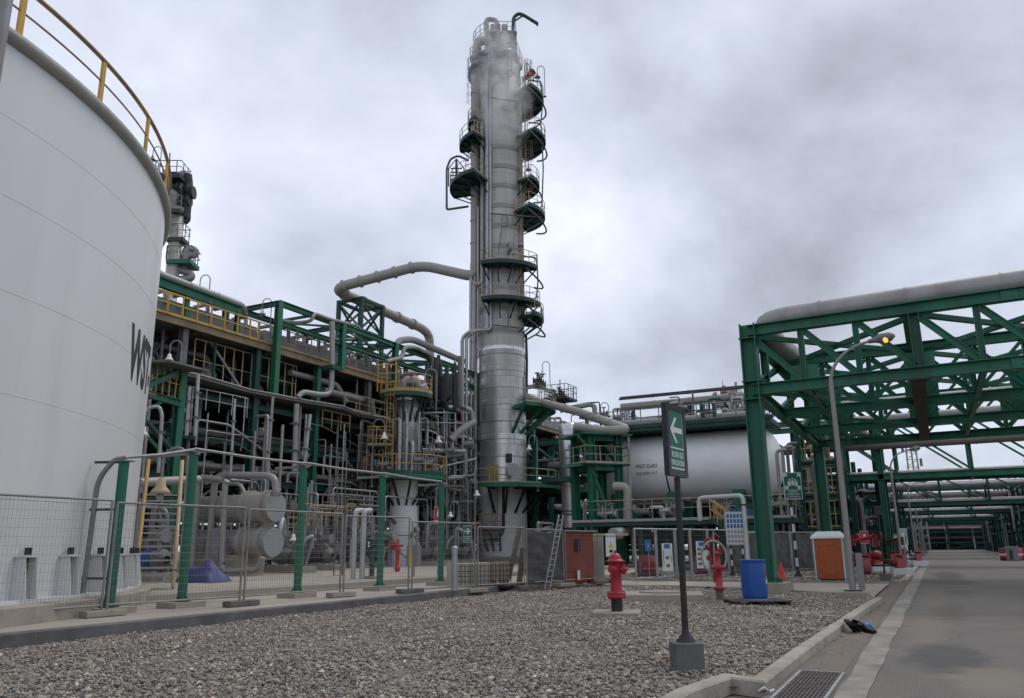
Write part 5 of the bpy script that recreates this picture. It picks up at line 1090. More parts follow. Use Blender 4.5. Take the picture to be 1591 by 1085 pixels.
u = (c-a).normalized(); nb_ = V(-u.y, u.x, 0); nb_ = nb_ if nb_.dot(V(a.x, a.y, 0)) > 0 else -nb_
c2_ = c-u*.25
sheet(bo, 'front_tarpaulin', a+nb_*.12, c2_+nb_*.12, .22, za-.08, ORG, .018); sheet(bo, 'side_tarpaulin', c2_+nb_*.12, c2_+nb_*1.3, .22, za-.08, ORG, .02)
one(bo, 'roof', DARK, 'box', (a+c2_)/2+nb_*.75+V(0,0,za-.02-a.z), ((c2_-a).length+.25, 1.5, .06), rz=math.atan2(u.y, u.x))
q = a.lerp(c2_, .42)+nb_*.02; q.z = 1.55; one(bo, 'window', BLACK, 'box', q, (.3, .06, .42), rz=math.atan2(u.y, u.x)); q2 = q-nb_*.04; one(bo, 'window_bar', MID, 'box', q2, (.04, .03, .36), rz=math.atan2(u.y, u.x))
q = a.lerp(c2_, .4)-nb_*.05; q.z = .5; one(bo, 'taped_label', mat('paper', (.55,.55,.52), .7), 'box', q, (.2, .03, .32), rz=math.atan2(u.y, u.x)+.2)
# aluminium ladder leaning on the fence
p0 = AT(846, 914, Z=.15)-nb_*.12; p1 = AT(872, 800, D=math.hypot(p0.x, p0.y)+.5)
t = thing('ladder', 'long aluminium ladder leaning against the fence in front of the grey sheet', 'ladder', tuple(p0))
for s_ in (-.15, .15): one(t, 'rail', GALV, 'bar', p0+u*s_, p1+u*s_*.85, .025, .05)
for k in range(1, 13): q = p0.lerp(p1, k/13); one(t, 'rung', GALV, 'tube', [q-u*.14, q+u*.14], .014, 6)
# pale block stack with rebar mesh
a, c = AT(708, 920, Z=.13), AT(799, 917, Z=.13); uu = (c-a); uu.z = 0; Lw = uu.length; uu.normalize(); nw = V(-uu.y, uu.x, 0); nw = nw if nw.dot(V(a.x, a.y, 0)) > 0 else -nw
a = a+nw*.7; zt_ = AT(750, 869, D=math.hypot(a.x, a.y)).z; rz_ = math.atan2(uu.y, uu.x); BLK = mat('pale_insulating_block', (.43,.40,.34), .85, var=.1, sc=3, dirt=(.28,.24,.18), dsc=2); n = 6
for k in range(n):
    w_ = Lw*1.03/n; t = thing('pale_block', 'pale upright slab in the stack behind the black rebar mesh, '+['leftmost', 'second from the left', 'third from the left', 'third from the right', 'second from the right, yellower', 'rightmost, browner'][k], 'slab', tuple(a+uu*(w_*(k+.5))), 'pale slabs behind the rebar mesh')
    hh = (zt_-.25)*(1+.02*math.sin(k*3)); b = MB(); b.box(a+uu*(w_*(k+.5))+nw*.04*(k % 2)+V(0,0,hh/2), (w_-.015, .5, hh), rz=rz_); b.build('slab', BLK if k < 4 else mat('yellowed_block', (.30,.22,.13), .85, var=.2, dirt=(.2,.13,.08)), t, bevel=.02)
q = a-nw*.45; t = thing('rebar_mesh', 'black welded rebar mesh standing in front of the pale slabs', 'mesh', tuple(q)); b = MB()
for k in range(16): p = q+uu*(Lw*k/15); b.tube([p+V(0,0,0), p+V(0,0,zt_-.27)], .011, 5, caps=False)
for k in range(5): z = .15+k*(zt_-.5)/4; b.tube([q+V(0,0,z), q+uu*Lw+V(0,0,z)], .011, 5, caps=False)
b.build('bars', BLACK, t)
for (pa_, pb_, lab) in (((790, 900), (808, 818), 'brown plank leaning behind the mesh fence, taller and farther left'), ((806, 914), (813, 852), 'dark plank leaning beside the grey sheet')):
    p = AT(*pa_, D=28.2); q = AT(*pb_, D=28.6); t = thing('plank', lab, 'plank', tuple(p)); one(t, 'board', WOOD, 'bar', p, q, .19, .05)
p = AT(783, 917, Z=.12); t = thing('rubble', 'small white rubble and black bag by the kerb below the pale slabs', 'rubble', tuple(p)); b = MB(); b.blob(p+V(0,0,.12), (.34, .22, .13), 12); b.build('black_bag', BLACK, t); b = MB(); b.bar(p+V(-.05,-.2,.1), p+V(-.2,-.25,.38), .14, .05); b.build('scrap', BLK, t)
# grey gate post at the end of the tall fence
p = AT(706, 918, Z=.25); zt_ = AT(706, 851, D=math.hypot(p.x, p.y)).z; t = thing('gate_post', 'short thick grey post at the left end of the pale slabs', 'post', tuple(p)); b = MB(); b.cyl(p, V(p.x, p.y, zt_), .09, n=14); b.cyl(V(p.x, p.y, zt_), V(p.x, p.y, zt_+.05), .1, .04, n=14); b.build('post', GALV, t)
# beige cabinet, danger sign
def sign_board(name, lab, cat, c, ux, w_, h_, face, edge, th=.03, group=None):
    t = thing(name, lab, cat, tuple(c), group); ux = Vector(ux).normalized(); nz = ux.cross(V(0,0,1)); R_ = Matrix((ux, -nz, V(0,0,1))).transposed()
    one(t, 'board', edge, 'box', c, (w_, th, h_), R=R_); one(t, 'face', face, 'box', Vector(c)+nz*(th/2+.002), (w_*.93, .004, h_*.95), R=R_)
    return t, ux, nz, R_, Vector(c)+nz*(th/2+.005)
def txt(t, nm, m_, body, size, o, ux, sx=1., bold=.0): b = MB(); put_text(b, body, size, o, ux, depth=.001, sx=sx, bold=bold); return b.build(nm, m_, t)
SGN = mat('sign_green', (.008,.14,.085), .45, var=.08); SGW = mat('sign_white', (.62,.66,.64), .5, var=.06); SGB = mat('sign_blue', (.03,.16,.42), .5); SGR = mat('sign_red', (.42,.02,.04), .5); SGY = mat('sign_yellow', (.65,.45,.03), .5); INK = mat('sign_ink', (.02,.02,.02), .6)
PR = V(CM[0,0], CM[1,0], 0).normalized()
p = AT(937, 906, Z=.12); t = thing('beige_cabinet', 'tall beige metal cabinet right of the orange booth', 'cabinet', tuple(p)); zt_ = AT(937, 834, D=math.hypot(p.x, p.y)).z
p = p+nb_*.4; b = MB(); b.box((p.x, p.y, (.2+zt_)/2), (.75, .7, zt_-.2), rz=math.atan2(PR.y, PR.x)); b.build('body', mat('beige_cabinet_paint', (.30,.285,.25), .6, var=.12, dirt=(.15,.13,.1)), t, bevel=.02)
one(t, 'door', mat('beige_door_paint', (.27,.25,.22), .6), 'box', V(p.x, p.y, (.2+zt_)/2)-EN*(-.36), (.6, .02, zt_-.5), rz=math.atan2(PR.y, PR.x))
one(t, 'top_rail', CREAM, 'bar', V(p.x, p.y, zt_+.08)-PR*1.0, V(p.x, p.y, zt_+.08)+PR*1.4, .08); one(t, 'skid', BLACK, 'box', V(p.x, p.y, .16)+PR*.35, (1.3, .6, .12), rz=math.atan2(PR.y, PR.x))
c = AT(949, 847, D=28.0); t, ux, nz, R_, o = sign_board('danger_sign', 'small white danger sign with warning triangle right of the orange booth', 'sign', c, PR, .36, .78, SGW, GREY)
txt(t, 'lettering', INK, 'PELIGRO', .085, o+V(0,0,.28), ux, 1.0, .001)
b = MB(); q = [o+V(0,0,.12), o-ux*.11-V(0,0,.10), o+ux*.11-V(0,0,.10)]; b.add([x+nz*.002 for x in q], [(0,1,2)]); b.build('triangle', SGY, t); b = MB(); b.box(o-V(0,0,.2), (.11, .01, .1), R=R_); b.build('pictogram', INK, t)
# ------------------------------------------------------------------ evacuation sign on its block
bp_ = AT(1065, 1046, Z=.06); bp_ = V(bp_.x-.02, bp_.y+.17, .05)
es = thing('evacuation_sign', 'green arrow sign on a black post set in a grey concrete block', 'sign', tuple(bp_))
fw = V(-CM[1,0]*-1, 0, 0); FWD = V(bp_.x, bp_.y, 0).normalized(); RT = V(FWD.y, -FWD.x, 0)
b = MB(); b.box(bp_+V(0,0,.155), (.34, .34, .36), rz=math.atan2(PR.y, PR.x)+.05); b.build('base_block', CONCD, es, bevel=.015)
zs0 = AT(1050, 742, D=math.hypot(bp_.x, bp_.y)).z; zs1 = AT(1047, 628, D=math.hypot(bp_.x, bp_.y)).z
tpx_ = AT(1052, 742, D=math.hypot(bp_.x, bp_.y))
b = MB(); b.cyl(bp_+V(0,0,.33), V(tpx_.x, tpx_.y, tpx_.z), .038, n=14); b.lathe([(.12, 0), (.11, .02), (.05, .09), (.038, .16)], 14, bp_+V(0,0,.335)); b.build('post', BLACK, es)
bc = AT(1048.5, 685, D=math.hypot(bp_.x, bp_.y)); ux = (FWD*.60+RT*.235).normalized(); nz = ux.cross(V(0,0,1)); R_ = Matrix((ux, -nz, V(0,0,1))).transposed(); hh = .90; ww = .62
one(es, 'backing_panel', BLACK, 'box', bc, (ww, .035, hh), R=R_)
for (dx, dz, w_, h_) in ((0, hh/2-.035, ww, .07), (0, -hh/2+.035, ww, .07), (-ww/2+.035, 0, .07, hh), (ww/2-.035, 0, .07, hh)): one(es, 'frame_bar', mat('sign_frame', (.02,.018,.03), .35), 'box', bc+ux*dx+V(0,0,dz), (w_-(.002 if w_ > .1 else 0), .07-(.004 if w_ > .1 else 0), h_), R=R_)
o = bc+nz*.020; one(es, 'face', SGN, 'box', o, (ww-.14, .004, hh-.14), R=R_); o = o+nz*.004
def tri(b, pts, o, ux, th=.002): 
    P = [o+ux*x+V(0,0,z) for x, z in pts]; b.add([p+nz*th for p in P], [tuple(range(len(P)))])
b = MB(); 
for poly_ in ([(-.20, .13), (-.04, .29), (.03, .29), (-.09, .165), (.19, .165), (.19, .095), (-.09, .095), (.03, -.03), (-.04, -.03)],): tri(b, poly_, o, ux)
b.build('arrow', SGW, es)
one(es, 'divider', SGW, 'box', o+V(0,0,-.10), (ww-.17, .003, .018), R=R_); one(es, 'divider', SGW, 'box', o+V(0,0,-.352), (ww-.17, .003, .018), R=R_)
for dx in (-1, 1): one(es, 'border_line', SGW, 'box', o+ux*dx*(ww/2-.085), (.008, .003, hh-.17), R=R_)
txt(es, 'lettering', SGW, 'RUTA DE', .10, o+V(0,0,-.185), ux, .9, .002); txt(es, 'lettering', SGW, 'EVACUACIÓN', .095, o+V(0,0,-.285), ux, .68, .002)
# ------------------------------------------------------------------ fire hydrant
hp = AT(959, 952, Z=.12); hp = V(hp.x, hp.y, .07)
t = thing('slab', 'thin square concrete slab under the near red hydrant', 'slab', tuple(hp)); b = MB(); b.box(hp+V(0,0,.02), (1.0, 1.0, .12), rz=.3); b.build('slab', CONC, t, bevel=.02)
def hydrant(hp, lab, s_=1.0):
    h = thing('fire_hydrant', lab, 'hydrant', tuple(hp)); z0 = hp+V(0,0,.08)
    b = MB(); b.lathe([(.125, 0), (.12, .05), (.12, .30)], 24, z0); b.build('lower_barrel', mat('hydrant_black', (.02,.018,.018), .6, var=.4, dirt=(.06,.03,.03), dsc=4), h)
    b = MB(); b.lathe([(.01, .27), (.19, .27), (.20, .285), (.20, .315), (.19, .33), (.19, .345), (.20, .36), (.19, .385), (.13, .39), (.122, .42), (.118, .80), (.135, .84), (.14, .98), (.15, 1.00), (.20, 1.01), (.205, 1.035), (.20, 1.05), (.16, 1.06), (.145, 1.09), (.12, 1.15), (.08, 1.19), (.03, 1.205), (.01, 1.205)], 32, z0)
    o = b.build('body', RED, h)
    for k in range(8): a = k*PI/4+.2; p = z0+V(.17*math.cos(a), .17*math.sin(a), .33); one(h, 'bolt', RED, 'cyl', p-V(0,0,.075), p+V(0,0,.075), .022, n=6)
    one(h, 'operating_nut', DRED, 'cyl', z0+V(0,0,1.2), z0+V(0,0,1.26), .028, n=5)
    for (a, L2, r) in ((0.0, .21, .085), (PI*.62, .19, .07), (PI*1.38, .19, .07)):
        d = PR*math.cos(a)+EN*math.sin(a) if a else PR*.97-EN*-.24; d.normalize(); p = z0+V(0,0,.86)
        b = MB(); b.cyl(p, p+d*L2*.75, r, n=18); b.cyl(p+d*L2*.7, p+d*L2, r*1.25, n=18); b.cyl(p+d*L2, p+d*(L2+.03), r*1.0, r*.6, n=18); b.cyl(p+d*(L2+.03), p+d*(L2+.07), .022, n=5); b.build('outlet_cap', RED, h)
    return h
hydrant(hp, 'red fire hydrant with black base standing in the gravel, nearest the camera')
# manhole slab
c = AT(1030, 927, Z=.15); t = thing('manhole', 'low square beige concrete pit cover in the gravel behind the hydrant', 'slab', (c.x, c.y, .05)); b = MB(); b.box((c.x, c.y, .13), (2.15, 1.7, .24), rz=.28); b.build('slab', CONCL, t, bevel=.03)
b = MB(); b.lathe([(.62, 0), (.62, .035), (.01, .04)], 30, (c.x-.05, c.y+.1, .252), smooth=False); b.build('cover', CONC, t)
# second hydrant standpipe
p = AT(1119, 932, Z=.05); p.z = .05; t = thing('hydrant_standpipe', 'slim red hydrant standpipe left of the blue drum', 'hydrant', tuple(p)); b = MB(); b.cyl(p, p+V(0,0,.28), .10, n=16); b.build('lower_pipe', CONCD, t)
b = MB(); b.lathe([(.01, .26), (.155, .26), (.16, .3), (.155, .33), (.10, .34), (.095, .78), (.13, .8), (.13, .9), (.085, .93), (.07, 1.2), (.09, 1.22), (.03, 1.28), (.01, 1.28)], 24, p); b.build('body', RED, t)
p2 = p+V(.0,0,.85); one(t, 'outlet', RED, 'cyl', p2-PR*.18, p2+PR*.16, .065, n=14); one(t, 'collar', GALV, 'cyl', p+V(0,0,.33), p+V(0,0,.345), .17, n=16)
p = AT(1085, 940, Z=.06); 
# blue drum on pallet
dp = AT(1172, 941, Z=.06); dp.z = .05; dp.y += .3
t = thing('pallet', 'dark wooden pallet under the blue drum', 'pallet', tuple(dp)); rz_ = math.atan2(PR.y, PR.x)
for k in range(7): q = dp+EN*(-.5+k*.166)+V(0,0,.125); one(t, 'deck_board', mat('grey_wood', (.10,.09,.08), .9, var=.3, sc=4), 'box', q, (1.4, .12, .022), rz=rz_)
for k in (-.62, 0, .62): one(t, 'bearer', BLACK, 'box', dp+PR*k+V(0,0,.06), (.12, 1.05, .1), rz=rz_)
t = thing('plastic_drum', 'blue plastic drum with a hazard diamond, standing on a pallet', 'drum', tuple(dp+V(0,0,.14)))
z0 = dp+V(-.02,0,.14); b = MB(); b.lathe([(.01, 0), (.28, 0), (.295, .02), (.305, .10), (.312, .30), (.312, .60), (.305, .80), (.295, .88), (.30, .90), (.31, .92), (.31, .95), (.29, .955), (.27, .93), (.01, .925)], 40, z0); b.build('body', BLUE, t)
one(t, 'base_ring', GALV, 'cyl', z0+V(0,0,-.005), z0+V(0,0,.015), .30, n=32)
def decal(b, ctr, pts, R_c, o_):
    # small flat decal bent on the drum
    b.add([ctr+PR*(math.sin(x/R_c+o_)*R_c)+EN*(math.cos(x/R_c+o_)*R_c)+V(0,0,z) for x, z in pts], [tuple(range(len(pts)))])
for (ox, oz, m_, nm) in ((0, .075, SGR, 'red_diamond'), (-.075, 0, SGB, 'blue_diamond'), (.075, 0, SGY, 'yellow_diamond'), (0, -.075, SGW, 'white_diamond')):
    b = MB(); decal(b, z0+V(0,0,.5), [(ox-.07, oz), (ox, oz-.07), (ox+.07, oz), (ox, oz+.07)], .3165, .95); b.build(nm, m_, t)
# black bag on the kerb
p = AT(1335, 972, Z=.06); t = thing('black_bag', 'torn black plastic bag with a blue scrap lying over the kerb', 'bag', tuple(p))
b = MB(); n = 30
rdx = random.Random(2); P_ = [AT(1313, 964, Z=.17), AT(1325, 970, Z=.16), AT(1333, 976, Z=.06), AT(1345, 978, Z=.05), AT(1360, 982, Z=.04)]
b.tube(P_, .06, 9, rs=[.03, .09, .12, .07, .03]); b.tube([P_[1]+V(.05, .1, 0), P_[2]+V(.08, .25, -.02), P_[3]+V(0,.1,0)], .05, 7, rs=[.03, .08, .04]); o = b.build('bag', mat('black_film', (.012,.012,.014), .3, var=.2), t)
b = MB(); b.tube([P_[3]+V(-.06, .15, .03), P_[3]+V(.02, .3, .04), P_[3]+V(.1,.35,0)], .05, 7, rs=[.02, .06, .02]); b.build('blue_scrap', SGB, t)
p = AT(1187, 1075, Z=.03); t = thing('litter', 'small piece of grey and white litter in the kerb corner', 'litter', tuple(p)); b = MB(); b.tube([p-PR*.06, p+V(0,.03,.03), p+PR*.05], .02, 6, rs=[.01, .03, .012]); b.build('scrap', GALV, t); b = MB(); b.tube([p+PR*.06, p+PR*.1+V(0,.02,.015)], .015, 6); b.build('wrapper', SGW, t)
# ------------------------------------------------------------------ street lamps
def street_lamp(x, y, lab, z0=.05):
    t = thing('street_lamp', lab, 'street lamp', (x, y, z0), 'street lamps along the road')
    b = MB(); b.box((x-.02, y, z0+.07), (.85, .85, .2)); b.build('footing', CONC, t, bevel=.02)
    b = MB(); b.cyl((x, y, z0+.17), (x, y, z0+.2), .24, n=4); b.build('base_plate', BLACK, t)
    b = MB(); P_ = [V(x, y, z0+.18), V(x, y, 3), V(x, y, 6.1)]+[V(x+1.35-1.35*math.cos(a), y, 6.1+1.15*math.sin(a)) for a in np.linspace(.15, PI/2*.92, 9)]
    b.tube(P_, .1, 14, rs=[.09, .08, .065]+[.052-.002*k for k in range(9)]); b.build('pole', mat('lamp_pole_paint', (.27,.25,.225), .6, .2, var=.15, dirt=(.17,.15,.12), streak=True), t)
    e_ = P_[-1]; b = MB(); d = V(1, 0, .14).normalized(); b.tube([e_-d*.05, e_+d*.12, e_+d*.3, e_+d*.55, e_+d*.68], .1, 14, rs=[.06, .08, .15, .14, .04]); hd = b.build('lamp_head', mat('lamp_head_paint', (.16,.155,.15), .5, .2), t)
    b = MB(); b.blob(e_+d*.40-V(0,0,.05), (.15, .10, .10), 12); b.build('lens', LENS, hd)
    return t
LENS = bpy.data.materials.new('sodium_lens'); LENS.use_nodes = True; q = LENS.node_tree.nodes['Principled BSDF']; q.inputs['Base Color'].default_value = (.8,.5,.12,1); q.inputs['Emission Color'].default_value = (1, .52, .10, 1); q.inputs['Emission Strength'].default_value = .7
sl = street_lamp(-2.22, 25.1, 'tall curved street lamp, lit orange, nearest of the row beside the road')
one(sl, 'junction_box', GREY, 'box', (-1.98, 25.1, .75), (.16, .14, 1.0))
GLS = mat('lamp_glass', (.45,.45,.42), .2, var=.05)
def unlit(o):
    for h in o.children_recursive:
        if h.name.startswith('lens'): h.data = h.data.copy(); h.data.materials.clear(); h.data.materials.append(GLS)
for (x, y, lab) in ((-2.05, 57, 'second street lamp along the road, left of the far bend kerb'), (-1.9, 88, 'third street lamp from the camera along the left side of the road'), (-1.7, 108, 'fourth street lamp from the camera along the left side of the road'), (-1.6, 135, 'farthest small street lamp on the left side of the road')): unlit(copy_tree(sl, loc=(x, y, .05), label=lab))
# ------------------------------------------------------------------ green gantry over the road
GZ1, GZ0 = 8.68, 6.66
gx0, gx1 = -4.83, 12.6; gy = [27.1, 32.8, 38.4, 44.0]; SK = -.06
ga = thing('pipe_gantry', 'massive green truss gantry spanning the road on tall columns', 'gantry', (gx0, gy[0], 0))
def GP(x, k, z): return V(x, gy[k]+(x-gx0)*SK, z)
for (x, k) in ((gx0, 0), (gx0, 3), (gx1, 0), (gx1, 3)):
    p = GP(x, k, .05); one(ga, 'footing', CONC, 'box', (p.x+.05, p.y, .17), (1.15, 1.5, .36))
    one(ga, 'column', GREEN, 'ibeam', (p.x, p.y, .35), (p.x, p.y, GZ1+.05), .56, .5, .035, up=(1,0,0))
    one(ga, 'base_plate', GREEN, 'box', (p.x, p.y, .365), (.75, .8, .05))
    for z in (GZ0+.1, GZ0-.5, GZ1-.45): one(ga, 'stiffener', GREEN, 'box', (p.x, p.y, z), (.6, .54, .03))
    for s_ in (-1, 1):
        b = MB(); b.cyl((p.x+s_*.3, p.y-.05, .39), (p.x+s_*.3, p.y+.05, .39), .12, n=10); b.build('anchor_lug', GREEN, ga)
bz = [gx0+1.67*i for i in range(11)]
for k in range(4):
    cw_ = .34 if k in (0, 3) else .28
    one(ga, 'top_chord', GREEN, 'ibeam', GP(gx0, k, GZ1-.17), GP(gx1, k, GZ1-.17), cw_, .36, .03); one(ga, 'bottom_chord', GREEN, 'ibeam', GP(gx0, k, GZ0-.17), GP(gx1, k, GZ0-.17), cw_, .36, .03)
    for i in range(1, 10):
        thick = i == 3 or i == 7
        one(ga, 'web_post', GREEN, 'ibeam', GP(bz[i], k, GZ0), GP(bz[i], k, GZ1-.36), .38 if thick else .2, .3 if thick else .18, .025, up=(1,0,0))
    for i in range(0, 10):
        a, c = ((GZ1-.4, GZ0+.05) if (i < 5) else (GZ0+.05, GZ1-.4))
        one(ga, 'web_diagonal', GREEN, 'ibeam', GP(bz[i]+.1, k, a), GP(bz[i+1]-.1 if i < 9 else gx1, k, c), .17, .2, .025)
        if k == 0 and i % 2 == 0:
            x = bz[i+1] if i < 5 else bz[i]; one(ga, 'gusset_plate', GREEN, 'box', GP(x, k, GZ0+.22), (.85, .03, .5)); 
    if k == 0:
        for (x, z) in ((bz[5]-.35, GZ1-.17), (bz[5]-.35, GZ0-.17)):
            one(ga, 'splice_plate', GREEN, 'box', GP(x, 0, z)-V(0, .04, 0), (1.3, .04, .26))
            b = MB(); 
            for i in range(7):
                for j in (-1, 1): q = GP(x-.55+i*.18, 0, z+j*.075); b.cyl(q-V(0, .085, 0), q-V(0, .05, 0), .03, n=6)
            b.build('splice_bolts', DGREEN, ga)
for z in (GZ1-.17, GZ0-.17):
    for x in (gx0, gx1): one(ga, 'side_chord', GREEN, 'ibeam', GP(x, 0, z)+V(0,.25,0), GP(x, 3, z)-V(0,.25,0), .3, .36, .03)
    one(ga, 'long_beam', mat('brown_black_steel', (.035,.03,.027), .7, var=.2) if z < 8 else GREEN, 'ibeam', GP(bz[3]-.1, 0, z-.02)+V(0,.2,0), GP(bz[3]-.1, 3, z-.02)-V(0,.2,0), .42, .34, .03); one(ga, 'long_beam', GREEN, 'ibeam', GP(bz[7], 0, z)+V(0,.2,0), GP(bz[7], 3, z)-V(0,.2,0), .3, .3, .03)
for kk in range(3):
    for x in (gx0, gx1): one(ga, 'side_diagonal', GREEN, 'ibeam', GP(x, kk, GZ0), GP(x, kk+1, GZ1-.4), .2, .2, .025); one(ga, 'side_post', GREEN, 'ibeam', GP(x, kk, GZ0)+V(0,2.8,0), GP(x, kk, GZ1-.36)+V(0,2.8,0), .3, .25, .025, up=(1,0,0))
    for i in (0, 3, 5, 8):
        one(ga, 'plan_brace', GREEN, 'bar', GP(bz[i], kk, GZ1-.35), GP(bz[min(i+3, 10)], kk+1, GZ1-.35), .16); one(ga, 'plan_brace', GREEN, 'bar', GP(bz[min(i+3, 10)], kk, GZ1-.4), GP(bz[i], kk+1, GZ1-.4), .16)
for k in (1, 2, 3):
    for i in range(0, 10):
        a, c = ((GZ1-.4, GZ0+.05) if (i >= 5) else (GZ0+.05, GZ1-.4)); one(ga, 'counter_diagonal', GREEN, 'bar', GP(bz[i]+.1, k, a), GP(bz[i+1]-.1 if i < 9 else gx1-.2, k, c), .11)
for kk in range(3):
    for i in (1, 4, 6, 9): one(ga, 'stringer', GREEN, 'ibeam', GP(bz[i], kk, GZ0-.2)+V(0,.2,0), GP(bz[i], kk+1, GZ0-.2)-V(0,.2,0), .16, .2, .02)
    for (i, j) in ((0, 3), (5, 8)): one(ga, 'plan_brace', GREEN, 'bar', GP(bz[i], kk, GZ0-.25), GP(bz[j], kk+1, GZ0-.25), .12)
for k in (1, 2): 
    for i in range(0, 10, 2): one(ga, 'gusset_plate', GREEN, 'box', GP(bz[i+1], k, GZ0+.25), (1.1, .03, .6))
gpp = thing('gantry_pipe', 'very thick grey pipe with an elbow lying on top of the green gantry', 'pipe', (gx0, 28.3, 9.1))
P_ = [V(13.5, 28.0-1.1, 9.17), V(-4.65, 28.4, 9.14), V(-4.5, 31.0, 8.9), V(-3.9, 36, 8.7), V(-3.6, 61, 8.7)]
one(gpp, 'pipe', PIPE, 'pipe', P_, .39, 24, fillet=1.1)
for x in (-2.6, .05, 2.7, 5.4): c = V(x, 28.35-(x+3.9)*.083, 9.17); one(gpp, 'seam_band', PIPE, 'cyl', c-V(.03,0,0), c+V(.03,0,0), .405, n=24)
for x in (.3, 4.5, 8.5): c = V(x, 28.35-(x+3.9)*.083, 8.73); one(gpp, 'pipe_shoe', DARK, 'box', c, (.5, .3, .14))
for (y, z, r, lab) in ((35.5, 7.0, .22, 'pale pipe running across the middle of the green gantry'), (41.0, 7.05, .26, 'white pipe running across the rear of the green gantry'), (42.6, 7.0, .18, 'thinner white pipe at the very rear of the green gantry')):
    t = thing('gantry_pipe', lab, 'pipe', (gx0+2, y, z)); one(t, 'pipe', mat('white_pipe', (.46,.46,.45), .5, .1, var=.08, dirt=(.3,.28,.25)), 'pipe', [V(-3.8, y, z), V(13, y-.9, z)], r, 12, band=2.4, bw=.08, bh=.03)
# small conduit on the front column
one(ga, 'conduit', mat('white_pipe', (.46,.46,.45), .5, .1, var=.08, dirt=(.3,.28,.25)), 'pipe', [V(gx0-.55, 26.9, .1), V(gx0-.55, 26.9, 3.05), V(gx0-2.15, 27.5, 3.05), V(gx0-2.15, 27.5, 2.3)], .075, 10, fillet=.2)
one(ga, 'conduit_clamp', BLACK, 'bar', V(gx0-.8, 26.85, 2.75), V(gx0-.2, 26.85, 2.75), .05)
# ------------------------------------------------------------------ pipe bridges crossing the road
WP = mat('white_pipe', (0,0,0))
def bridge(name, label, y0, y1, x0, x1, zs, zt, bay, cols_x, seed, cm=GREEN, np_=5, rr=(.12, .3)):
    rd = random.Random(seed); t = thing(name, label, 'pipe bridge', ((x0+x1)/2, y0, 0)); nb = round((x1-x0)/bay); st_ = (x1-x0)/nb
    for y in (y0, y1):
        for x in cols_x: one(t, 'column', cm, 'ibeam', (x, y, .05), (x, y, zt), .4, .4, .035, up=(1,0,0))
        for z in (zs[0], zt): one(t, 'chord', cm, 'ibeam', (x0, y, z), (x1, y, z), .3, .4, .035)
        for i in range(nb+1):
            one(t, 'web_post', cm, 'ibeam', (x0+i*st_, y, zs[0]+.2), (x0+i*st_, y, zt-.2), .24, .2, .02, up=(1,0,0))
            if i < nb: one(t, 'web_diagonal', cm, 'bar', (x0+i*st_, y, zt-.2), (x0+(i+1)*st_, y, zs[0]+.25), .13)
    for i in range(nb+1):
        for z in zs: one(t, 'cross_beam', cm, 'ibeam', (x0+i*st_, y0, z-.1), (x0+i*st_, y1, z-.1), .2, .26, .02)
    for z in zs:
        for k in range(np_):
            y = y0+.4+(y1-y0-.8)*k/max(1, np_-1); r = rd.uniform(*rr); one(t, 'pipe', rd.choice([WP, PIPE, PIPE2, WP]), 'pipe', [V(x0-.5, y, z+.05+r), V(x1+.5, y, z+.05+r)], r, 10, band=3.3)
    return t
bridge('pipe_bridge', 'first green pipe bridge over the road beyond the gantry, with a brown pipe', 62, 65.5, -29.5, 16.5, [6.0], 10.1, 4.6, [-29.5, -20.3, -11.1, -2.9, 16.3], 3)
t = thing('brown_pipe', 'brown grey pipe at mid height of the first bridge beyond the gantry', 'pipe', (-4, 61.7, 8.3)); one(t, 'pipe', mat('brown_grey_pipe', (.15,.13,.12), .55, .1, var=.1, dirt=(.25,.24,.22)), 'pipe', [V(-28, 61.6, 8.05), V(17, 61.6, 8.2)], .3, 12, band=3.6)
b = MB()
for (a, c) in (((-2.9, 4.0), (-8.5, 9.0)), ((-11.1, 9.2), (-2.9, 6.6)), ((-11.1, 4), (-2.9, .6)), ((-11.1, .6), (-2.9, 4)), ((-2.9, 4.0), (-.5, 5.8))): pass
r5 = rack('pipe_rack', 'green braced rack legs left of the road under the first pipe bridge', 'pipe rack', -20.3, -3.4, 66, 70, 5.6, [3.2, 5.0], 'x', 3, 12, cm=DGREEN, top=10, risers=10, rs=(.08, .2), base=.05)
bridge('pipe_bridge', 'second green pipe bridge across the road, lower in the picture', 92, 97, -16, 22, [5.3, 7.0], 8.2, 4.2, [-16, -3.2, 13, 22], 5, cm=DGREEN, np_=4)
bridge('pipe_bridge', 'third green pipe bridge across the road, partly hidden by the second', 118, 123, -20, 24, [5.3, 7.2], 8.4, 5, [-20, -3.4, 12, 24], 6, cm=DGREEN, np_=4)
bridge('pipe_bridge', 'fourth and farthest pale pipe bridge closing the road view', 150, 156, -30, 30, [5.2, 7.6], 9, 6, [-30, -16, -3.5, 13, 30], 7, cm=DGREEN, np_=5, rr=(.2, .4))
rack('pipe_rack', 'dark pipe rack along the right side of the road in the distance', 'pipe rack', 8.6, 15, 92, 190, 7, [3.5, 5.5, 8], 'y', 6, 9, cm=DGREEN, top=9, risers=26, rs=(.12, .35), base=0)
rack('pipe_rack', 'dark pipe rack along the left side of the road in the distance', 'pipe rack', -12, -5.5, 74, 190, 7, [2.4, 4.2, 6.5], 'y', 5, 10, cm=DGREEN, top=8, risers=30, rs=(.12, .3), base=0)
t = thing('far_backdrop', 'long grey backdrop block added to close bright gaps at the far end of the road', 'building', (5, 222, 0)); one(t, 'wall', mat('grey_cladding', (.075,.078,.08), .7, var=.3, sc=.3), 'box', (5, 222, 3.2), (110, 14, 6.4))  # dark block with plain panels, added to shut out bright gaps behind the rack
for k in range(9): one(t, 'backdrop_panel', DARK, 'box', (-42+k*11, 214.9, 2), (5, .1, 4))
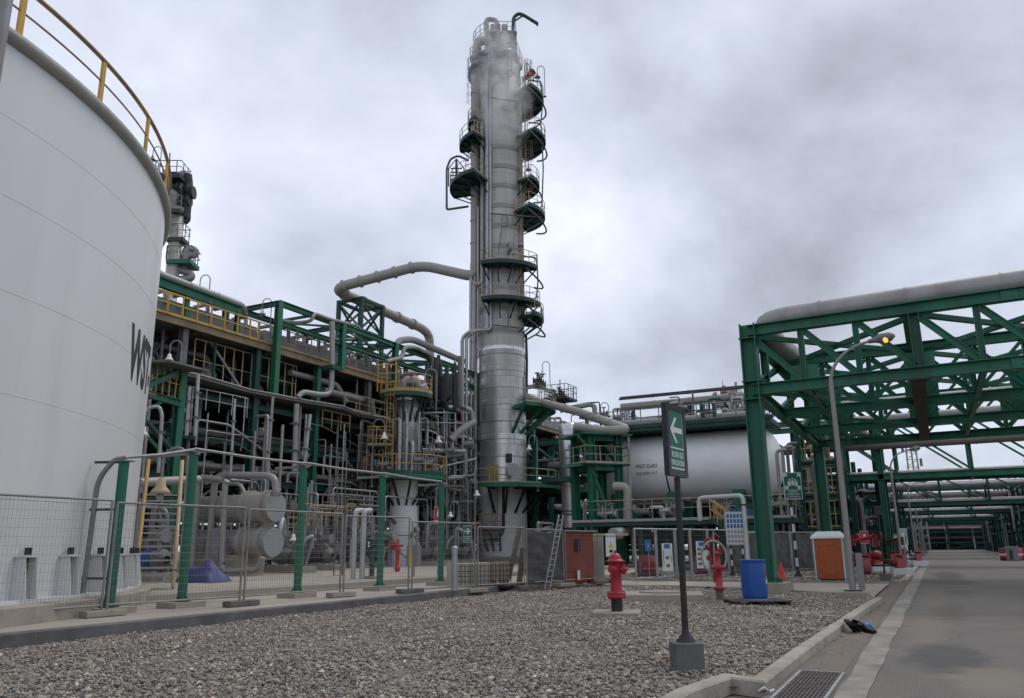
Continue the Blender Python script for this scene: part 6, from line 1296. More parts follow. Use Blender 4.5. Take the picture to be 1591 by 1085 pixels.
rack('pipe_rack', 'distant dark rack closing the far end of the road', 'pipe rack', -40, 45, 205, 213, 7, [2.2, 4.4, 6.5, 8.5], 'x', 5, 12, cm=DKG, top=10, risers=45, rs=(.2, .5), pm=[MID, PIPE, DARK], base=0, floor=[(4.3, GRATE)])
for (x, y, s_, lab) in ((-6.5, 77, 1, 'white control cabinet beside the far left street lamps'), (5.4, 79, .5, 'white box on the right road edge beside red barrels')):
    t = thing('control_cabinet', lab, 'cabinet', (x if s_ < 1 else -3.0, y, 0)); x = x if s_ < 1 else -3.0
    b = MB(); b.box((x, y, 1.1*s_), (1.6*s_, 1.2*s_, 2.2*s_)); b.build('body', GREY if s_ < 1 else SGW, t, bevel=.03); one(t, 'door', DARK, 'box', (x-.1, y-.62*s_, 1.0*s_), (.5*s_, .03, 1.5*s_)); one(t, 'roof', GALV, 'box', (x, y, 2.24*s_), (1.8*s_, 1.4*s_, .07))
for k in range(6):
    x, y = 5.0+(k % 3)*.9+.2*(k//3), 81+(k//3)*1.6; t = thing('red_barrel', 'faded red barrel on the right road edge, '+['front left', 'front middle', 'front right', 'back left', 'back middle', 'back right'][k]+' of six', 'barrel', (x, y, 0), 'red barrels at the right road edge')
    b = MB(); b.lathe([(.01, 0), (.38, 0), (.4, .3), (.38, .32), (.4, .6), (.38, .62), (.4, .95), (.37, 1.0), (.01, 1.0)], 16, (x, y, .02)); b.build('body', PINK if k % 2 else DRED, t); b = MB(); b.lathe([(.41, .40), (.41, .55)], 16, (x, y, .02)); b.build('white_band', SGW, t)
# lattice mast far away
t = thing('lattice_mast', 'thin pale lattice mast seen between the first and second pipe bridges', 'mast', tuple(AT(1438, 790, D=190))); q0_ = AT(1434, 845, D=190); zt_ = AT(1436, 690, D=190).z; b = MB()
for s_ in ((-1, 0), (1, 0), (0, 1.5)): b.tube([(q0_.x+s_[0]*1.2, q0_.y+s_[1], 0), (q0_.x+s_[0]*.9, q0_.y+s_[1], zt_)], .18, 5)
for k in range(14): z = k*zt_/14; b.bar((q0_.x-1.2, q0_.y, z), (q0_.x+1.1, q0_.y, z+zt_/14), .12); b.bar((q0_.x-1.2, q0_.y, z), (q0_.x+1.2, q0_.y, z), .12)
b.build('lattice', PIPE, t)
for k in range(4): one(t, 'antenna', MID, 'box', (q0_.x+(-1)**k*1.6, q0_.y, zt_*.55+k*3), (.5, .4, 1.6))
# ------------------------------------------------------------------ white horizontal drum vessel
hv = thing('drum_vessel', 'big white horizontal drum vessel with domed end, left of the gantry column', 'vessel', (-14, 54, .05))
cL, cR = AT(952, 742, Y=54.5), AT(1172, 732, Y=53.5); HR = 2.28; zc2 = 6.62
x0_, x1_ = cL.x-.5, AT(1183, 730, Y=54).x; b = MB()
hd = [(HR*math.cos(t_), x1_-(-14)+HR*.62*math.sin(t_)) for t_ in np.linspace(0, PI/2-.01, 12)]; hl = [(HR*math.cos(t_), x0_-(-14)-HR*.6*math.sin(t_)) for t_ in np.linspace(PI/2-.01, 0, 10)]
b.lathe(hl+hd, 64, (-14, 54, zc2), axis='x'); b.build('shell', mat('vessel_white', (.80,.80,.80), .4, .0, var=.03, sc=.5, dirt=(.55,.54,.51), dsc=.3, dstr=.4), hv)
for px in (1033, 1110):
    x_ = AT(px, 740, Y=51.8).x+.1; b = MB(); b.lathe([(HR+.005, -.05), (HR+.02, -.05), (HR+.02, .05), (HR+.005, .05)], 64, (x_, 54, zc2), axis='x', smooth=False); b.build('band', BLACK if px < 1100 else mat('vessel_white', (0,0,0)), hv)
xx = AT(1006, 720, Y=51.9)
def vtext(body, size, px, py, nm='lettering', sx=.8):
    o = AT(px, py, Y=51.8); vs, fs = text_mesh(body, size, 0, 'CENTER', .004); th0 = math.acos(max(-1, min(1, (o.z-zc2)/HR))); b = MB(); P2 = []
    for v in vs:
        th = th0-v.y/HR; P2.append((o.x+v.x*sx, 54-(HR+.012)*math.sin(th), zc2+(HR+.012)*math.cos(th)))
    b.add(P2, fs); b.build(nm, INK, hv)
vtext('WGT-D-001', .36, 1005, 725); vtext('GCS-27/AS / V-17', .28, 1005, 736, sx=.7); vtext('NH', .26, 1042, 727); vtext('D-001', .26, 1045, 734)
for x_ in (x0_+1.5, (x0_+x1_)/2, x1_-1.2): one(hv, 'saddle', CONC if x_ > 0 else GREEN, 'box', (x_, 54, 2.6+1.0), (.7, 3.6, 2.6)); one(hv, 'support_leg', GREEN, 'ibeam', (x_, 52.4, .05), (x_, 52.4, 3.0), .4, .4, .04, up=(1,0,0))
zt_ = zc2+HR+.25
one(hv, 'top_walkway', DKG, 'box', ((x0_+x1_)/2, 53.0, zt_-.12), (x1_-x0_+2.6, 3.6, .3)); one(hv, 'walkway_edge', DKG, 'box', ((x0_+x1_)/2+.1, 51.15, zt_+.05), (x1_-x0_+2.8, .05, .22))
b = MB(); b.rail([(x0_-1.2, 51.3, zt_+.05), (x1_+1.5, 51.3, zt_+.05), (x1_+1.5, 54.6, zt_+.05)], 1.15, 1.25, .035, toe=False); b.build('railing', GREY, hv)
for (ya, yb, r, m_, za) in ((52.2, 52.2, .22, PIPE2, .45), (53.2, 53.2, .15, PIPE, .6), (51.7, 51.7, .09, MID, .25), (53.8, 53.8, .26, PIPE2, 1.9), (53.4, 53.4, .07, DARK, 2.4), (53.6, 53.6, .06, DARK, 2.55)): one(hv, 'pipe', m_, 'pipe', [V(x0_+1.6, ya, zt_+za), V(x1_+.6, yb, zt_+za)], r, 10, band=2.6)
rd = random.Random(77)
for k in range(44):
    x_ = rd.uniform(x0_, x1_+.8); y_ = rd.uniform(51.8, 53.8); h_ = rd.uniform(.5, 2.2); r = rd.uniform(.04, .12)
    one(hv, 'riser', rd.choice([PIPE, GALV, MID, DGREEN]), 'pipe', [V(x_, y_, zt_), V(x_, y_, zt_+h_), V(x_+rd.uniform(-.8, .8), y_, zt_+h_)], r, 7, fillet=.15)
    if k % 2: valve(hv, V(x_+.3, y_, zt_+h_*.6), (1, 0, 0), rd.uniform(.1, .18), rd.choice([GREY, PIPE2, MID]))
for px in (985, 1075, 1130, 1160): p = AT(px, 680, Y=53.5); one(hv, 'pipe_stanchion', DGREEN, 'box', (p.x, 53.6, zt_+.8), (.22, .22, 1.8)); one(hv, 'pipe_stanchion_brace', DGREEN, 'bar', (p.x, 53.6, zt_+.9), (p.x+.9, 53.6, zt_+.1), .1)
p = AT(1065, 655, Y=53); one(hv, 'red_horn', RED, 'cyl', p-V(.35,0,0), p+V(.35,0,0), .2, n=12)
# cluster on top right
cl = thing('vessel_top_column', 'small pale column with stacked decks above the right end of the white drum', 'column', tuple(AT(1140, 668, D=60)))
o_ = AT(1141, 668, D=60); zt2 = AT(1141, 603, D=60).z
b = MB(); b.lathe([(.35, o_.z), (.35, zt2-1.5), (.22, zt2-1.3), (.22, zt2), (.01, zt2+.05)], 18, (o_.x, o_.y, 0)); b.build('shell', PIPE2, cl)
for k in range(5):
    z = o_.z+.5+(zt2-o_.z-.6)*k/5; po = one(cl, 'deck', MID, 'box', (o_.x, o_.y, z), (1.3, 1.3, .08)); b = MB(); b.rail([(o_.x+sx_*.62, o_.y+sy_*.62, z+.05) for sx_, sy_ in ((-1,-1), (1,-1), (1,1), (-1,1))], .55, .6, .025, close=True, toe=False); b.build('railing', CREAM, po)
    valve(cl, V(o_.x-.45, o_.y-.4, z+.3), (1,0,0), .13, PIPE2); one(cl, 'pipe', PIPE, 'pipe', [V(o_.x+.45-.2*(k % 2), o_.y-.5, z), V(o_.x+.45-.2*(k % 2), o_.y-.5, z+.9)], .09, 8)
one(cl, 'antenna', MID, 'tube', [V(o_.x-.6, o_.y, zt2-2), V(o_.x-.6, o_.y, zt2+.6)], .025, 5)
# table deck in front of and under the drum
td = thing('pump_deck', 'low green edged deck with pale railing below the white drum', 'deck', (-13, 49, .05))
zd_ = 3.0; one(td, 'deck', DGREEN, 'box', (-13.6, 50.5, zd_-.15), (13.5, 4.6, .3)); one(td, 'edge', PIPE2, 'box', (-13.6, 48.15, zd_+.03), (13.6, .08, .16))
b = MB(); b.rail([(-19.6, 48.2, zd_+.1), (-6.9, 48.2, zd_+.1), (-6.9, 52.6, zd_+.1)], 1.15, 1.5, .028, toe=False); b.build('railing', mat('pale_railing', (0,0,0)), td)
for x_ in (-20, -16, -12, -8): one(td, 'leg', DGREEN, 'ibeam', (x_, 48.5, .05), (x_, 48.5, zd_-.3), .3, .3, .03, up=(1,0,0)); one(td, 'leg', DGREEN, 'ibeam', (x_, 52.3, .05), (x_, 52.3, zd_-.3), .3, .3, .03, up=(1,0,0))
for k in range(14):
    x_ = rd.uniform(-19.5, -7.5); h_ = rd.uniform(.5, 1.3); p = V(x_, rd.uniform(48.8, 51), zd_); one(td, 'pipe', rd.choice([PIPE, MID, WP, DARK]), 'pipe', [p, p+V(0,0,h_), p+V(rd.uniform(-1.2, 1.2), 0, h_)], rd.uniform(.06, .16), 8, fillet=.2); valve(td, p+V(.2,0,h_*.5+.2), (1,0,0), rd.uniform(.12, .22), rd.choice([GREY, MID, WP]))
one(td, 'tank_skid', mat('blue_skid', (.05,.12,.25), .5), 'box', (-10.2, 50, zd_+.3), (1.2, 1, .6))
# stair from that deck
st2 = thing('deck_stair', 'yellow railed stair going down right from the low deck', 'stair', (-7.6, 47.6, .05))
a, c = AT(1107, 806, Y=47.6), AT(1152, 838, Y=47.6)
for k in range(12): q = a.lerp(c, k/11); one(st2, 'tread', DGREEN, 'box', q+V(0, 0, 0), (.25, .9, .04))
for yy in (-.45, .45):
    o_ = V(0, yy, 0); one(st2, 'stringer', DGREEN, 'bar', a+o_, c+o_, .05, .25)
    for h_ in (1.05, .55): one(st2, 'handrail', OCH, 'tube', [a+o_+V(0,0,h_), c+o_+V(0,0,h_)], .045, 6)
    for k in (0, .25, .5, .75, 1): q = a.lerp(c, k)+o_; one(st2, 'rail_post', OCH, 'tube', [q, q+V(0,0,1.05)], .04, 6)
rack('pipe_rack', 'dark low rack packed with pipes under and behind the white drum', 'pipe rack', -26, -4.5, 57.5, 64, 5.5, [1.6, 2.9, 4.2], 'x', 6, 33, cm=DKG, top=5, risers=40, pm=[MID, DARK, PIPE, MID], rs=(.08, .28), base=.05, floor=[(2.85, GRATE)])
rack('pipe_rack', 'pale cluttered rack standing right behind the tall tower and the green frame', 'pipe rack', -47, -20, 72, 80, 5.5, [4, 6.5, 9, 11.2], 'x', 6, 35, cm=DGREEN, top=13, risers=60, pm=[MID, PIPE, PIPE2, GALV], rs=(.1, .34), floor=[(8.9, GRATE), (6.4, GRATE), (11.1, GRATE)])
rack('pipe_rack', 'low dark rack between the tall tower foot and the stainless column', 'pipe rack', -31, -24.5, 63.5, 68.5, 3.5, [2.6, 4.6, 6.6, 8.6], 'x', 6, 36, cm=DKG, top=9, risers=26, pm=[MID, DARK, PIPE], rs=(.08, .25), floor=[(4.5, GRATE)])
# pipes and small things on the skyline right of the tower
sk = thing('skyline_pipework', 'pipes, masts and small vents on the skyline between the tall tower and the white drum', 'pipes', tuple(AT(900, 700, D=76)))
for (pts, r, m_) in [([(815, 602), (838, 600), (850, 606), (862, 612)], .2, PIPE2), ([(870, 638), (888, 634), (918, 628), (924, 632), (924, 645)], .24, PIPE2), ([(900, 648), (940, 655), (965, 650)], .18, PIPE), ([(870, 590), (870, 625)], .05, MID), ([(964, 660), (965, 636), (968, 628)], .1, GALV), ([(974, 740), (974, 640), (978, 632)], .22, GALV), ([(977, 640), (977, 630), (983, 631)], .08, MID), ([(912, 640), (912, 665)], .18, DGREEN), ([(955, 648), (985, 647)], .08, DGREEN), ([(975, 655), (1040, 648)], .22, PIPE2), ([(860, 612), (872, 618), (884, 640)], .1, MID), ([(985, 700), (985, 812)], .08, GALV), ([(1048, 640), (1180, 632)], .05, DARK)]:
    one(sk, 'pipe', m_, 'pipe', [AT(x, y, D=72 if x < 960 else 62) for x, y in pts], r, 10, fillet=.5)
for (px, py) in ((838, 592), (872, 615), (862, 618), (985, 655)): 
    for k in range(3): valve(sk, AT(px+k*3-3, py+k*3, D=72), ER, .22, MID if k else DARK)
p = AT(868, 622, D=71); po = one(sk, 'deck', DARK, 'box', p, (2.6, 2.4, .2)); b = MB(); b.rail([p+V(x_, y_, .1) for x_, y_ in ((-1.3,-1.2), (1.3,-1.2), (1.3,1.2), (-1.3,1.2))], 1.1, .6, .035, close=True, toe=False); b.build('railing', GREY, po)
# cluster right of the drum
rc = rack('pipe_rack', 'green framed pipe cluster at the domed end of the white drum', 'pipe rack', -7.6, -5.0, 57, 63, 3.2, [2.4, 4.6, 6.9, 9.0], 'y', 4, 44, cm=GREEN, cw=.24, top=9.4, risers=40, pm=[MID, PIPE, CREAM, DARK], rs=(.07, .2), base=.05, floor=[(4.5, DGREEN)])
cb = thing('caged_stair', 'yellow caged stair tower right of the white drum', 'stair', (-5.2, 51, .05)); 
for k in range(3):
    z = 2.4+k*1.9; po = one(cb, 'landing', DGREEN, 'box', (-5.6, 51, z), (2.2, 1.6, .12)); b = MB(); b.rail([(-6.6, 50.3, z), (-4.6, 50.3, z), (-4.6, 51.7, z)], 1.5, .33, .035); b.build('railing', OCH, po)
for x_ in (-6.6, -4.6): one(cb, 'column', DGREEN, 'ibeam', (x_, 50.2, .05), (x_, 50.2, 8), .18, .18, .02, up=(1,0,0))
for k, (px, ya, yb) in enumerate(((1215, 640+55, 760), (1222, 690, 760), (1206, 700, 780), (1262, 720, 800))):
    t = thing('vertical_pipe', 'thin vertical pipe at the right end of the white drum, '+['second from the left', 'third from the left', 'leftmost of them', 'rightmost by the yellow cage'][k], 'pipe', tuple(AT(px, yb, D=50))); a, c = AT(px, ya, D=50), AT(px, yb, D=50); one(t, 'pipe', MID if k % 2 else PIPE, 'pipe', [V(a.x+.6, a.y, a.z), a, V(a.x, a.y, .05)], .1, 8, fillet=.3)
t = thing('tarpaulin', 'bright blue tarpaulin hung in the far structure behind the second gantry column', 'tarpaulin', tuple(AT(1275, 800, D=66))); a, c = AT(1248, 795, D=66), AT(1305, 792, D=66); sheet(t, 'sheet', a, c, AT(1275, 812, D=66).z, AT(1275, 782, D=66).z, mat('bright_blue_tarp', (.015,.10,.42), .5, var=.2), .12)
t = thing('scaffold_boards', 'orange red barrier boards under the far rack, left of the road', 'barrier', tuple(AT(1320, 840, D=60)))
for k in range(3): a = AT(1305+k*14, 825+k*6, D=60); one(t, 'board', mat('orange_board', (.42,.09,.05), .6, var=.2), 'box', a, (1.0, .06, .35), rz=.1*k)
b_ = thing('far_building', 'far beige building with a pitched roof seen under the first pipe bridge', 'building', tuple(AT(1350, 840, D=240))); q = AT(1350, 845, D=240); zt_ = AT(1350, 806, D=240).z; one(b_, 'wall', CONCL, 'box', (q.x, q.y, zt_/2), (34, 14, zt_))
b = MB(); zr = AT(1350, 792, D=240).z; b.add([(q.x-18, q.y-8, zt_), (q.x+18, q.y-8, zt_), (q.x+18, q.y+8, zt_), (q.x-18, q.y+8, zt_), (q.x-15, q.y, zr), (q.x+15, q.y, zr)], [(0,1,5,4), (2,3,4,5), (1,2,5), (3,0,4)]); b.build('roof', mat('tan_roof', (.24,.18,.12), .8), b_)
# ------------------------------------------------------------------ middle fences and boards
def panel_run(pts, labs, ht, shade=None):
    for i in range(len(pts)-1):
        a, c = pts[i], pts[i+1]; u = (c-a).normalized(); W_ = (c-a).length; t = thing('wire_fence_panel', labs[i], 'fence', tuple(a), 'panels of the far wire fence')
        for p in (a+u*.04, c-u*.04): one(t, 'post', GALV, 'tube', [p, V(p.x, p.y, p.z+ht)], .045, 8)
        one(t, 'top_rail', GALV, 'tube', [a+V(0,0,ht), c+V(0,0,ht)], .04, 7); one(t, 'bottom_rail', GALV, 'tube', [a+V(0,0,.12), c+V(0,0,.12)], .03, 7)
        b = MB(); b.wire((a.x, a.y, a.z+.1), u, W_, ht-.1, sx=.09, sz=.2, r=.0045); b.build('wire_mesh', WIRE, t)
        if shade and shade[i]: sheet(t, 'shade_net', a+V(0,.08,0), c+V(0,.08,0), a.z+.1, a.z+ht-.05, shade[i], .02)
NET = mat('grey_shade_net', (.13,.125,.115), .9, var=.3, sc=3)
MP = [AT(px, py, Z=.05) for px, py in ((988, 904), (1022, 902), (1052, 900), (1076, 899), (1103, 897), (1134, 895), (1166, 893))]
panel_run(MP, ['wire fence panel in front of the left red drum', 'wire fence panel carrying the left poster', 'wire fence panel just left of the black sign post', 'wire fence panel carrying the right poster', 'wire fence panel behind the slim red standpipe', 'wire fence panel behind the two striped poles'], 2.15, [None, None, None, None, None, NET])
MP2 = [AT(px, py, Z=.05) for px, py in ((1166, 890), (1200, 889), (1232, 888), (1266, 887), (1300, 886))]
panel_run(MP2, ['netted fence panel behind the gantry column', 'netted fence panel right of the gantry column', 'netted fence panel behind the assembly sign pole', 'netted fence panel behind the orange toilet cabin'], 2.1, [NET]*4)
def poster(px, py, D_, w_, h_, lab, grid):
    c = AT(px, py, D=D_); u = PR*.98+V(0,.1,0); t, ux, nz, R_, o = sign_board('poster', lab, 'poster', c, u, w_, h_, SGW, SGW, th=.012, group='posters on the wire fence')
    one(t, 'header', SGB, 'box', o+V(0,0,h_*.39)+nz*.002, (w_*.55, .004, h_*.16), R=R_)
    for (gx, gz, gw, gh) in grid: one(t, 'print_block', mat('print_grey', (.12,.12,.125), .7), 'box', o+ux*gx*w_+V(0,0,gz*h_)+nz*.002, (gw*w_, .004, gh*h_), R=R_)
d0 = math.hypot(MP[1].x, MP[1].y)-.35
poster(1037, 866, d0, .46, 1.16, 'left white poster with blue header on the wire fence', [(-.02, -.02, .3, .11), (.02, -.3, .32, .11), (-.36, 0, .06, .5), (.34, -.05, .05, .22)])
poster(1091, 862, d0+.2, .50, 1.12, 'right white poster with grey print squares on the wire fence', [(-.25, .2, .3, .1), (-.25, .03, .3, .1), (-.25, -.16, .3, .1), (-.25, -.34, .3, .1), (.2, .2, .34, .1)])
for (px, lab) in ((1007, 'dented red drum behind the left end of the wire fence'), (1093, 'red drum behind the fence below the right poster')):
    p = AT(px, 897, Z=.05); p = V(p.x*1.03, p.y*1.03, .05); t = thing('red_drum', lab, 'drum', tuple(p), 'red drums behind the wire fence'); b = MB(); b.lathe([(.01, 0), (.4, 0), (.4, .3), (.42, .32), (.4, .34), (.4, .62), (.42, .64), (.4, .66), (.4, .95), (.37, .97), (.01, .95)], 24, p); b.build('body', DRED, t); b = MB(); b.box(p-V(.3, .38, -.45), (.25, .02, .5)); b.build('label', mat('print_grey', (0,0,0)), t)
p = AT(1007, 897, Z=.05); t = thing('drum_rack', 'low black steel stand in front of the left red drum', 'stand', tuple(p)); one(t, 'rail', BLACK, 'bar', p-PR*.45+V(0,0,.1), p+PR*.6+V(0,0,.1), .1); one(t, 'post', BLACK, 'bar', p-PR*.45, p-PR*.45+V(0,0,.75), .06)
c = AT(1007, 848, D=38.5); t, ux, nz, R_, o = sign_board('blue_sign', 'small blue sign on a thin pole above the left red drum', 'sign', c, PR, .28, .5, SGB, SGB); one(t, 'pole', GALV, 'tube', [V(c.x, c.y+.03, .05), V(c.x, c.y+.03, c.z-.25)], .02, 6)
txt(t, 'symbol', SGW, 'i', .3, o, ux)
# striped poles
def striped(par, a, c, r, n, nm='pole'):
    b = MB(); L_ = (c-a)
    for i in range(n): b.cur = i % 2; b.cyl(a+L_*(i/n), a+L_*((i+1)/n), r, n=12)
    return b.build(nm, [BLACK, SGW], par)
p = AT(1147, 893, Z=.05); c = AT(1142, 821, D=41.5); t, ux, nz, R_, o = sign_board('notice_board', 'notice board of blue and grey squares on two striped poles', 'notice board', c, PR, .95, 1.6, SGW, GALV)
for i in range(5):
    for j in range(3): one(t, 'print_block', SGB if 1 else 0, 'box', o+ux*(-.33+i*.165)+V(0,0,.58-j*.24)+nz*.002, (.12, .004, .19), R=R_)
    for j in range(3): one(t, 'print_block', mat('print_pale', (.3,.3,.29), .7), 'box', o+ux*(-.33+i*.165)+V(0,0,-.17-j*.22)+nz*.002, (.12, .004, .16), R=R_)
for dx in (-.28, .28): a = V(c.x+ux.x*dx, c.y+ux.y*dx+.05, .06); striped(t, a+V(0,0,.2), V(a.x, a.y, c.z-.7), .045, 5); b = MB(); b.lathe([(.16, 0), (.06, .2), (.05, .3)], 12, a); b.build('foot', BLACK, t)
ap = AT(1241, 899, Z=.05); at_ = AT(1228, 776, D=math.hypot(ap.x, ap.y)); t = thing('assembly_point_sign', 'green assembly point sign on a tall black and white striped pole', 'sign', tuple(ap))
striped(t, ap+V(0,0,.15), at_, .055, 9); b = MB(); b.lathe([(.22, 0), (.2, .06), (.08, .25), (.06, .4)], 14, ap+V(0,0,.02)); b.build('foot', BLACK, t); one(t, 'slab', CONC, 'box', ap+V(0,0,.04), (1.1, .8, .08))
c = AT(1231.5, 755, D=math.hypot(ap.x, ap.y)-.1); ux = (PR+V(0,0,0)).normalized(); nz = ux.cross(V(0,0,1)); R_ = Matrix((ux, -nz, V(0,0,1))).transposed(); w_, h_ = .80, 1.18
one(t, 'board', SGW, 'box', c, (w_, .03, h_), R=R_); o = c+nz*.018; one(t, 'face', SGN, 'box', o, (w_-.06, .004, h_-.06), R=R_); o = o+nz*.004
for (dx, dz) in ((-.30, .48), (.30, .48), (-.28, -.08), (.28, -.08)): one(t, 'corner_arrow', SGW, 'box', o+ux*dx+V(0,0,dz), (.14, .003, .15), R=R_)
for (dx, h1) in ((-.13, .26), (0, .30), (.13, .26)):
    b = MB(); b.blob(o+ux*dx+V(0,0,h1), (.04, .012, .045), 10); b.build('figure_head', SGW, t); one(t, 'figure_body', SGW, 'box', o+ux*dx*1.2+V(0,0,h1-.17), (.13, .003, .22), R=R_)
one(t, 'divider', SGW, 'box', o+V(0,0,-.19), (w_-.2, .003, .02), R=R_); txt(t, 'lettering', SGW, 'PUNTO', .11, o+V(0,0,-.28), ux, 1, .001); txt(t, 'lettering', SGW, 'DE REUNIÓN', .10, o+V(0,0,-.38), ux, .95, .001); one(t, 'underline', SGW, 'box', o+V(0,0,-.48), (w_-.25, .003, .015), R=R_)
# signs on the left side of the plant
c = AT(680.5, 801, D=34); t, ux, nz, R_, o = sign_board('extinguisher_sign', 'red sign with a white extinguisher symbol beside the last green fence post', 'sign', c, PR, .30, .68, SGR, SGW)
b = MB(); b.box(o+V(0,0,.04), (.08, .006, .2), R=R_); b.box(o+V(0,0,.19), (.03, .006, .07), R=R_); b.build('symbol', SGW, t); one(t, 'caption', SGW, 'box', o-V(0,0,.24), (.2, .006, .06), R=R_); one(t, 'pole', GALV, 'tube', [V(c.x, c.y+.03, .4), V(c.x, c.y+.03, c.z)], .025, 6)
c = AT(726, 830, D=27.2); t, ux, nz, R_, o = sign_board('exit_sign', 'small green sign with a white right arrow on the mesh fence', 'sign', c, PR, .29, .55, SGN, SGW)
b = MB(); tri(b, [(-.1, .08), (.02, .08), (-.03, .15), (.03, .15), (.11, .06), (.03, -.03), (-.03, -.03), (.02, .04), (-.1, .04)], o+V(0,0,.03), ux); b.build('arrow', SGW, t); one(t, 'divider', SGW, 'box', o-V(0,0,.085), (.27, .003, .012), R=R_); txt(t, 'lettering', SGW, 'SALIDA', .062, o-V(0,0,.15), ux, .9, .001); one(t, 'divider', SGW, 'box', o-V(0,0,.22), (.27, .003, .01), R=R_)
for (px, py, D_, lab) in ((617, 900, 40, 'slim red hydrant behind the mesh fence in front of the short white skirt'),):
    p = AT(px, py, D=D_); p.z = .42; t = thing('hydrant_standpipe', lab, 'hydrant', tuple(p)); b = MB(); b.lathe([(.1, 0), (.16, .2), (.09, .24), (.09, .9), (.16, .95), (.16, 1.05), (.08, 1.1), (.06, 1.5), (.01, 1.55)], 16, p); b.build('body', RED, t); one(t, 'handwheel', RED, 'cyl', p+V(-.3, 0, 1.2), p+V(-.25, 0, 1.2), .22, n=14); one(t, 'outlet', RED, 'cyl', p+V(-.3, 0, 1.2), p+V(.3, 0, 1.2), .05, n=8)
p = AT(643, 874, D=33); t = thing('hose_cabinet', 'grey cabinet with a yellow front strip in front of the short white skirt', 'cabinet', tuple(p)); one(t, 'body', GREY, 'box', p+V(0,0,.25), (.5, .3, .8)); one(t, 'strip', SGY, 'box', p+V(-.05,-.17,.25), (.17, .03, .78)); one(t, 'leg', GALV, 'tube', [V(p.x, p.y, .42), p-V(0,0,.1)], .04, 6)
# ------------------------------------------------------------------ portable toilet, cone, monitor, trailers
pt = AT(1292, 903, Z=.06); pt = V(pt.x, pt.y+.5, .05); t = thing('portable_toilet', 'orange portable toilet cabin with a white roof and grey side', 'toilet cabin', tuple(pt))
b = MB(); b.box(pt+V(0,0,1.02), (1.22, 1.18, 1.9)); b.build('body', mat('grey_blue_plastic', (.20,.22,.25), .5, var=.08), t, bevel=.03)
ORP = mat('orange_plastic', (.40,.095,.025), .5, var=.1, dirt=(.25,.08,.03), dsc=1.5)
one(t, 'door', ORP, 'box', pt+V(0,-.61,1.03), (1.10, .04, 1.84)); one(t, 'base', BLACK, 'box', pt+V(0,0,.04), (1.3, 1.25, .1))
for (dx, dz, w_, h_) in ((-.22, 1.0, .03, .9), (0, 1.0, .03, .9), (.22, 1.0, .03, .9), (-.40, 1.0, .04, 1.0), (.40, 1.0, .04, 1.0)): one(t, 'rib', ORP, 'box', pt+V(dx, -.64, dz), (w_, .03, h_))
one(t, 'arch_rib', ORP, 'tube', [pt+V(-.42, -.63, 1.5), pt+V(-.3, -.63, 1.6), pt+V(.3, -.63, 1.6), pt+V(.42, -.63, 1.5)], .025, 6, fillet=.1)
for s_ in (-1, 1): one(t, 'cross_rib', ORP, 'bar', pt+V(-.45*s_, -.64, .15), pt+V(.45*s_, -.64, .42), .05, .03)
for s_ in (-1, 1): one(t, 'corner_trim', SGW, 'box', pt+V(s_*.59, -.61, 1.0), (.045, .06, 1.88))
b = MB(); zr = 2.0; q = pt; b.add([(q.x-.72, q.y-.72, zr-.06), (q.x+.72, q.y-.72, zr-.06), (q.x+.72, q.y+.72, zr-.06), (q.x-.72, q.y+.72, zr-.06), (q.x-.68, q.y-.66, zr+.05), (q.x+.68, q.y-.66, zr+.05), (q.x+.68, q.y+.66, zr+.05), (q.x-.68, q.y+.66, zr+.05), (q.x-.5, q.y-.1, zr+.27), (q.x+.5, q.y-.1, zr+.27), (q.x+.5, q.y+.1, zr+.27), (q.x-.5, q.y+.1, zr+.27)],
 [(0,1,5,4),(1,2,6,5),(2,3,7,6),(3,0,4,7),(4,5,9,8),(5,6,10,9),(6,7,11,10),(7,4,8,11),(8,9,10,11),(3,2,1,0)]); b.build('roof', SGW, t, bevel=.03)
t.scale = (.92, .92, .88)
p = AT(1216, 911, Z=.1); t = thing('traffic_cone', 'red orange traffic cone beside the foot of the gantry column', 'cone', tuple(p)); CO = mat('cone_orange', (.50,.045,.03), .5, var=.1)
b = MB(); b.lathe([(.19, .03), (.16, .05), (.045, .78), (.04, .8), (.01, .8)], 20, p); b.build('cone', CO, t); one(t, 'base', CO, 'box', p+V(0,0,.02), (.45, .45, .04))
# hose monitor with a big loop
p = AT(1112, 905, Z=.05); t = thing('fire_monitor', 'red fire monitor with a looped white hose behind the slim standpipe', 'fire monitor', tuple(p)); s_ = 1.0
b = MB(); b.lathe([(.08, 0), (.08, .5), (.15, .52), (.15, .58), (.075, .6), (.075, 1.1), (.15, 1.12), (.15, 1.2), (.08, 1.22), (.08, 1.55), (.14, 1.57), (.14, 1.63), (.06, 1.66), (.05, 1.8), (.01, 1.82)], 20, p); b.build('riser', DRED, t)
b = MB(); b.tube([p+V(0,0,1.6), p-PR*.22+V(0,0,1.72), p-PR*.34+V(0,0,1.55), p-PR*.25+V(0,0,1.3), p+V(0,0,1.25)], .06, 10, fillet=.15); b.build('swivel', DRED, t); b = MB(); b.tube([p+V(0,0,1.7), p+PR*.12+V(0,0,1.88), p+PR*.26+V(0,0,1.72)], .055, 10); b.build('nozzle', DRED, t)
b = MB(); b.tube([p-EN*-.2+PR*.5*math.cos(a)-PR*.05+V(0,0,1.0+.62*math.sin(a)) for a in np.linspace(-1.0, PI+1.0, 26)], .045, 8); b.build('hose', mat('hose_white', (.33,.31,.29), .8), t)
one(t, 'strap', GALV, 'tube', [p+EN*.15-PR*.05+V(0,0,.4), p+EN*.15+V(0,0,2.0)], .03, 6)
for (dx, dz) in ((.25, 1.2), (-.2, .95)): q = p+PR*dx+V(0,0,dz); one(t, 'handwheel', RED, 'cyl', q, q+EN*.05, .12, n=16)
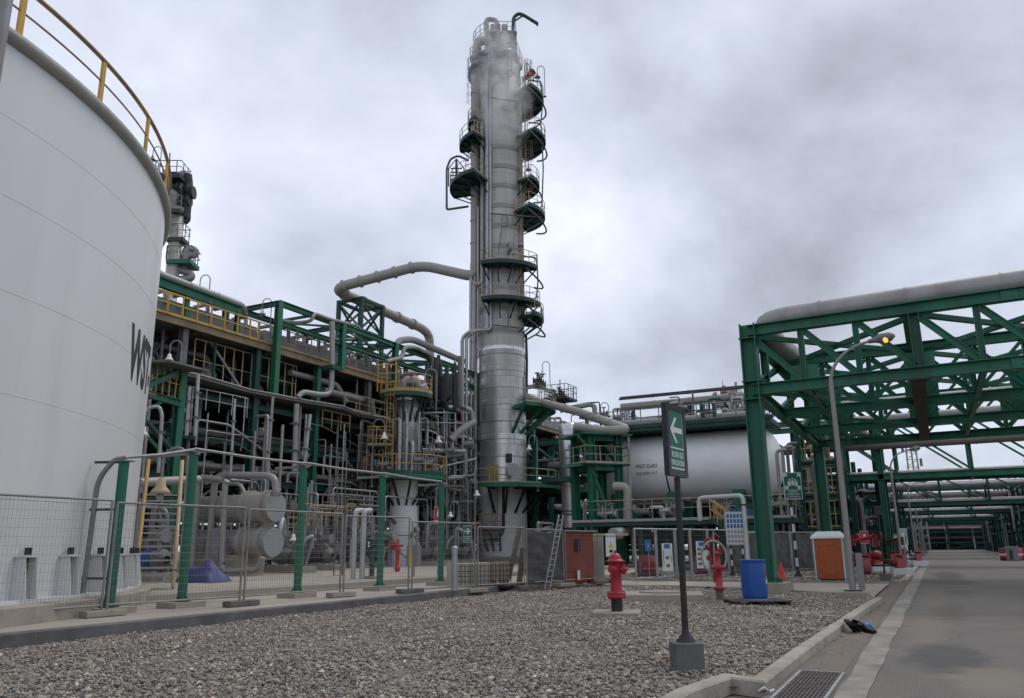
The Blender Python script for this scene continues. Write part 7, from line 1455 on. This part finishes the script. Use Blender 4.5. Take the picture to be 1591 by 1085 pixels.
# wheeled red fire trailers
def trailer(x, y, rz, lab):
    t = thing('fire_trailer', lab, 'trailer', (x, y, .08), 'red wheeled fire trailers'); R_ = Matrix.Rotation(rz, 3, 'Z'); o = V(x, y, .08)
    def W(a, b_, c_): return o+R_ @ V(a, b_, c_)
    for s_ in (-1, 1):
        b = MB(); q0, q1 = W(s_*.75-.13, 0, .42), W(s_*.75+.13, 0, .42); b.cyl(W(s_*.75-.15, 0, .42), W(s_*.75+.15, 0, .42), .38, n=24); wo = b.build('wheel', RUBBER, t)
        b = MB(); b.cyl(W(s_*.75-.17, 0, .44), W(s_*.75+.17, 0, .44), .42, n=24); b.build('wheel_cover', PINK, wo)
        one(t, 'mudguard', RED, 'box', W(s_*.75, .1, .9), (.4, 1.0, .05), rz=rz); one(t, 'frame_rail', RED, 'bar', W(s_*.4, -.9, .62), W(s_*.4, 2.4, .62), .12)
    b = MB(); b.lathe([(.01, -.75), (.16, -.7), (.24, -.55), (.24, .7), (.16, .9), (.01, .95)], 20, W(0, 1.1, .85), axis='y'); b.build('foam_tank', DRED, t)
    one(t, 'drawbar', RED, 'bar', W(-.1, 2.3, .6), W(-1.2, 4.2, .7), .12); one(t, 'monitor_barrel', RED, 'cyl', W(-.2, .3, 1.75), W(-1.2, 1.8, 1.45), .1, .06, 12); one(t, 'monitor_base', DRED, 'cyl', W(-.1, .3, 1.3), W(-.1, .3, 1.85), .12, n=12); one(t, 'monitor_wheel', RED, 'cyl', W(.1, .25, 1.75), W(.15, .25, 1.75), .2, n=16); one(t, 'chock', SGW, 'box', W(.75, -.5, .15), (.9, .4, .3), rz=rz); one(t, 'axle', DARK, 'cyl', W(-.8, 0, .42), W(.8, 0, .42), .05, n=8)
    return t
q = AT(1373, 893, Z=.08); trailer(q.x, q.y, .25, 'red wheeled fire trailer with pink tyre covers nearest the road kerb')
q = AT(1338, 888, Z=.08); trailer(q.x, q.y, .6, 'red wheeled fire trailer farther left, behind the street lamp')
q = AT(1424, 880, Z=.08); trailer(q.x-.6, q.y+2, .1, 'far red wheeled fire trailer beside the second street lamp')
p = AT(1376, 903, Z=.08); t = thing('thin_signpost', 'thin black post in a dark block in front of the red fire trailer', 'post', tuple(p)); one(t, 'block', CONCD, 'box', p+V(0,0,.12), (.38, .38, .3)); b = MB(); b.cyl(p+V(0,0,.25), p+V(0,0,2.6), .035, n=8); b.build('post', BLACK, t); one(t, 'lantern', DARK, 'box', p+V(0,0,2.7), (.25, .2, .35))
c = AT(1343, 835, D=55); t, ux, nz, R_, o = sign_board('red_sign', 'small red and white sign left of the thin black post', 'sign', c, PR, .5, .75, SGR, SGW); one(t, 'symbol', SGW, 'box', o, (.15, .005, .4), R=R_); one(t, 'pole', GALV, 'tube', [V(c.x, c.y+.03, .05), V(c.x, c.y+.03, c.z-.3)], .04, 6)
c = AT(1403, 834, D=62); t, ux, nz, R_, o = sign_board('pale_sign', 'small pale blue sign beside the second street lamp', 'sign', c, PR, .6, 1.1, mat('pale_blue_sign', (.25,.42,.42), .5), SGW); one(t, 'pole', GALV, 'tube', [V(c.x, c.y+.03, .05), V(c.x, c.y+.03, c.z-.5)], .04, 6); one(t, 'symbol', SGW, 'box', o, (.2, .005, .5), R=R_)
# fallen bits by the walkway
for (px, py, lab) in ((1100, 915, 'small dark rubber scrap on the gravel left of the standpipe'), ):
    p = AT(px, py, Z=.07); t = thing('rubber_scrap', lab, 'scrap', tuple(p)); b = MB(); b.tube([p-PR*.1, p+V(0,0,.05), p+PR*.09+V(0,0,.02)], .03, 6); b.build('scrap', RUBBER, t)
# ------------------------------------------------------------------ steam round the tower head
SV = bpy.data.materials.new('steam'); SV.use_nodes = True; ns = SV.node_tree.nodes; lk = SV.node_tree.links; ns.remove(ns['Principled BSDF']); pv = ns.new('ShaderNodeVolumePrincipled'); lk.new(pv.outputs[0], ns['Material Output'].inputs['Volume'])
pv.inputs['Color'].default_value = (1, 1, 1, 1); pv.inputs['Anisotropy'].default_value = .45
tcn = ns.new('ShaderNodeTexCoord'); n_ = ns.new('ShaderNodeTexNoise'); n_.inputs['Scale'].default_value = .55; n_.inputs['Detail'].default_value = 4; lk.new(tcn.outputs['Object'], n_.inputs['Vector'])
mr = ns.new('ShaderNodeMapRange'); lk.new(n_.outputs[0], mr.inputs[0]); mr.inputs[1].default_value = .42; mr.inputs[2].default_value = .68; mr.inputs[3].default_value = 0; mr.inputs[4].default_value = .7
# fade to nothing at the rim of each puff
gm = ns.new('ShaderNodeTexGradient'); gm.gradient_type = 'SPHERICAL'; mp = ns.new('ShaderNodeMapping'); mp.vector_type = 'POINT'; lk.new(tcn.outputs['Generated'], mp.inputs[0]); mp.inputs['Location'].default_value = (-1, -1, -1); mp.inputs['Scale'].default_value = (2, 2, 2); lk.new(mp.outputs[0], gm.inputs[0])
ml = ns.new('ShaderNodeMath'); ml.operation = 'MULTIPLY'; lk.new(mr.outputs[0], ml.inputs[0]); lk.new(gm.outputs[0], ml.inputs[1]); m2 = ns.new('ShaderNodeMath'); m2.operation = 'MULTIPLY'; lk.new(ml.outputs[0], m2.inputs[0]); m2.inputs[1].default_value = 1.3; lk.new(m2.outputs[0], pv.inputs['Density'])
c = tp(782, 160, 3.4); b = MB(); b.blob(c, (3.0, 2.0, 5.6), 20); o = b.build('steam', SV, None, tuple(c)); o['kind'] = 'stuff'; o['label'] = 'white steam drifting in front of the tower just below its head'
c = tp(768, 95, 2.5); b = MB(); b.blob(c, (3.6, 2.0, 4.5), 20); o = b.build('steam', SV, None, tuple(c)); o['kind'] = 'stuff'; o['label'] = 'thin white steam round the very top of the tower'
